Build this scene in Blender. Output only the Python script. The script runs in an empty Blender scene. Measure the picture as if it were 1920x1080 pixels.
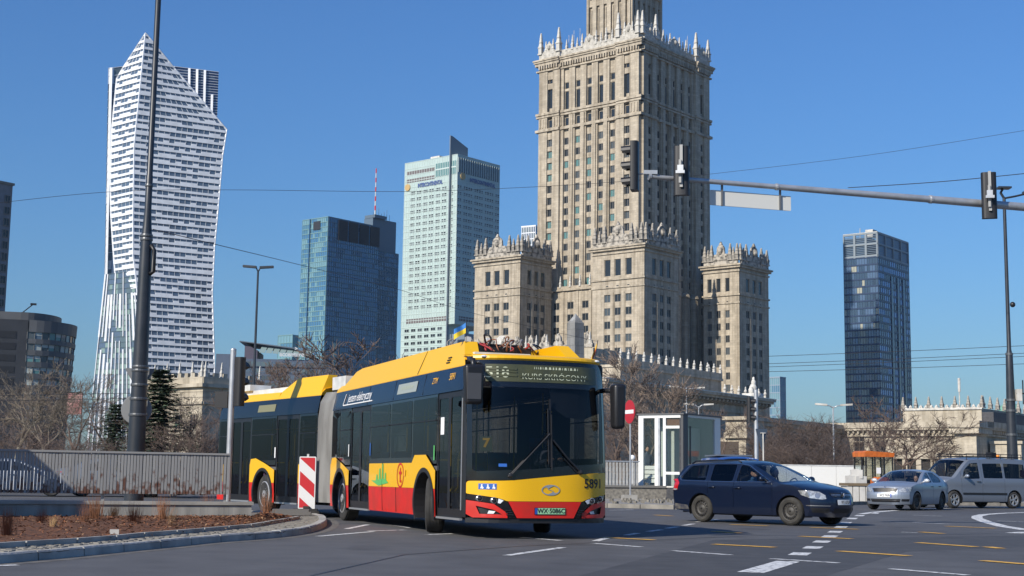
import bpy, math, random
from mathutils import Vector, Matrix, geometry
from mathutils.bvhtree import BVHTree
R = math.radians
rnd = random.Random(7)
scene = bpy.context.scene
col = scene.collection

# ---------------------------------------------------------------- camera
FPX, PITCH, ROLL, EYE = 2650.0, math.atan(355 / 2650.0), math.atan(0.0142), 1.0
_fw = Vector((0, math.cos(PITCH), math.sin(PITCH)))
_up = Vector((0, -math.sin(PITCH), math.cos(PITCH)))
_rt = Vector((1, 0, 0))
_ix = _rt * math.cos(ROLL) + _up * math.sin(ROLL)
_iu = -_rt * math.sin(ROLL) + _up * math.cos(ROLL)
cd = bpy.data.cameras.new('camera')
cam = bpy.data.objects.new('camera', cd)
col.objects.link(cam)
cam.matrix_world = Matrix(((_ix.x, _iu.x, -_fw.x, 0), (_ix.y, _iu.y, -_fw.y, 0), (_ix.z, _iu.z, -_fw.z, EYE), (0, 0, 0, 1)))
cd.sensor_width = 36.0
cd.lens = FPX / 1920 * 36.0
cd.clip_start = 0.2
cd.clip_end = 9000
scene.camera = cam

# ---------------------------------------------------------------- light
SUN_AZ, SUN_EL = R(41), R(32)      # the sun stands behind the camera, to its left
w = bpy.data.worlds.new('World')
scene.world = w
w.use_nodes = True
nt = w.node_tree
bg = nt.nodes['Background']
sky = nt.nodes.new('ShaderNodeTexSky')
sky.sky_type = 'NISHITA'
sky.sun_disc = False
sky.sun_elevation = SUN_EL
sky.sun_rotation = R(180) + SUN_AZ
sky.air_density = 1.6
sky.dust_density = 0.5
sky.ozone_density = 8.0
tint = nt.nodes.new('ShaderNodeMix')
tint.data_type = 'RGBA'; tint.blend_type = 'MULTIPLY'; tint.inputs[0].default_value = 1
tint.inputs[7].default_value = (.44, .64, .92, 1)      # a clear, deep blue spring sky, the same tint all round
nt.links.new(sky.outputs[0], tint.inputs[6])
nt.links.new(tint.outputs[2], bg.inputs[0])
bg.inputs[1].default_value = 0.097
ld = bpy.data.lights.new('sun', 'SUN')
ld.energy = 4.3
ld.angle = R(0.5)
ld.color = (1.0, 0.93, 0.82)
sun = bpy.data.objects.new('sun', ld)
col.objects.link(sun)
_s = Vector((-math.sin(SUN_AZ) * math.cos(SUN_EL), -math.cos(SUN_AZ) * math.cos(SUN_EL), math.sin(SUN_EL)))
sun.rotation_euler = _s.to_track_quat('Z', 'Y').to_euler()
sun.location = _s * 50
vs = scene.view_settings
scene.display_settings.display_device = 'sRGB'
vs.view_transform = 'Standard'
vs.look = 'None'
vs.exposure = 0.43
vs.gamma = 1.0
vs.use_curve_mapping = False

# ---------------------------------------------------------------- picture -> place
def ray(x, y):
    return _fw + _ix * ((x - 960) / FPX) - _iu * ((y - 540) / FPX)
def gr(x, y, z=0.0):                       # point of the ground seen at a pixel
    v = ray(x, y)
    return Vector((0, 0, EYE)) + v * ((z - EYE) / v.z)
def at(x, y, Y):                           # point at distance Y seen at a pixel
    v = ray(x, y)
    return Vector((0, 0, EYE)) + v * (Y / v.y)
def zat(x, y, Y):
    return at(x, y, Y).z
def pw(n, Y):                              # metres that n pixels span at distance Y
    return n * Y / FPX

# ---------------------------------------------------------------- materials
MATS = {}
def nodes(name):
    m = bpy.data.materials.new(name)
    m.use_nodes = True
    n = m.node_tree
    return m, n, n.nodes['Principled BSDF']
def C3(c): return (c[0], c[1], c[2], 1)
def mat(name, c, rough=.6, metal=0, var=0, scale=3, c2=None, bump=0, coat=0, spec=.5, emit=0, stretch=None, detail=4, contrast=(.35, .65)):
    """plain surface with optional noise between c and c2 and a fine relief"""
    if name in MATS: return MATS[name]
    m, n, p = nodes(name)
    p.inputs['Base Color'].default_value = C3(c)
    p.inputs['Roughness'].default_value = rough
    p.inputs['Metallic'].default_value = metal
    p.inputs['Specular IOR Level'].default_value = spec
    p.inputs['Coat Weight'].default_value = coat
    p.inputs['Coat Roughness'].default_value = .03
    if emit:
        p.inputs['Emission Color'].default_value = C3(c)
        p.inputs['Emission Strength'].default_value = emit
    if var or c2 or bump:
        tc = n.nodes.new('ShaderNodeTexCoord')
        src = tc.outputs['Object']
        if stretch:
            mp = n.nodes.new('ShaderNodeMapping')
            mp.inputs['Scale'].default_value = stretch
            n.links.new(src, mp.inputs[0]); src = mp.outputs[0]
        no = n.nodes.new('ShaderNodeTexNoise')
        no.inputs['Scale'].default_value = scale
        no.inputs['Detail'].default_value = detail
        n.links.new(src, no.inputs['Vector'])
        if c2 is None: c2 = tuple(max(0, x * (1 - var)) for x in c); c1 = tuple(min(1, x * (1 + var)) for x in c)
        else: c1 = c
        rp = n.nodes.new('ShaderNodeValToRGB')
        rp.color_ramp.elements[0].position, rp.color_ramp.elements[1].position = contrast
        rp.color_ramp.elements[0].color = C3(c2)
        rp.color_ramp.elements[1].color = C3(c1)
        n.links.new(no.outputs['Fac'], rp.inputs[0])
        n.links.new(rp.outputs[0], p.inputs['Base Color'])
        if bump:
            b = n.nodes.new('ShaderNodeBump')
            b.inputs['Strength'].default_value = bump
            b.inputs['Distance'].default_value = .02
            no2 = n.nodes.new('ShaderNodeTexNoise')
            no2.inputs['Scale'].default_value = scale * 6
            no2.inputs['Detail'].default_value = 5
            n.links.new(src, no2.inputs['Vector'])
            n.links.new(no2.outputs['Fac'], b.inputs['Height'])
            n.links.new(b.outputs[0], p.inputs['Normal'])
    MATS[name] = m
    return m
def stone(name, c, bw=1.5, bh=.7, v=.16, mortar=.72):
    """ashlar: faint courses plus weathering; for walls along local x or y"""
    m, n, p = nodes(name)
    L = n.links.new
    tc = n.nodes.new('ShaderNodeTexCoord')
    sp = n.nodes.new('ShaderNodeSeparateXYZ'); L(tc.outputs['Object'], sp.inputs[0])
    ad = n.nodes.new('ShaderNodeMath'); L(sp.outputs[0], ad.inputs[0]); L(sp.outputs[1], ad.inputs[1])
    cb = n.nodes.new('ShaderNodeCombineXYZ'); L(ad.outputs[0], cb.inputs[0]); L(sp.outputs[2], cb.inputs[1])
    br = n.nodes.new('ShaderNodeTexBrick')
    br.inputs['Scale'].default_value = 1
    br.inputs['Brick Width'].default_value = bw
    br.inputs['Row Height'].default_value = bh
    br.inputs['Mortar Size'].default_value = .035
    br.inputs['Color1'].default_value = C3([x * (1 + v) for x in c])
    br.inputs['Color2'].default_value = C3([x * (1 - v) for x in c])
    br.inputs['Mortar'].default_value = C3([x * mortar for x in c])
    L(cb.outputs[0], br.inputs['Vector'])
    no = n.nodes.new('ShaderNodeTexNoise'); no.inputs['Scale'].default_value = .35; no.inputs['Detail'].default_value = 8; no.inputs['Roughness'].default_value = .7
    L(tc.outputs['Object'], no.inputs['Vector'])
    rp = n.nodes.new('ShaderNodeValToRGB')
    rp.color_ramp.elements[0].position = .3; rp.color_ramp.elements[1].position = .7
    rp.color_ramp.elements[0].color = (.72, .70, .66, 1); rp.color_ramp.elements[1].color = (1.08, 1.05, 1.0, 1)
    L(no.outputs['Fac'], rp.inputs[0])
    mx = n.nodes.new('ShaderNodeMix'); mx.data_type = 'RGBA'; mx.blend_type = 'MULTIPLY'; mx.inputs[0].default_value = 1
    L(br.outputs['Color'], mx.inputs[6]); L(rp.outputs[0], mx.inputs[7])
    mp = n.nodes.new('ShaderNodeMapping'); mp.inputs['Scale'].default_value = (1, 1, .05); L(tc.outputs['Object'], mp.inputs[0])
    n3 = n.nodes.new('ShaderNodeTexNoise'); n3.inputs['Scale'].default_value = .8; n3.inputs['Detail'].default_value = 6; L(mp.outputs[0], n3.inputs['Vector'])
    r3 = n.nodes.new('ShaderNodeValToRGB'); r3.color_ramp.elements[0].position = .36; r3.color_ramp.elements[1].position = .56
    r3.color_ramp.elements[0].color = (.70, .68, .65, 1); r3.color_ramp.elements[1].color = (1.04, 1.04, 1.04, 1); L(n3.outputs['Fac'], r3.inputs[0])     # rain streaks
    m3 = n.nodes.new('ShaderNodeMix'); m3.data_type = 'RGBA'; m3.blend_type = 'MULTIPLY'; m3.inputs[0].default_value = 1; L(mx.outputs[2], m3.inputs[6]); L(r3.outputs[0], m3.inputs[7])
    L(m3.outputs[2], p.inputs['Base Color'])
    p.inputs['Roughness'].default_value = .85
    b = n.nodes.new('ShaderNodeBump'); b.inputs['Strength'].default_value = .4; b.inputs['Distance'].default_value = .08
    no2 = n.nodes.new('ShaderNodeTexNoise'); no2.inputs['Scale'].default_value = 2.5; no2.inputs['Detail'].default_value = 4
    L(tc.outputs['Object'], no2.inputs['Vector'])
    L(no2.outputs['Fac'], b.inputs['Height']); L(b.outputs[0], p.inputs['Normal'])
    MATS[name] = m
    return m
def glass(name, tint, refl=.5, rough=.02, floor=.03):
    """window glass one can look through: tinted transparency under a mirror-like surface"""
    if name in MATS: return MATS[name]
    m, n, p = nodes(name)
    L = n.links.new
    n.nodes.remove(p)
    out = n.nodes['Material Output']
    t = n.nodes.new('ShaderNodeBsdfTransparent'); t.inputs[0].default_value = C3(tint)
    g = n.nodes.new('ShaderNodeBsdfGlossy'); g.inputs['Roughness'].default_value = rough; g.inputs[0].default_value = (.9, .95, 1, 1)
    fr = n.nodes.new('ShaderNodeLayerWeight'); fr.inputs[0].default_value = .5
    po = n.nodes.new('ShaderNodeMath'); po.operation = 'POWER'; po.inputs[1].default_value = 4; L(fr.outputs['Facing'], po.inputs[0])
    ma = n.nodes.new('ShaderNodeMath'); ma.operation = 'MULTIPLY_ADD'; ma.inputs[1].default_value = refl; ma.inputs[2].default_value = floor; ma.use_clamp = True
    L(po.outputs[0], ma.inputs[0])
    mx = n.nodes.new('ShaderNodeMixShader')
    L(ma.outputs[0], mx.inputs[0]); L(t.outputs[0], mx.inputs[1]); L(g.outputs[0], mx.inputs[2])
    L(mx.outputs[0], out.inputs[0])
    MATS[name] = m
    return m

# ---------------------------------------------------------------- mesh building
class MB:
    def __init__(s, M=None): s.v = []; s.f = []; s.m = []; s.M = M
    def av(s, pts):
        b = len(s.v)
        for p in pts:
            p = Vector(p)
            s.v.append(s.M @ p if s.M else p)
        return b
    def af(s, f, mi=0): s.f.append(tuple(f)); s.m.append(mi)
    def quad(s, a, b, c, d, mi=0):
        k = s.av((a, b, c, d)); s.af((k, k + 1, k + 2, k + 3), mi)
    def box(s, x0, x1, y0, y1, z0, z1, mi=0, skip=''):
        if x1 < x0: x0, x1 = x1, x0
        if y1 < y0: y0, y1 = y1, y0
        if z1 < z0: z0, z1 = z1, z0
        k = s.av(((x0, y0, z0), (x1, y0, z0), (x1, y1, z0), (x0, y1, z0), (x0, y0, z1), (x1, y0, z1), (x1, y1, z1), (x0, y1, z1)))
        for f in ((0, 3, 2, 1), (4, 5, 6, 7), (0, 1, 5, 4), (1, 2, 6, 5), (2, 3, 7, 6), (3, 0, 4, 7)):
            s.af([k + i for i in f], mi)
        return s
    def frustum(s, cx, cy, z0, z1, a0, b0, a1, b1, mi=0):
        k = s.av([(cx + i * a0, cy + j * b0, z0) for i, j in ((-1, -1), (1, -1), (1, 1), (-1, 1))] + [(cx + i * a1, cy + j * b1, z1) for i, j in ((-1, -1), (1, -1), (1, 1), (-1, 1))])
        for f in ((0, 3, 2, 1), (4, 5, 6, 7), (0, 1, 5, 4), (1, 2, 6, 5), (2, 3, 7, 6), (3, 0, 4, 7)):
            s.af([k + i for i in f], mi)
        return s
    def tube(s, pts, r, n=8, mi=0, cap=True):
        pts = [Vector(p) for p in pts]
        rs = r if isinstance(r, (list, tuple)) else [r] * len(pts)
        rings = []
        prev = None
        for i, p in enumerate(pts):
            d = (pts[min(i + 1, len(pts) - 1)] - pts[max(i - 1, 0)])
            d = d.normalized() if d.length > 1e-9 else Vector((0, 0, 1))
            if prev is None:
                a = d.cross(Vector((0, 0, 1)) if abs(d.z) < .9 else Vector((1, 0, 0))).normalized()
            else:
                a = (prev - d * prev.dot(d)).normalized()
            prev = a
            b = d.cross(a)
            rings.append(s.av([p + (a * math.cos(t) + b * math.sin(t)) * rs[i] for t in [2 * math.pi * q / n for q in range(n)]]))
        for i in range(len(rings) - 1):
            for q in range(n):
                s.af((rings[i] + q, rings[i] + (q + 1) % n, rings[i + 1] + (q + 1) % n, rings[i + 1] + q), mi)
        if cap:
            s.af([rings[0] + q for q in reversed(range(n))], mi)
            s.af([rings[-1] + q for q in range(n)], mi)
        return s
    def lathe(s, prof, n=12, cx=0, cy=0, cz=0, mi=0, axis='z', ph=0, cap=True):
        rings = []
        for r, z in prof:
            pts = []
            for q in range(n):
                t = 2 * math.pi * q / n + ph
                a, b = r * math.cos(t), r * math.sin(t)
                pts.append((cx + a, cy + b, cz + z) if axis == 'z' else ((cx + a, cy + z, cz + b) if axis == 'y' else (cx + z, cy + a, cz + b)))
            rings.append(s.av(pts))
        for i in range(len(rings) - 1):
            for q in range(n):
                s.af((rings[i] + q, rings[i] + (q + 1) % n, rings[i + 1] + (q + 1) % n, rings[i + 1] + q), mi)
        if cap:
            s.af([rings[0] + q for q in reversed(range(n))], mi)
            s.af([rings[-1] + q for q in range(n)], mi)
        return s
    def extr(s, poly, vec, mi=0):
        vec = Vector(vec); n = len(poly)
        a = s.av(poly); b = s.av([Vector(p) + vec for p in poly])
        s.af(range(a, a + n), mi); s.af(reversed(range(b, b + n)), mi)
        for i in range(n):
            j = (i + 1) % n
            s.af((a + j, a + i, b + i, b + j), mi)
        return s
    def bar(s, p, q, wd, ht, mi=0):
        p = Vector(p); q = Vector(q); d = (q - p).normalized()
        a = d.cross(Vector((0, 0, 1)) if abs(d.z) < .95 else Vector((0, 1, 0))).normalized() * (wd / 2)
        b = a.cross(d).normalized() * (ht / 2)
        return s.extr([p + a + b, p - a + b, p - a - b, p + a - b], q - p, mi)
    def ball(s, c, r, n=10, mi=0, sc=(1, 1, 1)):
        c = Vector(c); m = max(4, n // 2 + 1); rings = []
        for i in range(1, m):
            th = math.pi * i / m
            rings.append(s.av([c + Vector((r * sc[0] * math.sin(th) * math.cos(2 * math.pi * q / n), r * sc[1] * math.sin(th) * math.sin(2 * math.pi * q / n), r * sc[2] * math.cos(th))) for q in range(n)]))
        t = s.av([c + Vector((0, 0, r * sc[2]))]); b = s.av([c - Vector((0, 0, r * sc[2]))])
        for i in range(len(rings) - 1):
            for q in range(n):
                s.af((rings[i] + q, rings[i + 1] + q, rings[i + 1] + (q + 1) % n, rings[i] + (q + 1) % n), mi)
        for q in range(n):
            s.af((t, rings[0] + q, rings[0] + (q + 1) % n), mi)
            s.af((b, rings[-1] + (q + 1) % n, rings[-1] + q), mi)
        return s
    def mesh(s, name, mats, smooth=False):
        me = bpy.data.meshes.new(name)
        me.from_pydata([tuple(v) for v in s.v], [], s.f)
        for m in (mats if isinstance(mats, (list, tuple)) else [mats]): me.materials.append(m)
        if any(s.m): me.polygons.foreach_set('material_index', s.m)
        if smooth:
            me.polygons.foreach_set('use_smooth', [True] * len(s.f))
            if smooth is not True: me.set_sharp_from_angle(angle=R(smooth))
        me.update()
        return me
    def build(s, name, mats, parent=None, smooth=False, **kw):
        return put(name, s.mesh(name, mats, smooth), parent, **kw)

def put(name, me, parent=None, loc=None, rz=None, scale=None, label=None, cat=None, group=None, kind=None):
    o = bpy.data.objects.new(name, me)
    col.objects.link(o)
    if parent is not None: o.parent = parent
    if loc is not None: o.location = loc
    if rz is not None: o.rotation_euler = (0, 0, rz)
    if scale is not None: o.scale = scale
    tag(o, label, cat, group, kind)
    return o
def tag(o, label=None, cat=None, group=None, kind=None):
    if label: o['label'] = label
    if cat: o['category'] = cat
    if group: o['group'] = group
    if kind: o['kind'] = kind
    return o
def thing(name, label, cat, loc=(0, 0, 0), rz=0, group=None):
    return put(name, None, None, loc, rz, None, label, cat, group)
def copy_tree(o, parent=None):
    c = o.copy()
    col.objects.link(c)
    if parent is not None: c.parent = parent
    for ch in [x for x in o.children]: copy_tree(ch, c)
    return c
def inpoly(x, y, poly):
    c = False; j = len(poly) - 1
    for i in range(len(poly)):
        xi, yi = poly[i]; xj, yj = poly[j]
        if (yi > y) != (yj > y) and x < (xj - xi) * (y - yi) / (yj - yi) + xi: c = not c
        j = i
    return c
def dens(poly, step):
    out = []
    for i, p in enumerate(poly):
        q = poly[(i + 1) % len(poly)]
        n = max(1, int(math.hypot(q[0] - p[0], q[1] - p[1]) / step))
        for k in range(n): out.append((p[0] + (q[0] - p[0]) * k / n, p[1] + (q[1] - p[1]) * k / n))
    return out
def rpoly(poly, r, n=4):
    """polygon with rounded corners; r one radius or one per corner"""
    out = []; N = len(poly)
    for i, p in enumerate(poly):
        rr = r[i] if isinstance(r, (list, tuple)) else r
        a = Vector(poly[i - 1]); p = Vector(p); b = Vector(poly[(i + 1) % N])
        if rr <= 0: out.append(tuple(p)); continue
        da = (a - p); db = (b - p)
        rr = min(rr, da.length * .49, db.length * .49)
        s = p + da.normalized() * rr; e = p + db.normalized() * rr
        for k in range(n + 1):
            t = k / n
            q = s * (1 - t) ** 2 + p * 2 * t * (1 - t) + e * t ** 2
            out.append((q.x, q.y))
    return out
def circ(cx, cy, r, n=20, a0=0, a1=360, ry=None):
    full = abs(a1 - a0) >= 360
    return [(cx + r * math.cos(R(a0 + (a1 - a0) * k / (n if full else n - 1))), cy + (ry or r) * math.sin(R(a0 + (a1 - a0) * k / (n if full else n - 1)))) for k in range(n)]
def sheet(outer, holes=(), fn=None, res=.2, step=None):
    """flat or curved sheet: outline and holes in 2-D, inner grid points, mapped by fn(a, b) -> 3-D"""
    step = step or res
    outer = dens(outer, step); holes = [dens(h, step) for h in holes]
    pts = []; edges = []
    for lp in [outer] + holes:
        b = len(pts); n = len(lp)
        pts += [Vector(p) for p in lp]
        edges += [(b + i, b + (i + 1) % n) for i in range(n)]
    xs = [p[0] for p in outer]; ys = [p[1] for p in outer]
    nb = len(pts)
    x = min(xs) + res * .5
    while x < max(xs):
        y = min(ys) + res * .5
        while y < max(ys):
            if inpoly(x, y, outer) and not any(inpoly(x, y, h) for h in holes):
                if all((p.x - x) ** 2 + (p.y - y) ** 2 > (res * .35) ** 2 for p in pts[:nb]): pts.append(Vector((x, y)))
            y += res
        x += res
    V, E_, F, _, _, _ = geometry.delaunay_2d_cdt(pts, edges, [], 1, 1e-6)
    F2 = []
    for f in F:
        cx = sum(V[i].x for i in f) / len(f); cy = sum(V[i].y for i in f) / len(f)
        if inpoly(cx, cy, outer) and not any(inpoly(cx, cy, h) for h in holes): F2.append(list(f))
    return [fn(v.x, v.y) for v in V], F2
def add_sheet(mb, outer, holes, fn, res=.2, mi=0, flip=False, step=None):
    V, F = sheet(outer, holes, fn, res, step)
    k = mb.av(V)
    for f in F: mb.af([k + i for i in (reversed(f) if flip else f)], mi)
    return mb
def text_mb(mb, body, size, fn, mi=0, align='CENTER', bold=0, sx=1.0, shear=0):
    """flat lettering; fn maps text (x, y) to the surface it is printed on"""
    cu = bpy.data.curves.new('lettering', 'FONT')
    cu.body = body; cu.size = size; cu.align_x = align; cu.align_y = 'CENTER'; cu.offset = bold; cu.shear = shear
    cu.resolution_u = 3
    ob = bpy.data.objects.new('lettering', cu)
    me = bpy.data.meshes.new_from_object(ob)
    k = mb.av([fn(v.co.x * sx, v.co.y) for v in me.vertices])
    for p in me.polygons: mb.af([k + i for i in p.vertices], mi)
    bpy.data.objects.remove(ob); bpy.data.curves.remove(cu); bpy.data.meshes.remove(me)
    return mb

# ---------------------------------------------------------------- shared materials
def asphalt():
    m, n, p = nodes('asphalt'); L = n.links.new
    tc = n.nodes.new('ShaderNodeTexCoord'); src = tc.outputs['Object']
    def noise(sc, det, st=(1, 1, 1), ro=.5):
        mp = n.nodes.new('ShaderNodeMapping'); mp.inputs['Scale'].default_value = st; mp.inputs['Rotation'].default_value = (0, 0, R(28)); L(src, mp.inputs[0])
        t = n.nodes.new('ShaderNodeTexNoise'); t.inputs['Scale'].default_value = sc; t.inputs['Detail'].default_value = det; t.inputs['Roughness'].default_value = ro; L(mp.outputs[0], t.inputs['Vector']); return t.outputs['Fac']
    def ramp(f, a, b, p0=.3, p1=.7):
        r = n.nodes.new('ShaderNodeValToRGB'); e = r.color_ramp.elements; e[0].position, e[1].position = p0, p1; e[0].color, e[1].color = C3(a), C3(b); L(f, r.inputs[0]); return r.outputs[0]
    def mul(a, b):
        x = n.nodes.new('ShaderNodeMix'); x.data_type = 'RGBA'; x.blend_type = 'MULTIPLY'; x.inputs[0].default_value = 1; L(a, x.inputs[6]); L(b, x.inputs[7]); return x.outputs[2]
    c = ramp(noise(1.3, 10), (.072, .072, .075), (.102, .102, .106))
    c = mul(c, ramp(noise(.22, 5, (1, .16, 1), .6), (.74, .74, .75), (1.14, 1.14, 1.12)))      # wheel tracks, worn lanes
    c = mul(c, ramp(noise(.5, 3), (.62, .62, .64), (1, 1, 1), .28, .36))                        # oil stains
    c = mul(c, ramp(noise(90, 2), (.72, .72, .72), (1.28, 1.28, 1.28)))                          # chippings
    L(c, p.inputs['Base Color']); p.inputs['Roughness'].default_value = .8
    b = n.nodes.new('ShaderNodeBump'); b.inputs['Strength'].default_value = .5; b.inputs['Distance'].default_value = .012; L(noise(70, 3), b.inputs['Height']); L(b.outputs[0], p.inputs['Normal'])
    MATS['asphalt'] = m; return m
M_ASPH = asphalt()
M_WHITE = mat('white_paint', (.62, .63, .62), .7, c2=(.42, .43, .43), scale=9, detail=6)
M_YELLOWLINE = mat('yellow_paint', (.78, .43, .06), .7, c2=(.45, .26, .06), scale=11, detail=9, contrast=(.38, .50))
M_ROADWHITE = mat('road_white_paint', (.66, .66, .64), .7, c2=(.22, .22, .23), scale=11, detail=9, contrast=(.38, .50))
M_CONC = mat('concrete', (.36, .345, .31), .9, c2=(.25, .24, .22), scale=1.4, bump=.3, detail=8)
M_STONE = stone('limestone', (.44, .39, .315), 1.5, .7, .11, .82)
M_STONE2 = stone('pale_limestone', (.48, .435, .355), 1.2, .6, .08, .86)
M_WSTONE = mat('weathered_stone', (.42, .38, .32), .9, c2=(.10, .095, .085), scale=.9, detail=8, contrast=(.36, .56))
M_WHSTONE = mat('white_stone', (.62, .60, .55), .85, c2=(.40, .38, .34), scale=1.2)
M_DARKGLASS = mat('dark_window_glass', (.022, .027, .032), .12, spec=.5)
M_TEALGLASS = mat('teal_window_glass', (.10, .22, .22), .10, spec=.5)
M_GREYGLASS = mat('grey_window_glass', (.07, .085, .095), .10, spec=.5)
M_FRAME = mat('window_frame_grey', (.20, .185, .16), .6)
M_BLACK = mat('black_plastic', (.012, .012, .014), .45)
M_RUBBER = mat('rubber', (.020, .020, .020), .85, c2=(.045, .042, .038), scale=5)
M_STEEL = mat('galvanised_steel', (.48, .49, .50), .45, .6, var=.12, scale=4)
M_POLE = mat('dark_grey_pole_paint', (.020, .025, .032), .4, c2=(.030, .034, .042), scale=3)
M_CHROME = mat('chrome', (.8, .8, .82), .12, 1)
M_WIRE = mat('wire', (.03, .03, .035), .6)
M_BARK = mat('bark', (.115, .085, .066), .95, c2=(.06, .046, .038), scale=4, stretch=(1, 1, .3))
M_PALEBARK = mat('pale_bark', (.30, .27, .20), .9, c2=(.13, .115, .09), scale=3, detail=6)
M_TWIG = mat('twig', (.115, .082, .066), .95)
# ================================================================ SETTING
g = MB(); g.quad((-1500, -300, 0), (1500, -300, 0), (1500, 2200, 0), (-1500, 2200, 0))
road = g.build('road', M_ASPH, kind='structure')

# ================================================================ BUILDING HELPERS
def bframe(name, label, px, py, Y, alpha, group=None, cat='building', P=None):
    """Empty at a building's near corner: local x runs back to the right, local y back to the left"""
    P = P or at(px, py, Y)
    o = thing(name, label, cat, (P.x, P.y, 0), R(90 - alpha), group)
    o['_a'] = 0; del o['_a']
    return o, P
def wl(P, alpha, px, py):
    r = ray(px, py); a = R(alpha)
    return (P.x * r.y - P.y * r.x) / (math.cos(a) * r.y + math.sin(a) * r.x)
def wr(P, alpha, px, py):
    r = ray(px, py); a = R(alpha)
    return (P.y * r.x - P.x * r.y) / (math.sin(a) * r.y - math.cos(a) * r.x)
def fbox(mb, F, s0, s1, z0, z1, o0, o1, mi=0):
    if F == 'L': mb.box(-o1, -o0, s0, s1, z0, z1, mi)
    else: mb.box(s0, s1, -o1, -o0, z0, z1, mi)
def fpt(F, s, z, o):
    return Vector((-o, s, z)) if F == 'L' else Vector((s, -o, z))
def window_mesh(name, w_, h_, glassm, framem=None, mull=1, trans=0, rev=.12):
    """window for a face looking along -x, centred, sill at z 0"""
    mb = MB()
    t = min(.14, w_ * .08)
    mb.quad((-.02, -w_ / 2, 0), (-.02, -w_ / 2, h_), (-.02, w_ / 2, h_), (-.02, w_ / 2, 0), 1)
    for y0, y1, z0, z1 in ((-w_ / 2, -w_ / 2 + t, 0, h_), (w_ / 2 - t, w_ / 2, 0, h_)): mb.box(-rev, 0, y0, y1, z0, z1)
    mb.box(-rev, 0, -w_ / 2 + t, w_ / 2 - t, 0, t); mb.box(-rev, 0, -w_ / 2 + t, w_ / 2 - t, h_ - t, h_)
    for k in range(mull): 
        y = -w_ / 2 + w_ * (k + 1) / (mull + 1); mb.box(-rev * .8, 0, y - t * .4, y + t * .4, t, h_ - t)
    if trans: mb.box(-rev * .8, 0, -w_ / 2 + t, w_ / 2 - t, h_ * trans - t * .4, h_ * trans + t * .4)
    return mb.mesh(name, [framem or M_FRAME, glassm])
def put_window(me, parent, F, s, z, o, name='window'):
    return put(name, me, parent, fpt(F, s, z, o), 0 if F == 'L' else R(90))
def curtain(parent, F, s0, s1, z0, z1, ns, nz, gmats, weights, rib, vrib=.12, hrib=.3, o=0.0, seed=1, tilt=.03, vstep=1, name='glass_pane'):
    r = random.Random(seed); mb = MB(); ds = (s1 - s0) / ns; dz = (z1 - z0) / nz
    ids = list(range(len(gmats)))
    for j in range(nz):
        run = None
        for i in range(ns):
            if run is None or r.random() < .6: run = r.choices(ids, weights)[0]
            t = r.uniform(-tilt, tilt); t2 = r.uniform(-tilt, tilt)
            a = fpt(F, s0 + i * ds, z0 + j * dz, o + t); b = fpt(F, s0 + (i + 1) * ds, z0 + j * dz, o + t2)
            c = fpt(F, s0 + (i + 1) * ds, z0 + (j + 1) * dz, o - t); d = fpt(F, s0 + i * ds, z0 + (j + 1) * dz, o - t2)
            if F == 'L': mb.quad(b, a, d, c, run)
            else: mb.quad(a, b, c, d, run)
    mb.build(name, gmats, parent, kind='stuff')
    if hrib:
        m2 = MB()
        for j in range(nz + 1): fbox(m2, F, s0, s1, z0 + j * dz - hrib / 2, z0 + j * dz + hrib / 2, o - .1, o + .16)
        m2.build('floor_band', rib, parent, kind='stuff')
    if vrib:
        m2 = MB()
        for i in range(0, ns + 1, vstep): fbox(m2, F, s0 + i * ds - vrib / 2, s0 + i * ds + vrib / 2, z0, z1, o - .1, o + .13)
        m2.build('mullion', rib, parent, kind='stuff')

def pinnacle_mesh(name, m, h=1.0, tiers=3, fat=.11):
    mb = MB(); z = 0; a = fat
    mb.box(-a * 1.25, a * 1.25, -a * 1.25, a * 1.25, 0, .06 * h)
    mb.box(-a, a, -a, a, .06 * h, .32 * h)
    mb.box(-a * 1.25, a * 1.25, -a * 1.25, a * 1.25, .32 * h, .36 * h)
    zs = [.36, .58, .78]
    for k in range(tiers):
        b0 = a * (1 - .24 * k); b1 = b0 * .66
        mb.frustum(0, 0, zs[k] * h, (zs[k] + .19) * h, b0, b0, b1, b1)
        mb.box(-b1 * 1.2, b1 * 1.2, -b1 * 1.2, b1 * 1.2, (zs[k] + .19) * h, (zs[k] + .205) * h) if k < 2 else None
    mb.ball((0, 0, .985 * h), a * .5, 6)
    return mb.mesh(name, m)
PIN_W = pinnacle_mesh('pinnacle', M_WHSTONE, fat=.088)
PIN_D = pinnacle_mesh('pinnacle', M_WSTONE, fat=.14)
def finial_mesh():
    mb = MB()
    mb.box(-.3, .3, -.3, .3, 0, .5); mb.frustum(0, 0, .5, .9, .22, .22, .34, .34)
    mb.lathe([(.12, .9), (.34, 1.1), (.36, 1.35), (.2, 1.6), (.12, 1.75), (.2, 1.9), (.02, 2.3)], 8)
    return mb.mesh('finial', M_WHSTONE)
FIN = finial_mesh()
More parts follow.
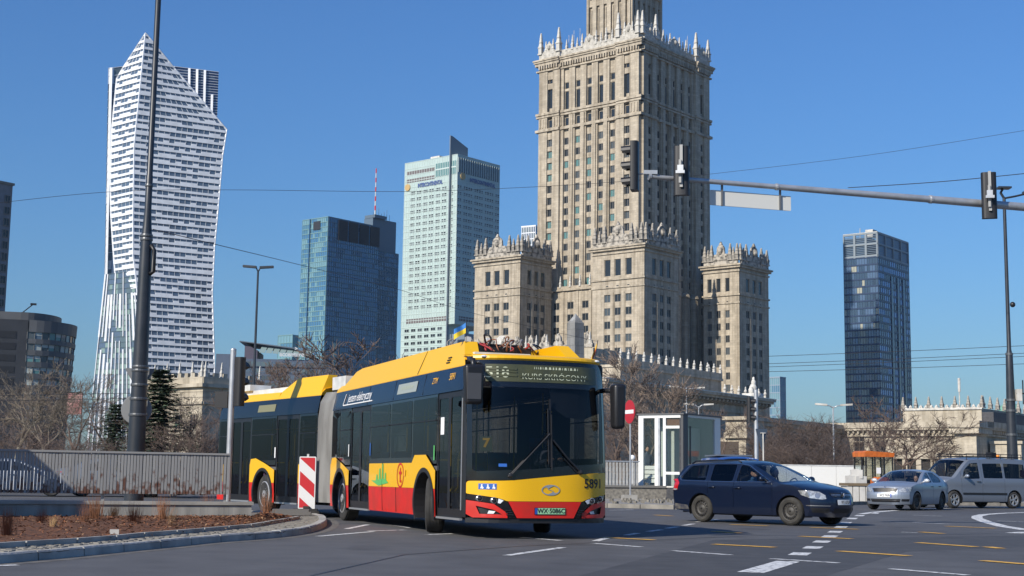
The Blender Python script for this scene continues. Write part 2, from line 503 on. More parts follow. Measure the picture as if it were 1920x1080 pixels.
def cartouche(mb, F, s, z, w_, h_, o0=-.5, o1=.1):
    """curled gable with a shield on top of a parapet"""
    pts = [(-.5, 0), (-.5, .18), (-.42, .32), (-.34, .3), (-.27, .42), (-.25, .62)] + [(.25 * math.cos(R(a)) , .66 + .3 * math.sin(R(a))) for a in (165, 140, 115, 90, 65, 40, 15)] + [(.25, .62), (.27, .42), (.34, .3), (.42, .32), (.5, .18), (.5, 0)]
    P = [fpt(F, s + a * w_, z + b * h_, o1) for a, b in pts]
    mb.extr(P, fpt(F, 0, 0, o0 - o1))
    for k in (-1, 1):
        c = fpt(F, s + k * .36 * w_, z + .3 * h_, (o0 + o1) / 2); mb.ball(c, .12 * h_, 8)
    mb.ball(fpt(F, s, z + .6 * h_, o1), .17 * h_, 8, sc=(1, 1, 1.3))
    mb.frustum(*(fpt(F, s, 0, (o0 + o1) / 2).xy), z + .95 * h_, z + 1.14 * h_, .09 * h_, .09 * h_, .03 * h_, .03 * h_)

# ================================================================ PALACE
AL = 40.0
MG = [M_DARKGLASS, M_GREYGLASS, M_TEALGLASS]
palace = thing('stone_palace', 'huge pale stone palace skyscraper with spired corner towers, tallest building, behind the bus', 'building', (0, 0, 0))
def block(name, px, py, Y, alpha=AL):
    P = at(px, py, Y)
    return P, Matrix.Translation((P.x, P.y, 0)) @ Matrix.Rotation(R(90 - alpha), 4, 'Z')
def setblock(o, P, alpha=AL):
    o.location = (P.x, P.y, 0); o.rotation_euler = (0, 0, R(90 - alpha)); return o

# --- main shaft
YS = 407.0
PS = at(1200, 300, YS)
W1, W2 = wl(PS, AL, 1012, 300), wr(PS, AL, 1327, 300)
Z = lambda y: zat(1200, y, YS)
zb, zt = 0, Z(84)
mb = MB(); mb.box(.9, W2 - .9, .9, W1 - .9, 0, zt)
shaft = setblock(mb.build('tower_shaft', M_STONE, palace), PS)
CF = [.115, .27, .385, .5, .615, .73, .885]
BAY = (.215, .785)
ledge_rows = [Z(232) - i * (Z(232) - Z(254.8)) for i in range(15)]
WH = .62 * (Z(232) - Z(254.8)); 
WM = {}
def wmesh(key, *a, **k):
    if key not in WM: WM[key] = window_mesh(*a, **k)
    return WM[key]
zs_win_top = Z(226)
for F, W in (('L', W1), ('R', W2)):
    cw = W * .0275
    # piers, from the ground to the cornice
    edges = [0] + sum([[c * W - cw, c * W + cw] for c in CF], []) + [W]
    for i in range(0, len(edges), 2):
        s0, s1 = edges[i], edges[i + 1]
        mid = (s0 + s1) / 2 / W
        m = MB()
        segs = []
        if i in (2, 12):                       # pier that carries the step between end bay and middle
            b = BAY[0] * W if i == 2 else BAY[1] * W
            segs = [(s0, b, .75 if i == 2 else 0), (b, s1, 0 if i == 2 else .75)]
        else: segs = [(s0, s1, .75 if i in (0, 14) else 0)]
        for a, b, o in segs:
            fbox(m, F, max(a, .75 if F == 'R' and i == 0 else a), b, 0, zt, -.9, o)
            if b - a > 2.2 and 2 < i < 12: fbox(m, F, a + .5, b - .5, 0, Z(190), 0, .42)
        m.build('pier', M_STONE, shaft)
    # spandrels of the window columns
    m = MB()
    for k, c in enumerate(CF):
        o = .35 if k in (0, 6) else -.62
        s0, s1 = c * W - cw + .002, c * W + cw - .002
        z = Z(226)
        for zr in ledge_rows:
            fbox(m, F, s0, s1, zr - WH - (Z(232) - Z(254.8)) + WH, zr - WH, -.9, o)
        fbox(m, F, s0, s1, ledge_rows[0], Z(209), -.9, o)
        fbox(m, F, s0, s1, Z(189), Z(178), -.9, o)
        if k in (0, 6): fbox(m, F, s0, s1, Z(133), Z(122), -.9, o); fbox(m, F, s0, s1, Z(114), zt, -.9, o)
        else: fbox(m, F, s0, s1, Z(141), Z(137), -.9, o); fbox(m, F, s0, s1, Z(124), zt, -.9, o)
    m.build('spandrel', M_STONE, shaft, kind='stuff')
    # windows
    for k, c in enumerate(CF):
        o = -.12 if k in (0, 6) else -.86
        for zr in ledge_rows:
            if F == 'L': gi = rnd.choices((0, 1, 2), (5, 3, 4))[0]
            else: gi = rnd.choices((0, 1), (5, 3))[0]
            put_window(wmesh(('sh', F, gi), 'window', 2 * cw, WH, MG[gi], rev=.2, trans=0), shaft, F, c * W, zr - WH, o)
        h = Z(190) - Z(209)
        put_window(wmesh(('sq', F), 'frieze_window', 2 * cw * .8, h * .85, M_DARKGLASS, M_STONE, mull=0), shaft, F, c * W, Z(209), o + .1, 'frieze_window')
        if k in (0, 6):
            h = Z(133) - Z(178)
            m = MB(); m.quad((-.05, -cw, 0), (-.05, -cw, h * .85), (-.05, cw, h * .85), (-.05, cw, 0), 1)
            m.extr([(-.05, cw * math.cos(R(a)), h * .85 + cw * 1.0 * math.sin(R(a))) for a in range(0, 181, 30)], (.02, 0, 0), 1)
            m.box(-.3, 0, -cw * .5, cw * .5, 0, 1.2)
            put_window(m.mesh('arched_window', [M_STONE, M_DARKGLASS]), shaft, F, c * W, Z(178), o, 'arched_window')
            put_window(wmesh(('s2', F), 'attic_window', 2 * cw * .7, Z(114) - Z(122), M_DARKGLASS, M_STONE, mull=0), shaft, F, c * W, Z(122), o, 'attic_window')
        else:
            put_window(wmesh(('tall', F), 'tall_window', 2 * cw, Z(141) - Z(178), M_GREYGLASS if F == 'R' else M_DARKGLASS, M_STONE, mull=0), shaft, F, c * W, Z(178), o, 'tall_window')
            put_window(wmesh(('s3', F), 'attic_window', 2 * cw, Z(124) - Z(137), M_DARKGLASS, M_STONE, mull=0), shaft, F, c * W, Z(137), o, 'attic_window')
    # ledges and the main cornice; they break forward with the end bays
    for (ya, yb, pr, nm) in ((183, 178.5, .35, 'ledge'), (188, 184.5, .2, 'ledge'), (216, 211, .4, 'ledge'), (97, 94, .3, 'ledge'), (85.5, 80, .55, 'cornice'), (80, 76.5, .85, 'cornice'), (76.5, 73.5, 1.1, 'cornice')):
        m = MB()
        for a, b, o in ((0, BAY[0], .75), (BAY[0], BAY[1], 0), (BAY[1], 1, .75)):
            s0 = a * W if a else -pr - .75
            s1 = b * W if b < 1 else W + pr + .75
            if F == 'R' and a == 0: s0 = .75 * 0 - .749
            fbox(m, F, s0, s1, Z(ya), Z(yb), -.8, o + pr)
        m.build(nm, M_STONE, shaft)
    m = MB(); n = int(W / .95)
    for i in range(n):
        s = (i + .5) * W / n; o = .75 if s / W < BAY[0] or s / W > BAY[1] else 0
        fbox(m, F, s - .26, s + .26, Z(92.5), Z(85.5), o - .5, o + .7)
    m.build('dentil', M_STONE, shaft, kind='stuff')
    m = MB(); n = int(W / 1.1)
    for i in range(n):
        s = (i + .5) * W / n
        if any(abs(s - c * W) < cw * 1.2 for c in CF): continue
        o = .75 if s / W < BAY[0] or s / W > BAY[1] else 0
        fbox(m, F, s - .22, s + .22, Z(208), Z(191), o - .1, o + .22)
    m.build('frieze_rib', M_STONE, shaft, kind='stuff')
    # balustrade with pinnacles
    m = MB(); zc = Z(73.5)
    for a, b, o in ((0, BAY[0], .9), (BAY[0], BAY[1], .2), (BAY[1], 1, .9)):
        fbox(m, F, a * W + (.9 if F == 'R' and a == 0 else 0), b * W, zc, zc + 2.2, o - .6, o)
    cartouche(m, F, W * .1, zc + 1.4, W * .13, 3.8, .2, .8); cartouche(m, F, W * .9, zc + 1.4, W * .13, 3.8, .2, .8)
    cartouche(m, F, W * .5, zc + 1.4, W * .18, 3.6, -.5, .1)
    m.build('balustrade', mat('balustrade_stone', (.52, .49, .43), .85, c2=(.33, .31, .27), scale=1), shaft)
    for f_, h in ((.012, 7.0), (.2, 7.6), (.8, 7.6), (.988, 7.0)):
        put('pinnacle', PIN_W, shaft, fpt(F, f_ * W, zc + 1.8, .55), 0, (h, h, h))
    for f_, h in ((.065, 5), (.14, 5.4), (.27, 4.2), (.33, 5.2), (.38, 4), (.43, 5), (.57, 5), (.62, 4), (.67, 5.2), (.73, 4.2), (.86, 5.4), (.935, 5)):
        put('pinnacle', PIN_W, shaft, fpt(F, f_ * W, zc + 1.6, 0 if .22 < f_ < .78 else .5), 0, (h * .8, h * .8, h * .85))
# aerials and dishes on the terrace
m = MB(); r0 = random.Random(3)
for k in range(16):
    x, y = (r0.uniform(1, 3), r0.uniform(2, W1 - 2)) if k < 10 else (r0.uniform(2, W2 - 2), r0.uniform(1, 3))
    h = r0.uniform(4, 9); m.tube([(x, y, zc), (x, y, zc + h)], .07, 4)
    for q in range(3): m.bar((x - .6, y - .6, zc + h * (.6 + .12 * q)), (x + .6, y + .6, zc + h * (.6 + .12 * q)), .05, .05)
for k in range(4): m.lathe([(.05, 0), (.7, .15), (1.0, .4)], 10, 1.2, 5 + 4 * k, zc + 4.2)
m.build('aerial', M_WHSTONE, shaft, kind='stuff')
# --- set-back upper tower
P_ = Matrix.Translation((PS.x, PS.y, 0)) @ Matrix.Rotation(R(90 - AL), 4, 'Z')
a0, a1 = W2 * .29, W2 * .735; b0, b1 = W1 * .29, W1 * .735
m = MB(); zu = zt; zv = zt + 24
m.box(a0 + .6, a1, b0 + .6, b1, zu, zv + 14)
up = setblock(m.build('upper_tower', M_STONE, palace), PS)
for F, c0, c1, o in (('L', b0, b1, -a0), ('R', a0, a1, -b0)):
    m = MB(); n = 6; wd = (c1 - c0) / n
    for i in range(n + 1):
        s = c0 + i * wd; fbox(m, F, max(c0, s - .8), min(c1, s + .8), zu, zv, o - .6, o + (.5 if i in (0, n) else .15))
    for i in range(n):
        s = c0 + i * wd
        fbox(m, F, s + .8, s + wd - .8, zv - 4, zv, o - .6, o); fbox(m, F, s + .8, s + wd - .8, zu, zu + 7, o - .6, o)
        fbox(m, F, s + 1.25, s + wd - 1.25, zu + 7, zv - 5, o - .6, o - .15)
    fbox(m, F, c0 - 1, c1 + 1, zv, zv + 1.2, o - .6, o + 1.1); fbox(m, F, c0 - 1.6, c1 + 1.6, zv + 1.2, zv + 2.4, o - .6, o + 1.8)
    for i in range(int((c1 - c0) / 1.0)): fbox(m, F, c0 + i + .25, c0 + i + .75, zv - 1.4, zv, o, o + .8)
    m.build('blind_arcade', M_STONE, up)

# --- corner towers
def corner_tower(px, pl, pr, Y, ytop, tall, sq, rows, whs, cl, cr, yb=660, crown=True):
    P = at(px, ytop + 60, Y)
    A, B = wl(P, AL, pl, ytop + 60), wr(P, AL, pr, ytop + 60)
    zf = lambda y: zat(px, y, Y)
    zt = zf(ytop)
    mb = MB(); mb.box(.5, B, .5, A, 0, zt)
    o_ = setblock(mb.build('corner_tower', M_STONE, palace), P)
    for F, W, cols in (('L', A, cl), ('R', B, cr)):
        cw = W * .062
        e = [0] + sum([[c * W - cw, c * W + cw] for c in cols], []) + [W]
        for i in range(0, len(e), 2):
            m = MB()
            fbox(m, F, e[i] + (0 if F == 'L' or i else 0.001), e[i + 1], 0, zt, -.5, 0)
            if 0 < i < len(e) - 2: fbox(m, F, e[i] + .25, e[i + 1] - .25, 0, zf(sq + 10), 0, .16)
            m.build('pier', M_STONE, o_)
        m = MB()
        for c in cols:
            s0, s1 = c * W - cw + .001, c * W + cw - .001
            fbox(m, F, s0, s1, zf(tall[0]), zt, -.5, -.02)
            fbox(m, F, s0, s1, zf(rows[0] - 7), zf(tall[1]), -.5, -.02)
            for i, y in enumerate(rows):
                lo = zf(rows[i + 1] - whs) if i + 1 < len(rows) else 0
                fbox(m, F, s0, s1, lo, zf(y + whs), -.5, -.2)
        m.build('spandrel', M_STONE, o_, kind='stuff')
        for c in cols:
            put_window(wmesh(('ct', px, F), 'tall_window', 2 * cw, zf(tall[0]) - zf(tall[1]), M_DARKGLASS, M_STONE, mull=0), o_, F, c * W, zf(tall[1]), -.35, 'tall_window')
            mm = MB(); fbox(mm, F, c * W - cw * .35, c * W + cw * .35, zf(sq + 3), zf(sq - 3), 0, .02); mm.build('small_window', M_DARKGLASS, o_)
            for y in rows:
                gi = rnd.choices((0, 1), (3, 2))[0]
                put_window(wmesh(('cw', px, F, gi), 'window', 2 * cw, zf(y - whs) - zf(y + whs), MG[gi], rev=.2), o_, F, c * W, zf(y + whs), -.38)
        for ya, yb_, pr_ in ((rows[0] - 19, rows[0] - 22, .25), (tall[1] + 8, tall[1] + 5, .35), (ytop + 14, ytop + 11, .3), (ytop + 7, ytop + 3, .7), (ytop + 3, ytop, 1.1)):
            m = MB(); fbox(m, F, -pr_ if F == 'L' else .001 - .001, W + pr_, zf(ya), zf(yb_), -.4, pr_); m.build('ledge', M_STONE, o_)
        m = MB(); fbox(m, F, .3 if F == 'L' else .9, W - .3, zt, zt + 1.6, -.3, .3)
        cartouche(m, F, W * .5, zt + 1.2, W * .42, 5.2, -.3, .3)
        m.build('parapet', M_WSTONE, o_)
        for f_, h in ((.05, 5.6), (.15, 4.4), (.24, 5.8), (.76, 5.8), (.86, 4.2), (.95, 5.6)):
            put('pinnacle', PIN_D, o_, fpt(F, f_ * W, zt + 1.2, 0), 0, (h * .75, h * .75, h * .85))
    return o_, P, A, B
C3L = (.30, .53, .76); 
T1 = corner_tower(1208, 1111, 1272, 392, 456, (480, 512), 533, [554, 579.5, 605, 630.5, 656, 681], 7.5, (.30, .51, .71), (.29, .51, .72))
T0 = corner_tower(975, 890, 1034, 412, 478, (503, 531), 551, [572, 596, 619.5, 643], 7, (.30, .51, .71), (.29, .51, .72))
T2 = corner_tower(1386, 1319, 1441, 414, 494, (519, 545), 566, [587, 610.5, 634, 657, 680.5, 704, 727], 7, (.33, .58, .83), (.29, .51, .72))
# --- lower block between the two left towers
PB = at(1112, 600, 415)
Bw = wl(PB, AL, 1020, 600); zf = lambda y: zat(1112, y, 415)
mb = MB(); mb.box(.5, 14, 0, Bw, 0, zf(541))
lowb = setblock(mb.build('linking_block', M_STONE, palace), PB)
rows = [569, 592.5, 616, 639.5]; cols = (.16, .46, .75); cw = .065 * Bw
e = [0] + sum([[c * Bw - cw, c * Bw + cw] for c in cols], []) + [Bw]
for i in range(0, len(e), 2):
    m = MB(); fbox(m, 'L', e[i], e[i + 1], 0, zf(541), -.5, 0); fbox(m, 'L', (e[i] + e[i + 1]) / 2 - .4, (e[i] + e[i + 1]) / 2 + .4, 0, zf(543), 0, .25); m.build('pier', M_STONE, lowb)
m = MB()
for c in cols:
    fbox(m, 'L', c * Bw - cw + .001, c * Bw + cw - .001, zf(rows[0] - 7), zf(541), -.5, -.1)
    for i, y in enumerate(rows):
        fbox(m, 'L', c * Bw - cw + .001, c * Bw + cw - .001, zf(rows[i + 1] - 7) if i + 1 < len(rows) else 0, zf(y + 7), -.5, -.2)
        put_window(wmesh(('lb',), 'window', 2 * cw, zf(y - 7) - zf(y + 7), M_DARKGLASS, rev=.2), lowb, 'L', c * Bw, zf(y + 7), -.38)
m.build('spandrel', M_STONE, lowb, kind='stuff')
m = MB(); fbox(m, 'L', -.2, Bw, zf(541), zf(538), -.4, .6); fbox(m, 'L', 0, Bw, zf(538), zf(532), -.3, .2); m.build('parapet', M_STONE, lowb)
for k in range(5): put('pinnacle', PIN_W, lowb, fpt('L', Bw * (k + .3) / 5, zf(534), .1), 0, (3.4, 3.4, 3.4))
# --- right side, the recess between the front and the right tower
PB = at(1272, 600, 418)
zf = lambda y: zat(1285, y, 415)
mb = MB(); mb.box(0, 30, 4, 20, 0, zf(548))
rb = setblock(mb.build('recess_block', M_STONE, palace), PB)
for k in range(3):
    m = MB(); m.lathe([(1.5, 0), (1.5, zf(552)), (1.8, zf(550)), (1.6, zf(546)), (.9, zf(541))], 12, 2.5 + 5 * k, 2.6); m.build('round_buttress', M_STONE, rb)
# --- white parapet low in front of the left tower
PB = at(1034, 640, 380)
Bw = wl(PB, AL, 884, 645); zf = lambda y: zat(1034, y, 380)
mb = MB(); mb.box(0, 9, 0, Bw, 0, zf(655)); mb.box(0, 30, -14, 0, 0, zf(657))
fr = setblock(mb.build('forebuilding', M_STONE2, palace), PB)
m = MB(); fbox(m, 'L', -14, Bw, zf(655), zf(648), -.6, .3)
for k in range(9): cartouche(m, 'L', -12 + k * (Bw + 12) / 8.5, zf(649), 3.4, 3.0, -.5, .2)
m.build('parapet', M_WSTONE, fr)
for k in range(12): put('pinnacle', PIN_W, fr, fpt('L', -13 + k * (Bw + 13) / 11.5, zf(649), 0), 0, (3.2, 3.2, 3.2))
m = MB(); m.lathe([(.1, 0), (1.8, .25), (2.6, .8), (2.62, .85)], 20, 1, Bw * .63, 0, axis='x')
for v in m.v: v.z += zf(640); v.x -= 1.2
m.bar((.2, Bw * .63, zf(655)), (.2, Bw * .63, zf(640)), .2, .2)
m.build('dish_aerial', M_WHSTONE, fr)

# ================================================================ LOW PALACE WING ON THE RIGHT SIDE (in shade)
HW = 17.0
pa, pb = gr(1235, 722, HW), gr(1430, 747, HW)
dr = (pb - pa); aw = math.degrees(math.atan2(dr.x, dr.y))
p0 = pa - dr.normalized() * 20
L_ = (pb - p0).length + 1
DW = 34
wing = thing('palace_wing', 'low pale stone wing in shade with a bracketed cornice, right behind the glass kiosk', 'building', (p0.x, p0.y, 0), R(90 - aw))
m = MB(); m.box(0, L_, 0, DW, 0, HW - 3.4); m.build('wall', M_STONE, wing)
m = MB(); m.box(-.2, L_ + .2, -.25, DW, HW - 3.4, HW - 3.0); m.box(-.1, L_ + .1, -.1, DW, HW - 3.0, HW - 1.6); m.box(-.7, L_ + .7, -1.6, DW, HW - 1.15, HW - .7); m.box(-.9, L_ + .9, -2.0, DW, HW - .7, HW - .25); m.build('cornice', M_STONE2, wing)
m = MB(); m.box(-1, L_ + 1, -2.1, 45, HW - .25, HW - .1); m.build('roof_edge', M_STEEL, wing)
bk = MB(); bk.extr([(-.35, 0, 0), (-.35, -1.35, .45), (-.35, -1.5, .75), (-.35, -1.2, .95), (-.35, 0, .95)], (.7, 0, 0)); bkm = bk.mesh('bracket', M_STONE)
n = int(L_ / 1.55)
for i in range(n): put('bracket', bkm, wing, ((i + .5) * L_ / n, -.1, HW - 2.1 - .003))
def framed(px, py, w_, h_):
    q = gr(px, py, HW)   # only its direction matters
    r_ = ray(px, py); P = Vector((p0.x, p0.y)); d = dr.normalized()
    s = (P.y * r_.x - P.x * r_.y) / (d.x * r_.y - d.y * r_.x)
    Yw = p0.y + d.y * s
    return s, zat(px, py, Yw)
me = MB()
me.box(-.95, .95, -.22, .05, -.2, 0); me.box(-.95, -.62, -.16, .05, 0, 2.1); me.box(.62, .95, -.16, .05, 0, 2.1); me.box(-1.15, 1.15, -.35, .05, 2.1, 2.5); me.box(-.62, .62, -.02, .03, 0, 2.1, 1); me.box(-.05, .05, -.05, .02, 0, 2.1, 0)
me = me.mesh('window', [M_STONE2, M_DARKGLASS])
for px, py in ((1272, 774), (1312, 775), (1352, 776), (1391, 777), (1424, 778)):
    s, z = framed(px, py, 2, 2); put('window', me, wing, (s, 0, z))
s, z = framed(1372, 782, 2, 2)
# upper terrace with finials
m = MB(); HT = 24.6
s0, _ = framed(1000, 700, 1, 1)
qa, qb = gr(1147, 672, HT), gr(1372, 699, HT)
_Mi = (Matrix.Translation((p0.x, p0.y, 0)) @ Matrix.Rotation(R(90 - aw), 4, 'Z')).inverted()
_a, _b = _Mi @ qa, _Mi @ qb
back = (_a.y + _b.y) / 2
TL, TS = _b.x, _a.x - 1
m.box(TS, TL, back, back + 4, HW - .1, HT - 1.8); m.build('terrace_wall', M_STONE, wing)
m = MB(); m.box(TS - .3, TL + .3, back - .35, back + 4.3, HT - 1.8, HT - 1.3); m.box(TS - .1, TL + .1, back - .2, back + .5, HT - 1.3, HT - .1)
m.box(TL - .5, TL + .1, back + .5, back + 4, HT - 1.3, HT - .1); m.build('terrace_parapet', M_STONE2, wing)
n = 15
for i in range(n): put('finial', FIN, wing, (TS + .3 + i * (TL - TS - .6) / (n - 1), back + .1, HT - .15), 0, (.9, .9, .92))
for i in range(2): put('finial', FIN, wing, (TL - .2, back + 3 + i * 3.7, HT - .15), 0, (1.05, 1.05, 1.0))
m = MB(); m.box(TL + .01, TL + 34, back + 4, back + 8, 0, HW + 3); m.box(TL + .01, TL + 34.3, back + 3.7, back + 8, HW + 3, HW + 3.5); m.build('rear_terrace', M_STONE, wing)
for i in range(9): put('finial', FIN, wing, (TL + 3 + i * 3.7, back + 4.2, HW + 3.5), 0, (1.1, 1.1, 1.1))
# sculpture group on the corner
m = MB(); m.box(L_ - 4, L_ - .5, 0, 3, HW - .1, HW + .9)
for c, r_ in (((L_ - 2.3, 1.4, HW + 1.8), 1.0), ((L_ - 3.2, 1.4, HW + 1.4), .7), ((L_ - 1.4, 1.4, HW + 1.4), .7), ((L_ - 2.3, 1.3, HW + 3.0), .62), ((L_ - 2.3, 1.3, HW + 3.8), .34)): m.ball(c, r_, 8, sc=(.9, .8, 1.15))
m.build('sculpture', M_WHSTONE, wing, smooth=True)
# long low part that runs on behind the bare bushes
m = MB(); m.box(L_, L_ + 75, 2, 20, 0, HW - 5.2); m.box(L_ - .3, L_ + 75.4, 1.4, 20, HW - 5.2, HW - 4.4); m.box(L_ - .3, L_ + 75.8, .9, 20, HW - 4.4, HW - 3.5); m.build('low_range', M_STONE, wing)
for i in range(9):
    m = MB(); m.box(L_ + 5 + i * 7.5, L_ + 7 + i * 7.5, 1.95, 2.05, 6, 8.4); m.build('window', M_DARKGLASS, wing)
# portico
s, z = framed(1329, 800, 1, 1)
m = MB(); m.box(s - 3.6, s + 3.6, -9, -5.4, 0, .6); m.box(s - 3.6, s - 2.2, -9, -5.4, .6, 8.4); m.box(s + 2.2, s + 3.6, -9, -5.4, .6, 8.4); m.box(s - 4.2, s + 4.2, -9.5, -5, 8.4, 9.4); m.box(s - 3.8, s + 3.8, -9.2, -5.2, 9.4, 11.6); m.box(s - 4.4, s + 4.4, -9.7, -4.8, 11.6, 12.2)
m.box(s - 3.6, s + 3.6, -5.4, -.1, 0, 8.4)
m.build('portico', M_STONE2, wing)
m = MB(); m.box(s - 2.2, s + 2.2, -5.48, -5.42, .6, 8.2); m.box(s - 3.68, s - 3.62, -7.6, -3.4, .6, 7.8); m.build('door', mat('dark_door', (.05, .035, .025), .6), wing)

# ================================================================ LOW SUNLIT PALACE WING FAR RIGHT
AR = 38.0
P = gr(1838, 790, 14.0); P = Vector((P.x, P.y, 0))
low, _ = bframe('stone_gatehouse', 'low sunlit pale stone building with a pinnacled attic, behind the tractor and the van', 0, 0, 0, AR, P=P)
A = wl(P, AR, 1552, 800); Bq = 120
Yl = P.y
ZL = 14.0
m = MB(); m.box(.3, Bq, .3, A, 0, ZL - 3); m.build('wall', M_STONE2, low)
bb = wl(P, AR, 1799, 800)
m = MB(); m.box(-2.6, 4, 0, bb, 0, ZL - 2.6); m.build('pavilion', M_STONE2, low)
for F, W_ in (('L', A), ('R', Bq)):
    m = MB()
    fbox(m, F, -.2 if F == 'L' else .6, W_ + .2, ZL - 3, ZL - 2.6, -.6, .25); fbox(m, F, -.2 if F == 'L' else .6, W_ + .2, ZL - 1.7, ZL - 1.2, -.6, 1.0); fbox(m, F, -.2 if F == 'L' else 1, W_, ZL - 1.2, ZL, -.6, 1.2); fbox(m, F, -.1 if F == 'L' else .6, W_, ZL - 2.6, ZL - 1.7, -.6, 0)
    m.build('cornice', M_STONE2, low)
    n = int(min(W_, 90) / 1.15)
    bm = MB(); bm.box(-.24, .24, -.22, .22, .15, .85); bm = bm.mesh('dentil', M_STONE2) if F == 'L' else bm.mesh('dentil', M_STONE)
    for i in range(n): put('dentil', bm, low, fpt(F, (i + .5) * 1.15, ZL - 2.56, .45))
m = MB(); m.box(-3.6, 4.6, -.9, bb + .9, ZL - 2.6 + .003, ZL - 1.4); m.box(-3.9, 4.8, -1.2, bb + 1.2, ZL - 1.4, ZL + .003); m.build('pavilion_cornice', M_STONE2, low)
me1 = window_mesh('window', 2.6, 2.2, M_DARKGLASS, M_STONE, 1, rev=.12); me2 = window_mesh('window', 2.6, 2.9, M_DARKGLASS, M_STONE, 1, rev=.12)
def onface(px, py):
    s = wl(P, AR, px, py); Yw = P.y + math.sin(R(AR)) * s
    return s, zat(px, py, Yw)
for px, py, me_ in ((1569, 829, me1), (1611, 829, me1), (1716, 824, me1), (1743, 824, me1), (1571, 859, me2), (1611, 852, me2), (1650, 852, me2)):
    s, z = onface(px, py); put_window(me_, low, 'L', s, z, -.26)
m = MB(); fbox(m, 'L', bb, A, 7.2, 7.7, -.4, -.05); m.build('string_course', M_STONE2, low)
# arcade: dark sheets on the wall stand in for the shade inside its openings
for i, px in enumerate((1686, 1711, 1738, 1764)):
    s, z = onface(px, 880); m = MB(); fbox(m, 'L', s - 1.25, s + 1.25, 0, 6.0, -.29, -.28); m.build('opening', mat('opening_shade', (.03, .027, .024), .9), low)
m = MB()
for px in (1673, 1698, 1724, 1751, 1778): s, z = onface(px, 880); fbox(m, 'L', s - .55, s + .55, 0, 6.2, -.28, .4)
s, z = onface(1776, 850); s2, _ = onface(1668, 850); fbox(m, 'L', s - .8, s2 + .8, 6.2, 7.3, -.28, .7)
m.build('arcade', M_STONE2, low)
# attic
s0, _ = onface(1812, 770); s1, _ = onface(1662, 770)
m = MB(); m.box(9, 90, s0 * 1.0, s1, ZL - .5, 17.2); m.build('attic', M_STONE2, low)
m = MB()
for i in range(15): cartouche(m, 'L', s0 + (i + .5) * (s1 - s0) / 15, 17.2, (s1 - s0) / 15, .9, -9.5, -9)
fbox(m, 'L', s0 - .2, s1 + .2, 17.0, 17.4, -9.5, -8.7)
m.build('parapet', M_WHSTONE, low)
for i in range(7): put('pinnacle', PIN_D, low, (9.3, s0 + i * (s1 - s0) / 6, 17.3), 0, (2.6, 2.6, 2.6))
for i in range(16): put('pinnacle', PIN_D, low, (10 + i * 4.6, s0, 17.3), 0, (2.8, 2.8, 2.6))
slate = mat('slate_roof', (.055, .055, .06), .7, var=.2, scale=2)
m = MB(); m.box(9.2, 90, s0 - 2.5, s0 - .003, ZL - .4, 16.4); m.build('side_roof', slate, low)
gl = mat('copper_green', (.16, .34, .27), .7)
m = MB(); m.lathe([(2.6, 0), (2.6, 1.4), (2.2, 2.2), (1.2, 3), (.3, 3.6), (.2, 4.4), (.1, 6.5)], 14, 45, s0 + 6, 17.2); m.build('green_cupola', gl, low, smooth=True)
m = MB(); m.tube([(11, s0 + 5.5, 17), (11, s0 + 5.5, 21)], .14, 6); m.tube([(11, s0 + 5.5, 21), (11, s0 + 5.5, 24)], .3, 8); m.build('mast_aerial', M_WHSTONE, low)
m = MB(); m.box(4, 16, -7, -.5, 0, 9.4); m.box(3.6, 16.4, -7.4, -.5, 9.4, 10); m.build('side_porch', M_STONE2, low)
# ================================================================ GLASS TOWER WITH A FACETED POINTED TOP (far left)
M_TPANEL = mat('white_cladding', (.72, .74, .77), .5, var=.08, scale=.3)
M_TG1 = mat('tower_glass', (.085, .12, .17), .08, spec=.9)
M_TG2 = mat('tower_glass_pale', (.10, .14, .16), .08)
tower = thing('faceted_tower', 'tall white and glass skyscraper with a pointed slanting top, left behind the dark pole', 'building', (0, 0, 0))
def pl3(pts): return [at(x, y, Y) for x, y, Y in pts]
def zint(poly, z):
    for a, b in zip(poly, poly[1:]):
        if (a.z - z) * (b.z - z) <= 0 and abs(a.z - b.z) > 1e-6: return a + (b - a) * ((a.z - z) / (a.z - b.z))
    return None
YR = 600
ridge = pl3([(273, 62, YR), (267, 123, YR), (252, 273, YR), (250, 400, YR), (250, 480, YR), (254, 513, YR), (260, 567, YR), (263, 640, YR), (263, 712, YR), (263, 800, YR), (263, 880, YR)])
leftE = pl3([(273, 62, YR), (232, 125, 610), (219, 147, 612), (210, 240, 612), (207, 340, 612), (208, 400, 612), (212, 463, 611), (216, 517, 610), (240, 560, 604), (263, 640, YR + .5)])
rightE = pl3([(273, 62, YR), (327, 128, 608), (425, 243, 620), (417, 293, 619.5), (408, 400, 619), (402, 463, 618.5), (398, 547, 618), (400, 620, 618), (403, 720, 618.5), (405, 880, 618.5)])
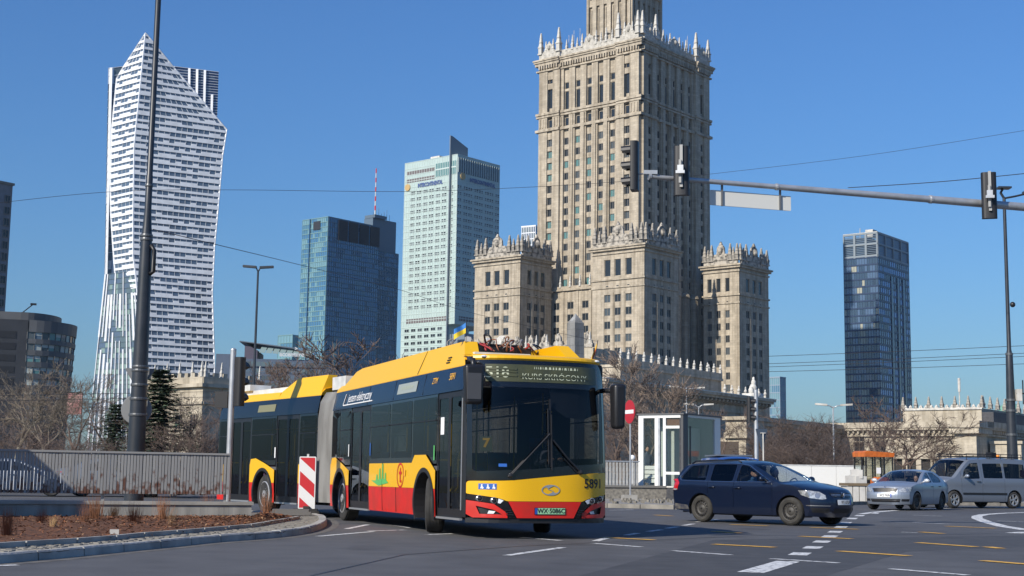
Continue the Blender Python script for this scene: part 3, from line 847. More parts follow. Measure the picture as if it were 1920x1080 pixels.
def facet(A, B, ztop, zbot, pitch, cell, seed, hr=(.36, .64)):
    r = random.Random(seed)
    mb = MB(); fl = 0; z = zbot
    while z < ztop:
        z1 = min(z + pitch, ztop)
        a0, b0, a1, b1 = zint(A, z), zint(B, z), zint(A, z1 - .01), zint(B, z1 - .01)
        if not (a0 and b0 and a1 and b1): z = z1; continue
        mb.quad(a0, b0, b1, a1, 0)
        wid = (b0 - a0).length; n = max(1, int(wid / cell)); nrm = (b0 - a0).cross(Vector((0, 0, 1))).normalized()
        if nrm.y > 0: nrm = -nrm
        m = MB(); h = r.choice(hr); k = 0
        gm = MB()
        while k < n:
            run = r.choice((1, 1, 2, 3)); h = {hr[0]: hr[1], hr[1]: hr[0]}[h] if r.random() < .75 else h
            e = min(n, k + run)
            def pt(f, zf):
                lo = a0 + (b0 - a0) * f; hi = a1 + (b1 - a1) * f
                return lo + (hi - lo) * zf
            wz = 1 - h
            q = [pt(k / n, 0), pt(e / n, 0), pt(e / n, wz), pt(k / n, wz)]
            m.extr([p + nrm * .35 for p in q], -nrm * .5)
            for c in range(k, e):           # mullions between the panes
                m.bar(pt(c / n, wz) + nrm * .1, pt(c / n, .995) + nrm * .1, .09, .2)
            k = e
        m.build('panel_row', M_TPANEL, tower)
        z = z1
    return mb
ZT = ridge[0].z
pt_ = (zat(300, 400, YR) - zat(300, 412.6, YR))
fm = facet(leftE, ridge, ZT - .5, leftE[-1].z + 8, pt_, 2.6, 5)
fm.build('glass_facet', M_TG1, tower)
fm = facet(ridge, rightE, ZT - .5, 20, pt_, 2.45, 9)
fm.build('glass_facet', M_TG1, tower)
# edge trims
for E_ in (ridge, leftE, rightE):
    m = MB(); m.tube(E_, .45, 4); m.build('edge_trim', M_TPANEL, tower)
# leaning glazed foot with slanting white fins
foot = [pl3([(198, 515, 612), (251, 508, 601)]), pl3([(177, 712, 610), (262, 712, 600)]), pl3([(160, 880, 610), (266, 880, 600)])]
def fpt2(f, t):
    if t < .5: a, b, tt = foot[0], foot[1], t * 2
    else: a, b, tt = foot[1], foot[2], t * 2 - 1
    lo = a[0] + (a[1] - a[0]) * f; hi = b[0] + (b[1] - b[0]) * f
    return lo + (hi - lo) * tt
m = MB(); r = random.Random(4)
for i in range(11):
    for j in range(40):
        t0, t1 = j / 40, (j + 1) / 40
        m.quad(fpt2(i / 11, t1), fpt2((i + 1) / 11, t1), fpt2((i + 1) / 11, t0), fpt2(i / 11, t0), r.choices((0, 1, 2), (4, 3, 2))[0])
m.build('foot_glazing', [M_TG1, M_TG2, mat('tower_glass_green', (.20, .28, .26), .1)], tower, kind='stuff')
for i in range(12):
    t0 = r.choice((0, 0, .1, .2)); m = MB()
    while t0 < 1:
        t1 = min(1, t0 + r.choice((.16, .22, .3)))
        m.bar(fpt2(i / 11, t0) + Vector((0, -.3, 0)), fpt2(i / 11, t1) + Vector((0, -.3, 0)), r.choice((.6, .3, .45, .9)), .5); t0 = t1 + r.choice((0, .0, .06))
    m.build('fin', M_TPANEL, tower)
m = MB()
for j in range(0, 41): m.bar(fpt2(0, j / 40) + Vector((0, -.12, 0)), fpt2(1, j / 40) + Vector((0, -.12, 0)), .25, .2)
m.build('floor_band', M_TG2, tower, kind='stuff')
# slab rising behind: pale striped left part, dark blue striped right part
def backslab(pts, n, mats_, wts, seed, fin):
    A0, B0, B1, A1 = pts
    r = random.Random(seed); m = MB(); f = MB(); J = 26
    for i in range(n):
        for j in range(J):
            g0 = lambda a, b: (A0 + (B0 - A0) * a) * (1 - b) + (A1 + (B1 - A1) * a) * b
            m.quad(g0(i / n, (j + 1) / J), g0((i + 1) / n, (j + 1) / J), g0((i + 1) / n, j / J), g0(i / n, j / J), r.choices(range(len(mats_)), wts)[0])
        if i % 2 == 0:
            b0, b1 = (0, 1) if r.random() < .6 else ((0, .5) if r.random() < .5 else (.35, 1))
            off = Vector((0, -.25, 0))
            f.bar(g0((i + .5) / n, b0) + off, g0((i + .5) / n, b1) + off, fin, .5)
    for j in range(J + 1): f.bar(g0(0, j / J) + Vector((0, -.1, 0)), g0(1, j / J) + Vector((0, -.1, 0)), .22, .2)
    m.build('rear_glazing', mats_, tower, kind='stuff'); f.build('rear_fin', M_TPANEL, tower, kind='stuff')
M_TBLUE = mat('tower_blue_glass', (.025, .05, .12), .1)
backslab([at(203, 128, 628), at(236, 124, 632), at(214, 520, 630), at(196, 520, 626)], 3, [M_TG1, M_TG2, M_TPANEL], (3, 3, 1), 2, 1.3)
backslab([at(322, 124, 648), at(410, 135, 660), at(406, 260, 660), at(322, 260, 648)], 12, [M_TBLUE, M_TG1], (4, 1), 3, 1.1)
m = MB()
q = [at(240, 124, 633.6), at(322, 124, 648.6), at(410, 135, 660.6), at(410, 135, 672), at(240, 124, 672)]
zb_ = 0
k = m.av(q + [Vector((p.x, p.y, 0)) for p in q]); n = len(q)
m.af([k + i for i in range(n)])
for i in range(n): m.af((k + i, k + n + i, k + n + (i + 1) % n, k + (i + 1) % n))
m.build('core', M_TG1, tower)

# ================================================================ HOTEL TOWER
AH = 40.0
YH = 640
M_MINT = mat('pale_mint_cladding', (.40, .50, .475), .45, var=.06, scale=.2)
M_MINT2 = mat('mint_grid', (.47, .56, .535), .5)
hotel, P = bframe('hotel_tower', 'pale mint hotel tower with rows of small windows and a roof fin', 855, 450, YH, AH)
A, Bq = wl(P, AH, 756, 450), wr(P, AH, 935, 450)
zf = lambda y: zat(855, y, YH)
zt, zu = zf(289), zf(607)
m = MB(); m.box(0, Bq, 0, A, zu, zt); m.build('main_block', M_MINT, hotel)
m = MB(); yleg = wl(P, AH, 838, 620); m.box(0, Bq * .5, yleg, A, 0, zu - .002); m.build('lower_block', M_MINT, hotel)
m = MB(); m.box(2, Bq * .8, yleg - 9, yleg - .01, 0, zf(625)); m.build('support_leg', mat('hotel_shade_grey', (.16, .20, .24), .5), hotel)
pitch = zf(400) - zf(412.2)
wm = [window_mesh('window', 3.0, pitch * .52, g_, M_MINT2, 1, rev=.14) for g_ in (M_DARKGLASS, M_GREYGLASS)]
ncol = 7; z0 = zf(343)
for F, W, nc in (('L', A, 7), ('R', Bq, 4)):
    grid = MB()
    for j in range(40):
        z = zt - j * pitch
        if z > zu: fbox(grid, F, 0, W, z - .12, z + .12, -.05, .14)
        if F == 'L' and z <= zu and z > 5: fbox(grid, F, yleg, W, z - .12, z + .12, -.05, .14)
    nn = nc * 3 if F == 'L' else nc * 4
    for i in range(nn + 1): fbox(grid, F, min(W - .1, max(.1, i * W / nn)) - .1, min(W - .1, max(.1, i * W / nn)) + .1, zu, zt, -.05, .12)
    grid.build('facade_grid', M_MINT2, hotel, kind='stuff')
    for j in range(23):
        z = z0 - (j + 1) * pitch + .25 * pitch
        if z < zu + pitch * 2.2: break
        if F == 'L':
            for i in range(nc): put_window(wm[rnd.random() < .45], hotel, F, W * (.08 + .84 * (i + .5) / nc) - 1.0, z, .02)
        else:
            for i in range(nc):
                for d in (-.5, .5): put_window(wm[rnd.random() < .5], hotel, F, W * (i + .5) / nc + d * 4.4, z, .02)
    if F == 'L':
        for j in range(5):
            z = zu - (j + 1) * pitch + .2 * pitch
            for i in range(6): put_window(wm[rnd.random() < .4], hotel, F, yleg + (W - yleg) * (.08 + .86 * (i + .5) / 6), z, .02)
    # louvres and the glazed crown
    m = MB(); fbox(m, F, W * .1, W * .9, zu + pitch * .55, zu + pitch * 1.25, -.05, .1); m.build('louvre_band', mat('louvre_brown', (.13, .11, .11), .7), hotel)
    if F == 'L':
        for ya, yb in ((306, 313), (321, 328)):
            m = MB(); fbox(m, F, W * .42, W * .96, zf(yb), zf(ya), -.05, .1); m.build('louvre_band', MATS['louvre_brown'], hotel)
        m = MB()
        for a, b in ((.02, .1), (.14, .4)): fbox(m, F, W * a, W * b, zf(325), zf(300), -.05, .16)
        m.build('crown_glazing', M_TEALGLASS, hotel)
        m = MB()
        for i in range(13): fbox(m, F, W * (.02 + .38 * i / 12) - .12, W * (.02 + .38 * i / 12) + .12, zf(325), zf(300), .1, .3)
        fbox(m, F, W * .02, W * .4, zf(313), zf(310.5), .1, .32); m.build('crown_mullion', M_MINT2, hotel)
    else:
        m = MB(); fbox(m, F, W * .02, W * .97, zf(322), zf(294), -.05, .16); m.build('crown_glazing', M_GREYGLASS, hotel)
        m = MB()
        for i in range(19): fbox(m, F, W * (.02 + .95 * i / 18) - .14, W * (.02 + .95 * i / 18) + .14, zf(322), zf(294), .1, .34)
        m.build('crown_mullion', M_MINT2, hotel)
# blade that runs up the left face and stands above the roof
s = wl(P, AH, 844, 450)
m = MB(); m.box(-1.4, 0, s - .25, s + .25, zf(660), zf(253))
k = [(0, s - .25, zt), (0, s - .25, zf(253)), (Bq * .36, s - .25, zf(268)), (Bq * .36, s - .25, zt)]
m.extr(k, (0, .5, 0)); m.build('roof_blade', mat('blade_grey', (.16, .19, .22), .5), hotel)
m = MB(); m.box(4, 9, A * .45, A * .62, zt, zt + 2.2); m.box(6, 10, A * .3, A * .42, zt, zt + 1.6); m.build('roof_plant', M_WHSTONE, hotel)
# lettering and round emblem
navy = mat('sign_navy', (.07, .11, .26), .5); gold = mat('sign_gold', (.48, .33, .14), .5)
m = MB(); zc = zf(336.5); h = zf(331) - zf(342)
text_mb(m, 'INTERCONTINENTAL', h * .95, lambda x, y: Vector((-.3, A * .50 - x, zc + y)), bold=.12, sx=.62); m.build('lettering', navy, hotel)
m = MB(); m.lathe([(h * .6, -.5), (h * .6, 0)], 20, 0, A * .93, zc, axis='x'); m.build('emblem', gold, hotel)
m = MB(); zc2 = zf(332)
text_mb(m, 'INTERCONTINENTAL', h * .9, lambda x, y: Vector((Bq * .58 + x, -.4, zc2 + y)), bold=.12, sx=.75); m.build('lettering', navy, hotel)
m = MB(); m.lathe([(h * .6, -.5), (h * .6, 0)], 20, Bq * .12, 0, zc2 + 1, axis='y'); m.build('emblem', gold, hotel)

# ================================================================ BLUE GLASS OFFICE TOWER WITH A MAST
AB = 40.0; YB = 560
M_B1 = mat('blue_glass', (.060, .165, .30), .06, spec=.9); M_B2 = mat('blue_glass_mid', (.075, .18, .27), .06, spec=.9); M_B3 = mat('blue_glass_pale', (.15, .28, .33), .1, spec=.9); M_B4 = mat('blue_glass_deep', (.026, .07, .15), .06, spec=.9)
M_BF = mat('blue_frame', (.06, .12, .16), .4)
blue, P = bframe('blue_office_tower', 'dark blue glass office tower with four louvre panels and a red and white mast', 612, 520, YB, AB)
A, Bq = wl(P, AB, 564, 520), wr(P, AB, 753, 520); Bm = wr(P, AB, 709, 520)
zf = lambda y: zat(612, y, YB)
zt = zf(406)
m = MB(); m.box(.3, Bm, .3, A, 0, zt - .3); m.build('main_block', M_B4, blue)
curtain(blue, 'L', .1, A - .05, 0, zt, 14, 52, [M_B2, M_B3, M_B1], (4, 4, 2), mat('sunlit_face_frame', (.16, .28, .29), .4), .12, .28, 0, 3)  # sunlight on the left face put into paler panes and frame
curtain(blue, 'R', .1, Bm - .1, 0, zt, 24, 52, [M_B1, M_B2, M_B4], (6, 2, 1), M_BF, .1, .22, 0, 4)
zq = zat(715, 440, YB + 20)
m = MB(); m.box(Bm, Bq, 4, A - 6, 0, zq + 8); m.build('rear_block', mat('rear_block_grey', (.10, .14, .18), .4), blue)
m = MB(); m.box(Bm + .01, Bq, 2.3, 3.99, 0, zq - 6); m.build('rear_wing', M_B4, blue)
curtain(blue, 'R', Bm + .05, Bq, 0, zq - 6, 14, 46, [M_B4, M_B1], (4, 2), M_BF, .1, .4, -2.2, 6)
for i in range(4):
    a = wr(P, AB, 634 + i * 20, 430); b = wr(P, AB, 634 + i * 20 + 17, 430)
    m = MB()
    for j in range(15): fbox(m, 'R', a, b, zf(408) - (j + 1) * (zf(408) - zf(446)) / 15, zf(408) - (j + .25) * (zf(408) - zf(446)) / 15, .1, .45)
    fbox(m, 'R', a, b, zf(446), zf(408), .02, .2)
    m.build('louvre_panel', mat('louvre_dark', (.02, .022, .03), .6), blue)
m = MB(); a = wl(P, AB, 596, 430); fbox(m, 'L', a - 1.6, a + 2.4, zf(428), zf(412), .1, .3); m.build('louvre_panel', MATS['louvre_dark'], blue)
s = wl(P, AB, 582, 430); m = MB(); fbox(m, 'L', s - .2, s + .2, 0, zt, .1, .5); m.build('vertical_seam', M_B4, blue)
s = wr(P, AB, 629, 600); m = MB()
for j in range(16): fbox(m, 'R', s - .7, s + .7, j * 3.4, j * 3.4 + 2.3, .1, .3)
m.build('stair_light_strip', mat('pale_green_glass', (.32, .42, .36), .3), blue)
m = MB(); m.box(-3, 8, A, A + 9, 0, zat(550, 633, YB + 20)); m.build('side_annex', M_B2, blue)
curtain(blue, 'L', A + .1, A + 9, 0, zat(550, 633, YB + 20), 5, 18, [M_B3, M_B2], (3, 2), MATS['sunlit_face_frame'], .12, .3, 3.1, 7)
pm = at(703, 410, YB + 28); M_ = Matrix.Translation((P.x, P.y, 0)) @ Matrix.Rotation(R(90 - AB), 4, 'Z'); lp = M_.inverted() @ pm
h0 = zat(703, 412, YB + 28); h1 = zat(704, 316, YB + 28)
red = mat('signal_red', (.55, .04, .03), .5)
ms = MB(); ms.tube([(lp.x, lp.y, h0 - 6), (lp.x, lp.y, h0)], .8, 6); ms.tube([(lp.x, lp.y, h0), (lp.x, lp.y, h1)], [.30, .2], 6)
mast = ms.build('mast', M_WHITE, blue)
for j in range(0, 11, 2):
    m = MB(); za, zb2 = h0 + (h1 - h0) * j / 11, h0 + (h1 - h0) * (j + 1) / 11; m.tube([(lp.x, lp.y, za), (lp.x, lp.y, zb2)], .34 - .01 * j, 6); m.build('red_band', red, mast)
m = MB(); m.box(lp.x - 3, lp.x + 4, lp.y - 3, lp.y + 3, zq + 8, zq + 9.3)
for k in range(7): m.tube([(lp.x - 3 + k * 1.6, lp.y - 2, zq + 8), (lp.x - 3 + k * 1.6, lp.y - 2, zq + 10.4 + k % 3)], .12, 4)
m.build('roof_plant', MATS['rear_block_grey'], blue)

# ================================================================ RIGHT GLASS TOWER
AT = 38.0; YT = 520
rt, P = bframe('dark_glass_tower', 'dark blue glass tower with a latticed open top, standing alone on the right', 1648, 600, YT, AT)
A, Bq = wl(P, AT, 1583.5, 600), wr(P, AT, 1706, 600)
zf = lambda y: zat(1648, y, YT); zt = zf(435); zc = zf(481)
m = MB(); m.box(.3, Bq, .3, A, 0, zc); m.build('main_block', M_B4, rt)
M_R1 = mat('night_glass', (.042, .068, .105), .07, spec=.9); M_R2 = mat('slate_glass', (.08, .125, .20), .07, spec=.9); M_R3 = mat('blind_glass', (.34, .34, .27), .3); M_R4 = mat('sky_glass', (.12, .24, .48), .06, spec=.9)
M_RF = mat('navy_band', (.014, .035, .085), .4)
nz = 31
curtain(rt, 'L', .05, A, 0, zc, 13, nz, [M_R1, M_R2, M_R3], (7, 4, 1.1), M_RF, .06, .55, 0, 11)
curtain(rt, 'R', .05, Bq, 0, zc, 16, nz, [M_R4, M_R2, M_R1], (5, 3, 2), M_RF, .06, .8, 0, 12)
for s in (.42, .62, .8):
    m = MB(); fbox(m, 'R', Bq * s - .8, Bq * s + .8, 0, zc - 6, .05, .3); m.build('vertical_recess', M_R1, rt)
lat = mat('lattice_grey', (.20, .235, .26), .5)
m = MB(); m.box(.4, Bq - .2, A * .3, A - .3, zc, zt - 1.5); m.build('crown_core', M_R2, rt)
for F, W, nn in (('L', A, 3), ('R', Bq, 4)):
    m = MB()
    for i in range(nn + 1):
        s = W * i / nn; fbox(m, F, max(0, s - .4), min(W, s + .4), zc, zt, -.4, .25)
    for z in (zc + .2, (zc + zt) / 2, zt - .6): fbox(m, F, 0, W, z, z + .7, -.3, .2)
    m.build('crown_frame', lat, rt)
    m = MB()
    for j in range(14): fbox(m, F, .2, W - .2, zc + j * (zt - zc) / 14, zc + j * (zt - zc) / 14 + .28, -.25, -.05)
    m.build('crown_louvre', mat('louvre_blue', (.10, .14, .18), .4), rt, kind='stuff')
m = MB(); fbox(m, 'R', .3, Bq - .3, zc, zt - .4, -.35, -.3); m.build('crown_glass', M_R4, rt)
m = MB(); m.box(3, 7, 3, 6, zt - 1, zt + 1.8); m.tube([(5, 9, zt - 1), (5, 9, zt + 3)], .15, 5); m.box(0, Bq, 0, .3, zt, zt + .3); m.box(0, .3, .3, A, zt, zt + .3); m.build('roof_plant', M_WHSTONE, rt)

# ================================================================ SMALL FAR BUILDINGS
def simple_tower(name, label, px, pl, pr, py, Y, alpha, m0, m1, nl, nr, pitch, rib, seed):
    o, P = bframe(name, label, px, py, Y, alpha)
    A, Bq = wl(P, alpha, pl, py + 30), wr(P, alpha, pr, py + 30); zt = zat(px, py, Y)
    m = MB(); m.box(.2, Bq, .2, A, 0, zt); m.build('core', m0, o)
    nz = max(3, int(zt / pitch))
    curtain(o, 'L', 0, A, 0, zt, nl, nz, [m1, m0], (3, 2), rib, .3, .5, .05, seed)
    curtain(o, 'R', 0, Bq, 0, zt, nr, nz, [m1, m0], (3, 2), rib, .3, .5, .05, seed + 1)
    m = MB(); m.box(-.3, Bq + .3, -.3, A + .3, zt, zt + .6); m.build('roof', rib, o)
    return o
simple_tower('pale_office_block', 'small pale gridded office block seen between the left corner tower and the palace shaft', 1004, 978, 1040, 424, 760, 30, M_TG2, M_TG1, 8, 8, 3.4, M_TPANEL, 21)
simple_tower('hazy_office_block', 'hazy blue grey office block far away, just right of the palace towers', 1462, 1440, 1473, 708, 800, 40, M_B2, M_B3, 6, 6, 4.0, mat('haze_tinted_frame', (.22, .29, .36), .6), 23)  # distance haze is put into the pale blue frame colour
# left edge tower: flat wall with small windows
o, P = bframe('grey_tower_block', 'grey concrete tower block cut off by the left edge of the picture', 17, 460, 300, -54)
m = MB(); zt = zat(17, 348, 300); m.box(0, 20, 0, 18, 0, zt); m.build('wall', mat('grey_blue_concrete', (.20, .20, .215), .8, var=.1, scale=1), o)
me = window_mesh('window', 1.4, 1.7, M_DARKGLASS, M_FRAME, 1)
for j in range(13):
    for i in range(4): put_window(me, o, 'L', 1.1 + i * 3.6, zt - 4 - j * 2.5, .02)
m = MB(); m.box(-.3, 20.3, -.3, 18.3, zt, zt + .5); m.build('roof', M_FRAME, o)

# ================================================================ CURVED DARK BUILDING (left)
YC = 215
pc = at(52, 620, YC)
cur = thing('curved_office_building', 'dark grey office building with a rounded end and ribbon windows, left behind bare trees', 'building', (pc.x, pc.y, 0), R(17))
M_DK = mat('near_black_wall', (.022, .024, .029), .5, var=.12, scale=.5); M_GR = mat('grey_cladding', (.085, .088, .092), .5, var=.1, scale=.4)
def plan(k):      # outline of the rounded end, scaled by k outwards
    pts = [(0, 0)]
    rx, ry = 6.9 * k, 8.0
    for a in range(0, 100, 9): pts.append((rx * math.sin(R(a)) , ry - ry * math.cos(R(a)) if a else 0))
    return pts[1:] + [(6.9 * k - .4, 16)]
ztop = zat(52, 600, YC); rows = [(622, 635), (644, 656), (666, 678), (688, 700), (710, 722), (733, 745), (757, 768), (780, 791), (803, 814)]
zf = lambda y: zat(52, y, YC)
def ring(mb, z0, z1, k0, k1, off, mi=0):
    A, B = plan(k0), plan(k1)
    for i in range(len(A) - 1):
        mb.quad((A[i][0] + off, A[i][1] - off, z0), (A[i + 1][0] + off, A[i + 1][1] - off, z0), (B[i + 1][0] + off, B[i + 1][1] - off, z1), (B[i][0] + off, B[i][1] - off, z1), mi)
K = lambda z: .86 + .16 * z / ztop
edge_z = [ztop]
for a, b in rows: edge_z += [zf(a), zf(b)]
edge_z.append(0)
for i in range(0, len(edge_z), 2):
    m = MB(); z1, z0 = edge_z[i], edge_z[i + 1]
    ring(m, z0, z1, K(z0), K(z1), .18); A = plan(K(z1)); B = plan(K(z0))
    m.quad((0, 0, z0), (0, -.18, z0), (0, -.18, z1), (0, 0, z1))
    for kk, (PP, zz) in enumerate(((A, z1), (B, z0))):
        k = m.av([(x + .18, y - .18, zz) for x, y in PP] + [(x - .4, y + .4, zz) for x, y in PP]); n = len(PP)
        for q in range(n - 1): m.af((k + q, k + q + 1, k + n + q + 1, k + n + q))
    m.build('cladding_band', M_GR, cur)
gl3 = [M_TG1, M_GREYGLASS, M_TEALGLASS, mat('office_blind', (.36, .40, .38), .5)]
r = random.Random(12)
for a, b in rows:
    z1, z0 = zf(a), zf(b); A, B = plan(K(z1)), plan(K(z0))
    for i in range(len(A) - 1):
        m = MB(); gi = r.choices((0, 1, 2, 3), (4, 3, 2, 2))[0]
        m.quad((B[i][0], B[i][1], z0), (B[i + 1][0], B[i + 1][1], z0), (A[i + 1][0], A[i + 1][1], z1), (A[i][0], A[i][1], z1), 0)
        m.tube([(B[i][0], B[i][1] - .05, z0), (A[i][0], A[i][1] - .05, z1)], .07, 4, 1)
        if r.random() < .5: m.quad((B[i][0], B[i][1] - .03, (z0 + z1) / 2), (B[i + 1][0], B[i + 1][1] - .03, (z0 + z1) / 2), (A[i + 1][0], A[i + 1][1] - .03, z1), (A[i][0], A[i][1] - .03, z1), 2)
        m.build('window', [gl3[gi], M_GR, gl3[r.choice((0, 3))]], cur)
m = MB(); m.box(-45, 0, 0, 24, 0, ztop); m.build('dark_block', M_DK, cur)  # flat block and its windows are near black all over
m = MB(); m.box(-45, -1.2, 3, 20, ztop, zat(52, 582, YC)); m.build('roof_house', M_GR, cur)
m = MB(); k = plan(.83); zz = zat(52, 583, YC)
pp = [(x - 1.0, y + 2, ztop) for x, y in k] + [(-1.2, 26, ztop)]; pp = [(-1.2, 2, ztop)] + pp[1:]
m.extr(pp, (0, 0, zz - ztop)); m.build('roof_drum', M_GR, cur)
for i in range(4):
    for a, b in rows[:6]:
        m = MB(); m.box(-4.0 - i * 3.6, -1.6 - i * 3.6, -.06, .0, zf(b), zf(a)); m.build('black_window', M_BLACK, cur)
m = MB(); m.tube([(-1.5, 6, zz), (.4, 5, zz + 1.6)], .09, 5); m.box(0, .9, 4.6, 5.4, zz + 1.5, zz + 1.75); m.build('roof_camera', M_BLACK, cur)

# ================================================================ OFFICE BUILDING WITH A SLOPING GLASS ROOF
YA = 330
pc = at(404, 665, YA)
acc = thing('sloped_roof_office', 'low blue grey office building with a sloping glazed roof and white letters', 'building', (pc.x, pc.y, 0), R(4))
sc = lambda n: pw(n, YA)
zf = lambda y: zat(500, y, YA)
M_AB = mat('slate_blue_cladding', (.07, .095, .14), .5, var=.08, scale=.4)
m = MB(); m.box(0, sc(215), 0, 20, 0, zf(690)); m.box(0, sc(26), 1, 20, zf(690), zf(664)); m.box(sc(22), sc(205), 1.2, 20, zf(690), zf(672)); m.build('wall', M_AB, acc)
m = MB(); m.extr([(sc(52), 2, zf(672)), (sc(52), 2, zf(643)), (sc(76), 2, zf(655)), (sc(76), 2, zf(672))], (0, 14, 0)); m.build('stair_head', mat('plum_grey', (.07, .06, .09), .6), acc)
m = MB(); m.extr([(sc(42), 1, zf(640)), (sc(44), 1, zf(638.5)), (sc(150), 1, zf(650)), (sc(190), 1, zf(668)), (sc(188), 1, zf(669)), (sc(148), 1, zf(652))], (0, 16, 0)); m.build('sloping_roof', mat('zinc', (.10, .125, .16), .45), acc)
for i in range(8):
    m = MB(); x0 = sc(80) + i * sc(12.4); x1 = x0 + sc(10.8); sh = sc(4)
    m.extr([(x0, .9, zf(660 + i * .6)), (x1, .9, zf(660.6 + i * .6)), (x1 + sh, 1.8, zf(648.5 + i * .9)), (x0 + sh, 1.8, zf(648 + i * .9))], (0, .12, 0))
    m.build('roof_pane', mat('pale_roof_glass', (.20, .27, .27), .3), acc)
m = MB(); text_mb(m, 'accenture', sc(11.5), lambda x, y: Vector((sc(142) + x, .2, zf(663) + y)), sx=1.0, bold=.06); text_mb(m, '>', sc(9), lambda x, y: Vector((sc(150) + x, .2, zf(652) + y)), bold=.06); m.build('lettering', mat('sign_white', (.45, .48, .5), .5), acc)
r = random.Random(5)
for j in range(6):
    for i in range(19):
        m = MB(); x0 = sc(30) + i * sc(9.3); z1 = zf(678 + j * 13); m.box(x0, x0 + sc(8), -.05, .02, z1 - sc(8), z1); m.build('window', r.choice((M_TG1, M_GREYGLASS, M_TG2)), acc)

# ================================================================ STONE BUILDING BEHIND THE LEFT TREES
P = at(380, 740, 165)
lb, P = bframe('crenellated_stone_building', 'pale stone building with a pinnacled parapet behind the spruce, left', 0, 0, 0, 40, P=Vector((P.x, P.y, 0)))
A, zt = wl(P, 40, 262, 740), zat(380, 706, 165)
m = MB(); m.box(0, 9, 0, A, 0, zt - 1.2); m.build('wall', M_STONE2, lb)
m = MB()
for F, W in (('L', A), ('R', 9)):
    s0 = -.5 if F == 'L' else 0
    fbox(m, F, s0, W + .4, zt - 1.2, zt - .8, -.4, .5); fbox(m, F, 0, W, zt - .8, zt, -.5, .1); fbox(m, F, s0 * .4, W, zt - 3.2, zt - 2.9, 0, .25)
    for i in range(int(W / 1.3)): fbox(m, F, .3 + i * 1.3, .9 + i * 1.3, zt, zt + .5, -.4, .05)
m.build('parapet', M_STONE2, lb)
for i in range(6): put('pinnacle', PIN_W, lb, (.3, i * A / 5, zt), 0, (1.8, 1.8, 1.8))
for i in range(4): put('pinnacle', PIN_W, lb, (i * 2.9, .3, zt), 0, (1.8, 1.8, 1.8))
me = window_mesh('window', 1.2, 1.9, M_DARKGLASS, M_STONE, 1)
for s in (.12, .35, .58, .82):
    for z in (zt - 6.2, zt - 9.6): put_window(me, lb, 'L', A * s, z, .02)
# obelisk
P = at(1079, 640, 190)
ob = thing('stone_obelisk', 'grey stone obelisk with a pyramid tip rising behind the bus roof', 'obelisk', (P.x, P.y, 0), R(38))
zt, zq = zat(1079, 588, 190), zat(1079, 606, 190)
gs = stone('grey_granite', (.27, .28, .29), 1.6, 1.1, .12)
m = MB(); m.frustum(0, 0, 0, zq, .98, .98, .80, .80); m.build('shaft', gs, ob)
m = MB(); m.frustum(0, 0, zq, zt, .80, .80, .02, .02); m.build('tip', gs, ob)
# pink poster hoarding
P = at(139, 760, 120)
hb = thing('poster_hoarding', 'pink poster board standing among the bare trees on the left', 'billboard', (P.x, P.y, 0), R(8))
z0, z1 = zat(139, 777, 120), zat(139, 737, 120)
pk = mat('pink_poster', (.55, .30, .27), .7, c2=(.30, .12, .11), scale=1.2)
m = MB(); m.box(-.62, .62, -.05, .05, z0, z1); m.build('poster', pk, hb)
m = MB(); m.box(-.68, -.62, -.08, .08, 0, z1 + .08); m.box(.62, .68, -.08, .08, 0, z1 + .08); m.box(-.62, .62, -.08, .08, z1, z1 + .08); m.build('frame', M_BLACK, hb)
# ================================================================ ARTICULATED BUS
M_BYEL = mat('bus_yellow', (.76, .42, .004), .4, coat=.15)
M_BRED = mat('bus_red', (.62, .012, .006), .4, coat=.12, c2=(.46, .022, .013), scale=2.5, detail=6)
M_NAVY = mat('bus_navy', (.004, .007, .022), .15, coat=.1, spec=.35)
M_BBLK = mat('bus_gloss_black', (.006, .006, .008), .12, coat=.3)
M_TRIM = mat('bus_trim_black', (.014, .014, .016), .4)
M_BGL = glass('bus_glass', (.17, .18, .185), .6, .01, .02)
M_WSG = glass('bus_windscreen', (.34, .37, .38), .5, .01, .025)
M_BEL = mat('bellows_grey', (.33, .325, .31), .75, c2=(.20, .195, .185), scale=2, stretch=(1, 1, .4))
M_BWHT = mat('bus_roof_white', (.68, .68, .66), .5, c2=(.48, .48, .46), scale=3)
M_SILV = mat('silver_trim', (.55, .56, .57), .3, .7)
M_YRAIL = mat('handrail_yellow', (.75, .48, .02), .4)
M_SEAT = mat('seat_blue', (.02, .035, .10), .8, c2=(.08, .02, .03), scale=9)
M_INT = mat('interior_grey', (.10, .10, .105), .7)
M_LENS = mat('lamp_lens', (.35, .37, .40), .06, .6)
M_LAMPD = mat('lamp_dark', (.03, .03, .035), .1)
M_ORNG = mat('digit_orange', (.80, .42, .02), .5)
BTH = .354
bus = thing('articulated_bus', 'long yellow and red articulated city bus numbered 5891 turning across the junction', 'bus', (.606, 23.42, 0), math.atan2(math.cos(BTH), -math.sin(BTH)))
DEL, PIV = .215, 10.78
def XF(d):
    return Matrix.Translation((PIV, 0, 0)) @ Matrix.Rotation(d, 4, 'Z') @ Matrix.Translation((-PIV, 0, 0))
REAR = XF(DEL)
def lean(z): return .17 * max(0, (z - .95) / 2.0) ** 1.5
def US(v, z): return .42 * (abs(v) / 1.25) ** 3.6 + lean(z)
def ys(z): return 1.25 - (.13 * ((z - 2.35) / .65) ** 1.6 if z > 2.35 else 0) - (.02 * ((.5 - z) / .2) if z < .5 else 0)
def side_fn(sg, off=0): return lambda u, z: Vector((u, sg * (ys(z) + off), z))
def front_fn(off=0): return lambda v, z: Vector((US(v, z) - off, v, z))
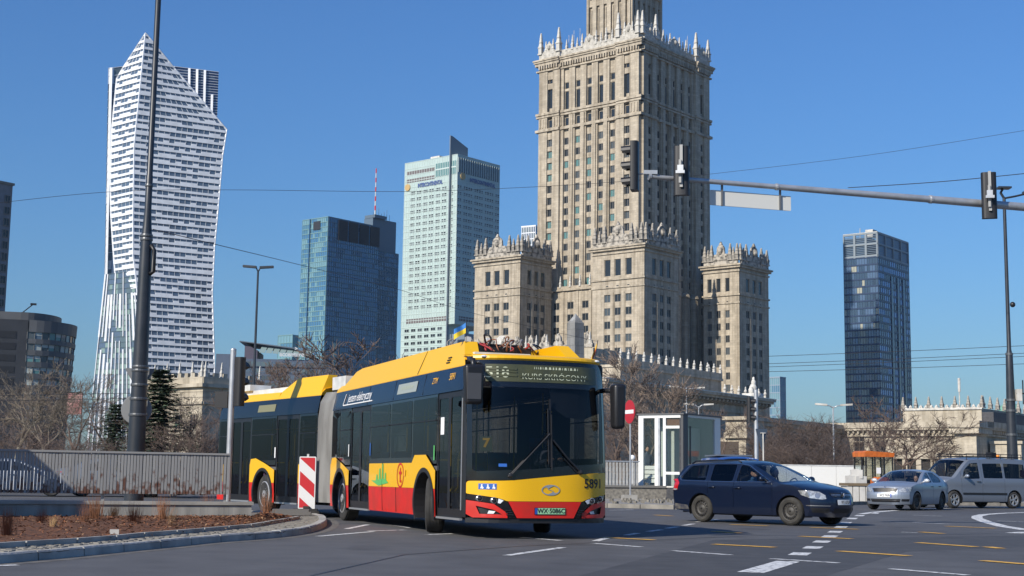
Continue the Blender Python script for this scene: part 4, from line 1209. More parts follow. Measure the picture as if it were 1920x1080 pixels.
def bpart(name, polys, fn, m, M=None, sg=1, res=.3, parent=None, smooth=40, step=None, **kw):
    mb = MB(M)
    for p in polys:
        outer, holes = (p if isinstance(p, tuple) and len(p) == 2 and isinstance(p[1], list) and p[1] and isinstance(p[1][0], list) else (p, []))
        add_sheet(mb, outer, holes, fn, res, 0, False, step)
    return mb.build(name, m, parent or bus, smooth=smooth, **kw)
def shr(a, b, c, d, r=.05): return rpoly([(a, c), (b, c), (b, d), (a, d)], r, 3)
def arch_poly(u0, u1, z0, z1, cu, r, hump=None):
    """panel from u0 to u1 and z0 to z1 with a wheel arch cut from below; hump lifts the top edge"""
    p = [(u0, z0)]
    cz = .49
    a = math.degrees(math.asin(max(-1, (z0 - cz) / r))) if z0 < cz + r else None
    if a is not None and z0 < cz + r:
        arc = circ(cu, cz, r, 15, 180 - a, a)
        arc = [q for q in arc if u0 < q[0] < u1]
        p += arc
    p.append((u1, z0)); p += (hump or [(u1, z1), (u0, z1)])
    return p
SPL, BELT, WTOP, BTOP, SK = .78, 1.24, 2.44, 2.86, .30
wheels_u = (2.77, 9.2); WR_ = .49
def lower_side(sg, M, spans, arches):
    """spans: (u0, u1) of painted panels between doors; arches inside them"""
    for u0, u1 in spans:
        ar = [a for a in arches if u0 - .8 < a < u1 + .8]
        g = .006
        if not ar:
            bpart('yellow_panel', [[(u0 + g, SPL + .003), (u1 - g, SPL + .003), (u1 - g, BELT), (u0 + g, BELT)]], side_fn(sg), M_BYEL, M, res=.6)
            bpart('red_panel', [[(u0 + g, SK), (u1 - g, SK), (u1 - g, SPL), (u0 + g, SPL)]], side_fn(sg), M_BRED, M, res=.6)
        else:
            cu = ar[0]
            hump = [(u1 - g, BELT)] + ([(min(u1 - .02, cu + .86), BELT), (cu + .78, BELT + .13), (cu + .45, BELT + .15), (cu - .15, BELT + .02)] if u1 > cu + .8 else [(cu + .6, BELT + .14), (cu - .1, BELT + .14)]) + [(u0 + g, BELT - .14 if u0 > cu - .9 else BELT)]
            bpart('yellow_arch_panel', [arch_poly(u0 + g, u1 - g, SPL + .003, BELT, cu, .66, hump)], side_fn(sg, .012), M_BYEL, M, res=.35, step=.12)
            for a, b in ((u0 + g, cu - .60), (cu + .60, u1 - g)):
                if b - a > .02: bpart('red_panel', [[(a, SK), (b, SK), (b, SPL), (a, SPL)]], side_fn(sg, .012), M_BRED, M, res=.6)
            m = MB(M)                      # rubber lip round the wheel opening
            A = circ(cu, .49, .665, 22, 205, -25); B = circ(cu, .49, .585, 22, 205, -25)
            fo = side_fn(sg, .02)
            for i in range(len(A) - 1):
                q = [fo(*A[i]), fo(*A[i + 1]), fo(*B[i + 1]), fo(*B[i])]
                m.quad(*q); m.quad(q[2], q[3], Vector((q[3].x, sg * .85, q[3].z)), Vector((q[2].x, sg * .85, q[2].z)))
            m.build('wheel_arch', M_TRIM, bus)
def bwheel(u, sg, M, steer=0, dual=False):
    T = (M or Matrix()) @ Matrix.Translation((u, sg * 1.03, WR_ + .005)) @ Matrix.Rotation(steer, 4, 'Z')
    w_ = .15
    m = MB(T)
    m.lathe([(.29, -w_), (.40, -w_ - .008), (.455, -w_), (.482, -w_ * .86), (WR_, -w_ * .6), (WR_, w_ * .6), (.482, w_ * .86), (.455, w_), (.40, w_ + .008), (.29, w_)], 32, axis='y')
    for k in range(4):
        y = -w_ * .55 + k * w_ * .36; m.lathe([(WR_ + .006, y - .012), (WR_ + .006, y + .012)], 32, 0, y * 0, 0, axis='y')
    t = m.build('wheel', M_RUBBER, bus, smooth=35)
    s = sg
    m = MB(T)
    m.lathe([(.325, s * .152), (.30, s * .165), (.27, s * .07), (.21, s * .03), (.17, s * .11), (.10, s * .12), (.09, s * .17), (.02, s * .175)], 24, axis='y', cap=False)
    m.build('rim', mat('wheel_silver', (.42, .42, .42), .45, .5, var=.2, scale=6), t, smooth=30)
    m = MB(T)
    for k in range(10):
        a = 2 * math.pi * k / 10; m.lathe([(.018, s * .10), (.018, s * .15)], 6, .14 * math.cos(a), 0, .14 * math.sin(a), axis='y')
    m.build('wheel_nuts', M_SILV, t)
    if dual: pass
def bdoor(u0, u1, sg, M, leaves=2, silver=False):
    fo = side_fn(sg, -.02)
    fr = MB(M); z0, z1 = SK + .02, WTOP + .02
    outer = [(u0, z0), (u1, z0), (u1, z1), (u0, z1)]
    w_ = (u1 - u0) / leaves
    holes = [shr(u0 + i * w_ + .07, u0 + (i + 1) * w_ - .07, z0 + .14, z1 - .12, .05) for i in range(leaves)]
    add_sheet(fr, outer, holes, fo, .5)
    d = fr.build('door', M_TRIM, bus)
    for h in holes:
        g = MB(M); add_sheet(g, h, [], side_fn(sg, -.03), .6); g.build('door_glass', M_BGL, d)
    g = MB(M)
    for i in range(leaves):
        for s2 in (.2, .8):
            u = u0 + w_ * (i + s2); y = sg * 1.16
            if (i + (s2 > .5)) % 2: g.tube([(u, y, .75), (u, y - sg * .05, .82), (u, y - sg * .05, 1.3), (u - .12, y - sg * .05, 1.42)], .018, 6)
            else: g.tube([(u - .2, y, 1.28), (u + .2, y, 1.28)], .018, 6)
    g.build('door_handrail', M_YRAIL, d)
    g = MB(M); g.box(u0 + .02, u1 - .02, sg * 1.2, sg * 1.245, SK - .02, SK + .015); g.build('door_sill', M_SILV, d)
def windows(sg, M, u0, u1, cuts, low=BELT, hum=()):
    """black glass band from u0 to u1 divided at cuts, panes one can see through"""
    e = [u0] + list(cuts) + [u1]
    holes = [shr(a + .045, b - .045, low + .10, WTOP - .05, .06) for a, b in zip(e, e[1:])]
    mb = MB(M); add_sheet(mb, [(u0, low - .02), (u1, low - .02), (u1, WTOP), (u0, WTOP)], holes, side_fn(sg, -.012), .6)
    f = mb.build('window_frame', M_BBLK, bus)
    for h in holes:
        g = MB(M); add_sheet(g, h, [], side_fn(sg, -.008), .6); g.build('window', M_BGL, f)
        g = MB(M); us = [p[0] for p in h]
        if max(us) - min(us) > .8:
            g.bar(side_fn(sg, .0)(min(us), 1.98), side_fn(sg, 0)(max(us), 1.98), .03, .02); g.build('window_bar', M_TRIM, f)
# ---- front mask
yel = [(1.245, .73), (.80, .665), (.66, .615), (-.66, .615), (-.80, .665), (-1.245, .73), (-1.245, 1.10), (-.5, 1.055), (.1, 1.0), (.62, .945), (1.245, .935)]
bpart('front_panel_yellow', [rpoly(yel, [.02, .1, .02, .02, .1, .02, .05, 0, .2, .2, .05])], front_fn(), M_BYEL, res=.12)
bpart('front_panel_red', [[(.645, .61), (.50, .345), (-.50, .345), (-.645, .61)]], front_fn(), M_BRED, res=.12)
blk = lambda s: [(s * 1.245, .725), (s * .80, .66), (s * .655, .61), (s * .505, .345), (s * .64, .345), (s * .64, .42), (s * .86, .575), (s * 1.245, .635)]
for s in (1, -1):
    bl = bpart('headlight_surround', [blk(s)], front_fn(-.015), M_BBLK, res=.1)
    fog = [(s * 1.12, .535), (s * .87, .475), (s * .74, .40), (s * 1.07, .405)]
    ob_ = [(s * 1.245, .625), (s * .87, .568), (s * .655, .42), (s * .655, .345), (s * 1.16, .345), (s * 1.245, .40)]
    bpart('bumper_corner', [(ob_, [fog])], front_fn(.004), M_BRED, res=.1)
    bpart('fog_recess', [fog], front_fn(-.05), M_TRIM, res=.1)
    for v, z, r in ((1.07, .655, .055), (.865, .625, .055)):
        m = MB(); c = front_fn(.0)(s * v, z)
        m.lathe([(r, .05), (r, -.01), (r * .8, -.02), (r * .72, .01), (r * .5, .0), (r * .05, -.012)], 16, c.x, c.y, c.z, axis='x')
        h = m.build('headlight', M_LENS, bus, smooth=30)
        m = MB(); m.lathe([(r * .62, .0), (r * .45, -.016), (.01, -.02)], 12, c.x - .004, c.y, c.z, axis='x'); m.build('projector', M_LAMPD, h, smooth=True)
    m = MB(); add_sheet(m, [(s * .80, .655), (s * .72, .625), (s * .77, .575), (s * .81, .585)], [], front_fn(.006), .1); m.build('running_light', mat('white_lamp', (.75, .77, .8), .15), bus)
    m = MB(); add_sheet(m, [(s * .93, .46), (s * .83, .45), (s * .86, .41), (s * .95, .41)], [], front_fn(-.03), .1); m.build('fog_lamp', MATS['white_lamp'], bus)
    for k in range(3):
        m = MB(); a, b = front_fn(.012)(s * (.60 - .02 * k), .47 - .035 * k), front_fn(.012)(s * (.70 - .01 * k), .47 - .035 * k); m.bar(a, b, .02, .012); m.build('grille_slat', M_TRIM, bus)
m = MB(); add_sheet(m, [(-1.24, .26), (1.24, .26), (1.24, .34), (-1.24, .34)], [], front_fn(-.04), .15); m.build('front_skirt', M_TRIM, bus)
# black screen surround, windscreen, destination display
outer = rpoly([(-1.247, 1.105), (-.5, 1.06), (.1, 1.005), (.62, .95), (1.247, .94), (1.235, 2.70), (1.12, 2.95), (-1.12, 2.95), (-1.235, 2.70)], [0, 0, .2, .2, 0, .1, .15, .15, .1])
ws = rpoly([(-1.17, 1.25), (-.4, 1.20), (.15, 1.14), (1.17, 1.09), (1.17, 2.48), (-1.17, 2.48)], [.06, 0, .2, .06, .08, .08])
sur = bpart('windscreen_surround', [(outer, [ws])], front_fn(-.004), M_BBLK, res=.12)
bpart('windscreen', [ws], front_fn(-.01), M_WSG, res=.15, parent=sur)
disp = [(-1.02, 2.57), (.98, 2.57), (.98, 2.86), (-1.02, 2.86)]
dsp = bpart('destination_display', [disp], front_fn(.004), mat('display_olive', (.075, .078, .035), .35, c2=(.05, .055, .03), scale=5), res=.12)
M_LED = mat('led_white', (.44, .47, .34), .5, emit=.10)
def led(body, size, v, z, cuts, **k):
    m = MB(); text_mb(m, body, size, lambda x, y: front_fn(.010)(v - x, z + y), **k); m.build('led_text', M_LED, dsp)
    m = MB()
    for a, b in cuts: add_sheet(m, [(v - k.get('w', .9), z + a), (v + k.get('w', .9), z + a), (v + k.get('w', .9), z + b), (v - k.get('w', .9), z + b)], [], front_fn(.016), .15)
    m.build('dark_scan_line', MATS['display_olive'], dsp)
m = MB(); text_mb(m, 'KURS SKRÓCONY', .14, lambda x, y: front_fn(.010)(-.20 - x, 2.66 + y), bold=.0, sx=1.05); m.build('led_text', M_LED, dsp)
m = MB(); text_mb(m, '518', .25, lambda x, y: front_fn(.010)(.80 - x, 2.715 + y), bold=.004, sx=1.0); m.build('led_text', M_LED, dsp)
m = MB()
for a, b in ((2.765, 2.80), (2.72, 2.745), (2.655, 2.685)): add_sheet(m, [(.48, a), (.98, a), (.98, b), (.48, b)], [], front_fn(.016), .15)
for a, b in ((2.648, 2.678),): add_sheet(m, [(-.98, a), (.44, a), (.44, b), (-.98, b)], [], front_fn(.016), .15)
m.build('dark_scan_line', MATS['display_olive'], dsp)
m = MB(); r = random.Random(2); v = .18
while v > -.62:
    b = r.choice((.012, .03, .05)); add_sheet(m, [(v, 2.79), (v - b, 2.79), (v - b * .8, 2.83), (v - b * .2, 2.83)], [], front_fn(.010), .2); v -= b + .022
m.build('led_fragment', M_LED, dsp, kind='stuff')
# writing and marks on the front
m = MB(); text_mb(m, '5891', .215, lambda x, y: front_fn(.004)(-.91 - x, .905 + y), sx=.98, bold=.004); m.build('fleet_number', M_BLACK, bus)
m = MB(); add_sheet(m, [(1.09, .80), (.83, .80), (.83, .895), (1.09, .895)], [], front_fn(.004), .1); sg_ = m.build('pictogram_sign', mat('sign_blue', (.02, .11, .42), .5), bus)
for v in (1.045, .96, .875):
    m = MB(); add_sheet(m, circ(v, .87, .013, 8), [], front_fn(.008), .1); add_sheet(m, [(v + .022, .815), (v - .024, .815), (v - .01, .855), (v + .008, .855)], [], front_fn(.008), .1)
    add_sheet(m, circ(v - .012, .825, .016, 8), [], front_fn(.008), .1)
    m.build('pictogram', mat('sign_white2', (.75, .75, .75), .5), sg_)
lc, lz = -.08, .80
m = MB(); add_sheet(m, circ(lc, lz, .165, 28, ry=.088), [circ(lc, lz, .145, 28, ry=.07)], front_fn(.008), .1, step=.05)
add_sheet(m, [(lc + .13, lz + .02), (lc + .06, lz + .07), (lc - .05, lz + .068), (lc + .02, lz + .035), (lc + .06, lz + .015), (lc - .02, lz - .012), (lc - .08, lz - .045), (lc - .125, lz - .03), (lc - .05, lz - .075), (lc + .06, lz - .072), (lc - .02, lz - .04), (lc - .05, lz - .015), (lc + .02, lz + .01), (lc + .08, lz + .045)][:], [], front_fn(.008), .1, step=.05)
m.build('oval_emblem', M_SILV, bus)
m = MB(); add_sheet(m, [(-.345, .40), (.205, .40), (.205, .515), (-.345, .515)], [], front_fn(.012), .2); pl = m.build('number_plate_frame', M_BLACK, bus)
m = MB(); add_sheet(m, [(-.335, .41), (.15, .41), (.15, .508), (-.335, .508)], [], front_fn(.017), .2); m.build('plate_field', mat('plate_green', (.30, .56, .32), .5), pl)
m = MB(); add_sheet(m, [(.152, .41), (.198, .41), (.198, .508), (.152, .508)], [], front_fn(.017), .2); m.build('plate_band', mat('plate_blue', (.02, .07, .35), .5), pl)
m = MB(); text_mb(m, 'WX·5086C', .105, lambda x, y: front_fn(.021)(-.09 - x, .459 + y), sx=.98, bold=.002); m.build('plate_text', M_BLACK, pl)
# wipers
for p in ([(.62, 1.03), (.36, 1.30), (-.06, 1.72)], [(-.62, 1.10), (-.36, 1.34), (-.12, 1.62)]):
    m = MB(); q = [front_fn(.035)(*a) for a in p]; m.tube(q, .013, 6); m.tube([x + Vector((0, .05, -.02)) for x in q[:2]], .008, 5)
    m.tube([front_fn(.015)(p[-1][0] + .02, p[-1][1] - .50), front_fn(.02)(p[-1][0] + .02, p[-1][1] + .42)], .012, 6)
    c = front_fn(.02)(*p[0]); m.ball(c, .045, 8); m.build('wiper', M_TRIM, bus)
m = MB(); m.bar(front_fn(0)(-.085, 1.18), front_fn(0)(-.085, 2.3), .018, .03); m.build('screen_divider', M_BLACK, bus)
m = MB(); add_sheet(m, [(1.06, 1.42), (.88, 1.42), (.88, 1.66), (1.06, 1.66)], [], front_fn(-.05), .2); sq = m.build('number_card', mat('card_olive', (.12, .13, .07), .6), bus)
m = MB(); text_mb(m, '7', .2, lambda x, y: front_fn(-.045)(.97 - x, 1.55 + y), bold=.008); m.build('card_digit', M_ORNG, sq)
m = MB(); add_sheet(m, [(.80, 1.17), (.67, 1.17), (.67, 1.22), (.80, 1.22)], [], front_fn(-.005), .2); m.build('sticker', MATS['sign_blue'], bus)
# corner posts between front and side
for sg in (1, -1):
    m = MB(); zs = [.34 + .13 * k for k in range(21)]
    for z0, z1 in zip(zs, zs[1:]):
        a = [Vector((US(1.247, z), sg * 1.247, z)) for z in (z0, z1)]; b = [side_fn(sg)(.70, z) for z in (z0, z1)]; c = [side_fn(sg)(.60, z) for z in (z0, z1)]
        m.quad(a[0], c[0], c[1], a[1]); m.quad(c[0], b[0], b[1], c[1])
    m.build('corner_post', M_TRIM, bus, smooth=40)
m = MB(); m.tube([Vector((.62, 1.262, z)) for z in (.45, 1.0, 1.6, 2.3)], .012, 6); m.build('corner_strip', M_SILV, bus)
# ---- sides of the front section
lower_side(1, None, [(2.08, 6.68), (8.36, 10.1)][1:], [9.2])
lower_side(1, None, [(2.08, 3.56)], [2.77]); lower_side(1, None, [(3.56, 6.68)], [])
bdoor(.71, 2.07, 1, None); bdoor(6.70, 8.34, 1, None)
windows(1, None, 2.08, 6.69, (3.62, 5.12)); windows(1, None, 8.35, 10.1, (9.3,))
lower_side(-1, None, [(.72, 2.0)], []); lower_side(-1, None, [(2.0, 3.56)], [2.77]); lower_side(-1, None, [(3.56, 8.36)], []); lower_side(-1, None, [(8.36, 10.1)], [9.2])
windows(-1, None, .72, 10.1, (2.05, 3.6, 5.1, 6.7, 8.3))
def upper(sg, M, u0, u1):
    bpart('navy_band', [[(u0, WTOP + .004), (u1, WTOP + .004), (u1, BTOP), (u0, BTOP)]], side_fn(sg, .004), M_NAVY if M is None else M_BBLK, M, res=.25, step=.3)
    m = MB(M); n = 12
    prof = [(sg * (ys(BTOP) + .006), BTOP), (sg * (ys(2.93)), 2.93), (sg * 1.05, 3.02), (sg * .9, 3.05), (0, 3.07)]
    for i in range(4):
        for a, b in [(u0 + (u1 - u0) * k / n, u0 + (u1 - u0) * (k + 1) / n) for k in range(n)]:
            m.quad((a, prof[i][0], prof[i][1]), (b, prof[i][0], prof[i][1]), (b, prof[i + 1][0], prof[i + 1][1]), (a, prof[i + 1][0], prof[i + 1][1]))
    m.build('roof_half', M_BYEL, bus, smooth=40)
for sg in (1, -1): upper(sg, None, .66, 10.1)
# front lip of the roof
m = MB(); vs_ = [-1.15 + 2.3 * k / 20 for k in range(21)]
for a, b in zip(vs_, vs_[1:]):
    f0 = lambda v, z, o=0: Vector((US(v, z) - o, v, z))
    for (z0, o0), (z1, o1) in zip(((2.93, .0), (2.96, .03), (3.0, .02), (3.03, -.06), (3.05, -.35)), ((2.96, .03), (3.0, .02), (3.03, -.06), (3.05, -.35), (3.06, -.6))):
        m.quad(f0(a, z0, o0), f0(b, z0, o0), f0(b, z1, o1), f0(a, z1, o1))
m.build('roof_lip', M_BYEL, bus, smooth=50)
for v in (1.0, -1.05):
    m = MB(); c = front_fn(.03)(v, 2.985); m.ball(c, .035, 8, sc=(1, 1.6, .6)); m.build('marker_lamp', MATS['white_lamp'], bus)
# roof fairings
def fairing(sg, M, pts, name='roof_fairing', inner=.28):
    """pts (u, z) outline; leans inward; closed solid"""
    fo = lambda u, z: Vector((u, sg * (ys(BTOP) + .01 - max(0, z - BTOP) * .42), z))
    fi = lambda u, z: Vector((u, sg * (ys(BTOP) - inner - max(0, z - BTOP) * .30), z))
    m = MB(M); A = [fo(*p) for p in pts]; B = [fi(*p) for p in pts]; k = m.av(A + B); n = len(pts)
    m.af(range(k, k + n)); m.af(reversed(range(k + n, k + 2 * n)))
    for i in range(n): m.af((k + (i + 1) % n, k + i, k + n + i, k + n + (i + 1) % n))
    return m.build(name, M_BYEL, bus)
FA = [(.86, BTOP + .01), (1.0, 3.0), (1.45, 3.33), (8.5, 3.33), (8.95, 3.28), (9.85, BTOP + .01)]
for sg in (1, -1):
    f_ = fairing(sg, None, FA)
    if sg > 0:
        m = MB()
        for k in range(3):
            z = 2.98 + .045 * k; m.bar((1.78, ys(BTOP) + .02 - (z - BTOP) * .42, z), (1.97, ys(BTOP) + .02 - (z - BTOP) * .42, z), .012, .022)
        m.build('vent_slot', M_BLACK, f_)
        for u in (3.6,):
            m = MB(); m.bar((u, ys(BTOP) + .013, BTOP + .02), (u, ys(BTOP) + .014 - .46 * .42, BTOP + .46), .006, .01); m.build('panel_seam', M_TRIM, f_)
# roof equipment: battery boxes, hatch, cable bundle, pantograph rails
m = MB(); m.box(4.2, 8.6, -.72, .72, 3.06, 3.30); m.build('battery_box', M_BWHT, bus)
m = MB(); m.box(1.05, 2.3, -.1, .92, 3.05, 3.12); m.build('roof_hatch', M_BWHT, bus)
m = MB()
m.box(2.6, 3.9, -.55, .65, 3.06, 3.42); m.box(2.3, 2.6, -.6, .6, 3.2, 3.34); m.build('pantograph_box', M_BLACK, bus)
M_CRED = mat('cable_red', (.30, .03, .03), .6); M_CGRY = mat('cable_grey', (.20, .19, .18), .6); M_CORG = mat('cable_brown', (.25, .10, .05), .6)
r = random.Random(8)
for k in range(26):
    v0 = r.uniform(-.7, .75); v1 = v0 + r.uniform(-.45, .25); u = r.uniform(2.2, 3.2); h = r.uniform(3.32, 3.56)
    pts = []
    for q in range(15):
        t = q / 14; pts.append((u + .25 * math.sin(5 * t + k), v0 + (v1 - v0) * t + .06 * math.sin(9 * t + k), 3.25 + (h - 3.25) * math.sin(math.pi * t)))
    m = MB(); m.tube(pts, r.choice((.012, .018)), 5); m.build('cable', r.choice((M_CRED, M_CGRY, M_BLACK, M_CORG)), bus, smooth=True)
for v in (-.3, .1, .5): m = MB(); m.box(2.5, 2.56, v, v + .1, 3.42, 3.52); m.build('insulator', M_BWHT, bus)
# ---- bellows between the two halves
m = MB(); nf = 24; sec = [(1.22, .36), (1.24, .6), (1.24, 2.3), (1.19, 2.7), (1.05, 2.93), (0, 3.0), (-1.05, 2.93), (-1.19, 2.7), (-1.24, 2.3), (-1.24, .6), (-1.22, .36)]
rings = []
for i in range(nf + 1):
    t = i / nf; s = 1.0 if i % 2 == 0 else .90
    u0 = 10.12; M_ = XF(DEL * t); uu = 10.12 + (11.42 - 10.12) * t
    rings.append(m.av([M_ @ Vector((uu, v * s, .36 + (z - .36) * (1 if s == 1 else .975))) for v, z in sec]))
for a, b in zip(rings, rings[1:]):
    for k in range(len(sec) - 1): m.af((a + k, a + k + 1, b + k + 1, b + k))
m.build('bellows', M_BEL, bus)
m = MB(XF(DEL / 2)); m.box(10.3, 11.3, -.8, .8, .25, .42); m.build('turntable', M_BLACK, bus)
m = MB(XF(DEL * .6)); m.box(10.35, 11.2, .15, 1.0, 2.98, 3.28); m.build('joint_roof_box', M_BWHT, bus)
# ---- rear section
for sg in (1, -1): upper(sg, REAR, 11.45, 17.75)
spans = [(11.45, 12.45), (13.85, 15.45)]
lower_side(1, REAR, [(11.45, 12.45)], []); lower_side(1, REAR, [(13.85, 15.45)], [14.6])
bdoor(12.47, 13.83, 1, REAR); bdoor(15.47, 16.8, 1, REAR)
windows(1, REAR, 11.45, 12.46, ()); windows(1, REAR, 13.84, 15.46, ()); windows(1, REAR, 16.81, 17.75, ())
lower_side(1, REAR, [(16.82, 17.75)], [])
lower_side(-1, REAR, [(11.45, 13.85)], []); lower_side(-1, REAR, [(13.85, 15.45)], [14.6]); lower_side(-1, REAR, [(15.45, 17.75)], [])
windows(-1, REAR, 11.45, 17.75, (13, 14.6, 16.2))
FB = [(11.5, BTOP + .01), (11.5, 3.36), (13.2, 3.36), (13.9, 3.05), (13.95, BTOP + .01)]
for sg in (1, -1):
    fairing(sg, REAR, FB); fairing(sg, REAR, [(13.97, BTOP + .01), (13.97, 3.04), (17.3, 3.06), (17.6, BTOP + .01)], 'roof_fairing')
m = MB(REAR); m.box(14.2, 17.0, -.7, .8, 3.05, 3.2); m.build('roof_unit', M_BWHT, bus)
m = MB(REAR); m.box(16.5, 17.3, .3, .9, 3.2, 3.36); m.build('roof_unit', M_BWHT, bus)
m = MB(REAR); m.box(17.70, 17.76, -1.2, 1.2, .35, 2.9); m.build('rear_wall', M_TRIM, bus)
# ---- floor, chassis and interior
for M_, u0, u1, ax in ((None, .55, 10.1, (2.77, 9.2)), (REAR, 11.45, 17.72, (14.6,))):
    m = MB(M_); m.box(u0, u1, -.84, .84, .28, .40)
    e = [u0 + .15] + sum([[a - .68, a + .68] for a in ax], []) + [u1]
    for i in range(0, len(e), 2):
        for sg in (1, -1): m.box(e[i], e[i + 1], sg * .84, sg * 1.2, .30, .40)
    m.build('floor', M_TRIM, bus)
    m = MB(M_)
    for a in ax:
        for sg in (1, -1): m.box(a - .7, a + .7, sg * .80, sg * .84, .28, 1.15); m.box(a - .7, a + .7, sg * .8, sg * 1.2, 1.1, 1.18)
    m.build('wheel_well', M_INT, bus)
    m = MB(M_); m.box(u0 + .2, u1, -1.1, 1.1, 2.5, 2.54); m.build('ceiling', mat('ceiling_grey', (.16, .16, .16), .7), bus)
    u = u0 + (2.9 if M_ is None else .8)
    while u < u1 - 1:
        for sg in (1, -1):
            if sg > 0 and M_ is None and 6.5 < u < 8.5: continue
            m = MB(M_)
            for v in (.55, .98):
                m.box(u, u + .42, sg * (v - .19), sg * (v + .19), .80, .90); m.extr([(u + .38, sg * (v - .19), .88), (u + .46, sg * (v - .19), .88), (u + .54, sg * (v - .17), 1.45), (u + .48, sg * (v - .17), 1.47)], (0, sg * .38, 0)); m.box(u + .1, u + .3, sg * (v - .05), sg * (v + .05), .4, .8)
            m.build('seat', M_SEAT, bus)
        u += 1.0
    m = MB(M_); u = u0 + 1.2
    while u < u1 - .3:
        for sg in (1, -1): m.tube([(u, sg * .62, .4), (u, sg * .62, 2.5)], .017, 6)
        m.tube([(u, .62, 1.0), (u + .25, .62, 1.05), (u + .25, .95, 1.05)], .016, 6); u += 1.45
    for sg in (1, -1): m.tube([(u0 + .8, sg * .62, 2.15), (u1 - .2, sg * .62, 2.15)], .016, 6)
    m.build('handrail', M_YRAIL, bus)
# driver's place
m = MB(); m.box(.55, .95, -1.1, .95, .5, 1.06); m.box(.7, 1.0, -1.05, -.3, 1.0, 1.16); m.build('dashboard', M_TRIM, bus)
m = MB(); m.box(1.75, 1.80, -1.15, -.15, .4, 2.3); m.build('cab_partition', M_TRIM, bus)
m = MB(); ring_ = [(1.02 + .10 * math.sin(a), -.62 + .22 * math.cos(a), 1.22 + .20 * math.sin(a)) for a in [2 * math.pi * k / 16 for k in range(17)]]; m.tube(ring_, .018, 6); m.tube([(.95, -.62, 1.0), (1.02, -.62, 1.22)], .03, 6); m.build('steering_wheel', M_BLACK, bus)
m = MB(); m.box(1.4, 1.75, -.85, -.38, .75, .9); m.extr([(1.68, -.85, .85), (1.8, -.85, .85), (1.85, -.82, 1.7), (1.75, -.82, 1.7)], (0, .46, 0)); m.build('driver_seat', M_SEAT, bus)
m = MB(); add_sheet(m, [(-.12, 2.18), (-.12, 2.48), (-1.12, 2.48), (-1.12, 2.1), (-.75, 1.98), (-.4, 2.0)], [], lambda v, z: Vector((US(v, z) + .06, v, z)), .2); m.build('sun_blind', mat('blind_dark', (.03, .035, .05), .8), bus)
# wheels
bwheel(2.77, 1, None, R(-21)); bwheel(2.77, -1, None, R(-21)); bwheel(9.2, 1, None); bwheel(9.2, -1, None); bwheel(14.6, 1, REAR); bwheel(14.6, -1, REAR)
# mirrors
m = MB(); m.frustum(-.12, 1.33, 2.16, 2.80, .085, .14, .095, .17); mr = m.build('mirror', M_TRIM, bus, smooth=30)
bv = mr.modifiers.new('round', 'BEVEL'); bv.width = .05; bv.segments = 3
m = MB(); m.tube([(.5, 1.15, 2.86), (.2, 1.3, 2.92), (-.08, 1.33, 2.88), (-.12, 1.33, 2.72)], .045, 8); m.build('mirror_arm', M_TRIM, mr, smooth=True)
m = MB(); m.box(-.215, -.19, 1.23, 1.46, 2.24, 2.66); m.build('mirror_cover', mat('mirror_grey', (.07, .07, .075), .35), mr)
m = MB(); m.frustum(.22, -1.385, 1.84, 2.60, .11, .10, .13, .115); mr = m.build('mirror', M_TRIM, bus, smooth=30)
bv = mr.modifiers.new('round', 'BEVEL'); bv.width = .06; bv.segments = 3
m = MB(); m.tube([(.60, -1.22, 2.50), (.42, -1.31, 2.50), (.24, -1.385, 2.46)], .04, 8); m.build('mirror_arm', M_TRIM, mr, smooth=True)
for u, z0, z1 in ((4.62, SK + .02, SPL), (5.62, SK + .02, SPL), (5.62, SPL, BELT), (7.0, 2.46, 2.84), (5.0, 2.46, 2.84), (3.0, 2.46, 2.84)):
    m = MB(); m.bar(side_fn(1, .004)(u, z0), side_fn(1, .004)(u, z1), .012, .012); m.build('panel_seam', M_BLACK, bus)
# writing and marks on the side
def stext(body, size, u, z, m_, name='lettering', off=.012, **k):
    m = MB(); text_mb(m, body, size, lambda x, y: side_fn(1, off)(u - x, z + y), **k); return m.build(name, m_, bus)
M_LW = mat('letter_white', (.8, .8, .8), .5)
stext('jestem elektryczny', .27, 7.75, 2.665, M_LW, sx=.98, shear=.12)
m = MB(); m.bar(side_fn(1, .012)(9.1, 2.53), side_fn(1, .012)(6.6, 2.53), .01, .022); m.bar(side_fn(1, .012)(9.1, 2.53), side_fn(1, .012)(9.0, 2.78), .022, .01); m.build('underline', M_LW, bus)
stext('5891', .17, 1.35, 2.70, M_ORNG, 'fleet_number'); stext('ZTM', .15, 2.35, 2.68, M_ORNG, 'fleet_mark', shear=.2)
m = MB(); add_sheet(m, [(3.45, 2.555), (4.75, 2.555), (4.75, 2.75), (3.45, 2.75)], [], side_fn(1, .010), .3); sd = m.build('side_display', mat('side_display_grey', (.30, .33, .30), .4), bus)
m = MB(); text_mb(m, '518 KURS SKRÓCONY', .085, lambda x, y: side_fn(1, .016)(4.1 - x, 2.66 + y)); m.build('display_text', M_LED, sd)
m = MB(REAR); add_sheet(m, [(14.0, 2.56), (15.1, 2.56), (15.1, 2.74), (14.0, 2.74)], [], side_fn(1, .010), .3); m.build('side_display', mat('side_display_olive', (.20, .19, .10), .4), bus)
m = MB(); cu, cz = 4.32, 1.01
add_sheet(m, circ(cu, cz, .235, 26), [circ(cu, cz, .20, 26)], side_fn(1, .008), .2, step=.06)
add_sheet(m, [(cu + .03, cz + .14), (cu - .03, cz + .14), (cu - .03, cz + .07), (cu - .10, cz + .07), (cu - .10, cz + .02), (cu - .03, cz + .02), (cu - .03, cz - .09), (cu - .09, cz - .09), (cu - .09, cz - .14), (cu + .03, cz - .13), (cu + .035, cz + .02), (cu + .10, cz + .02), (cu + .10, cz + .07), (cu + .03, cz + .07)], [], side_fn(1, .008), .2, step=.06)
m.build('round_mark', M_BRED, bus)
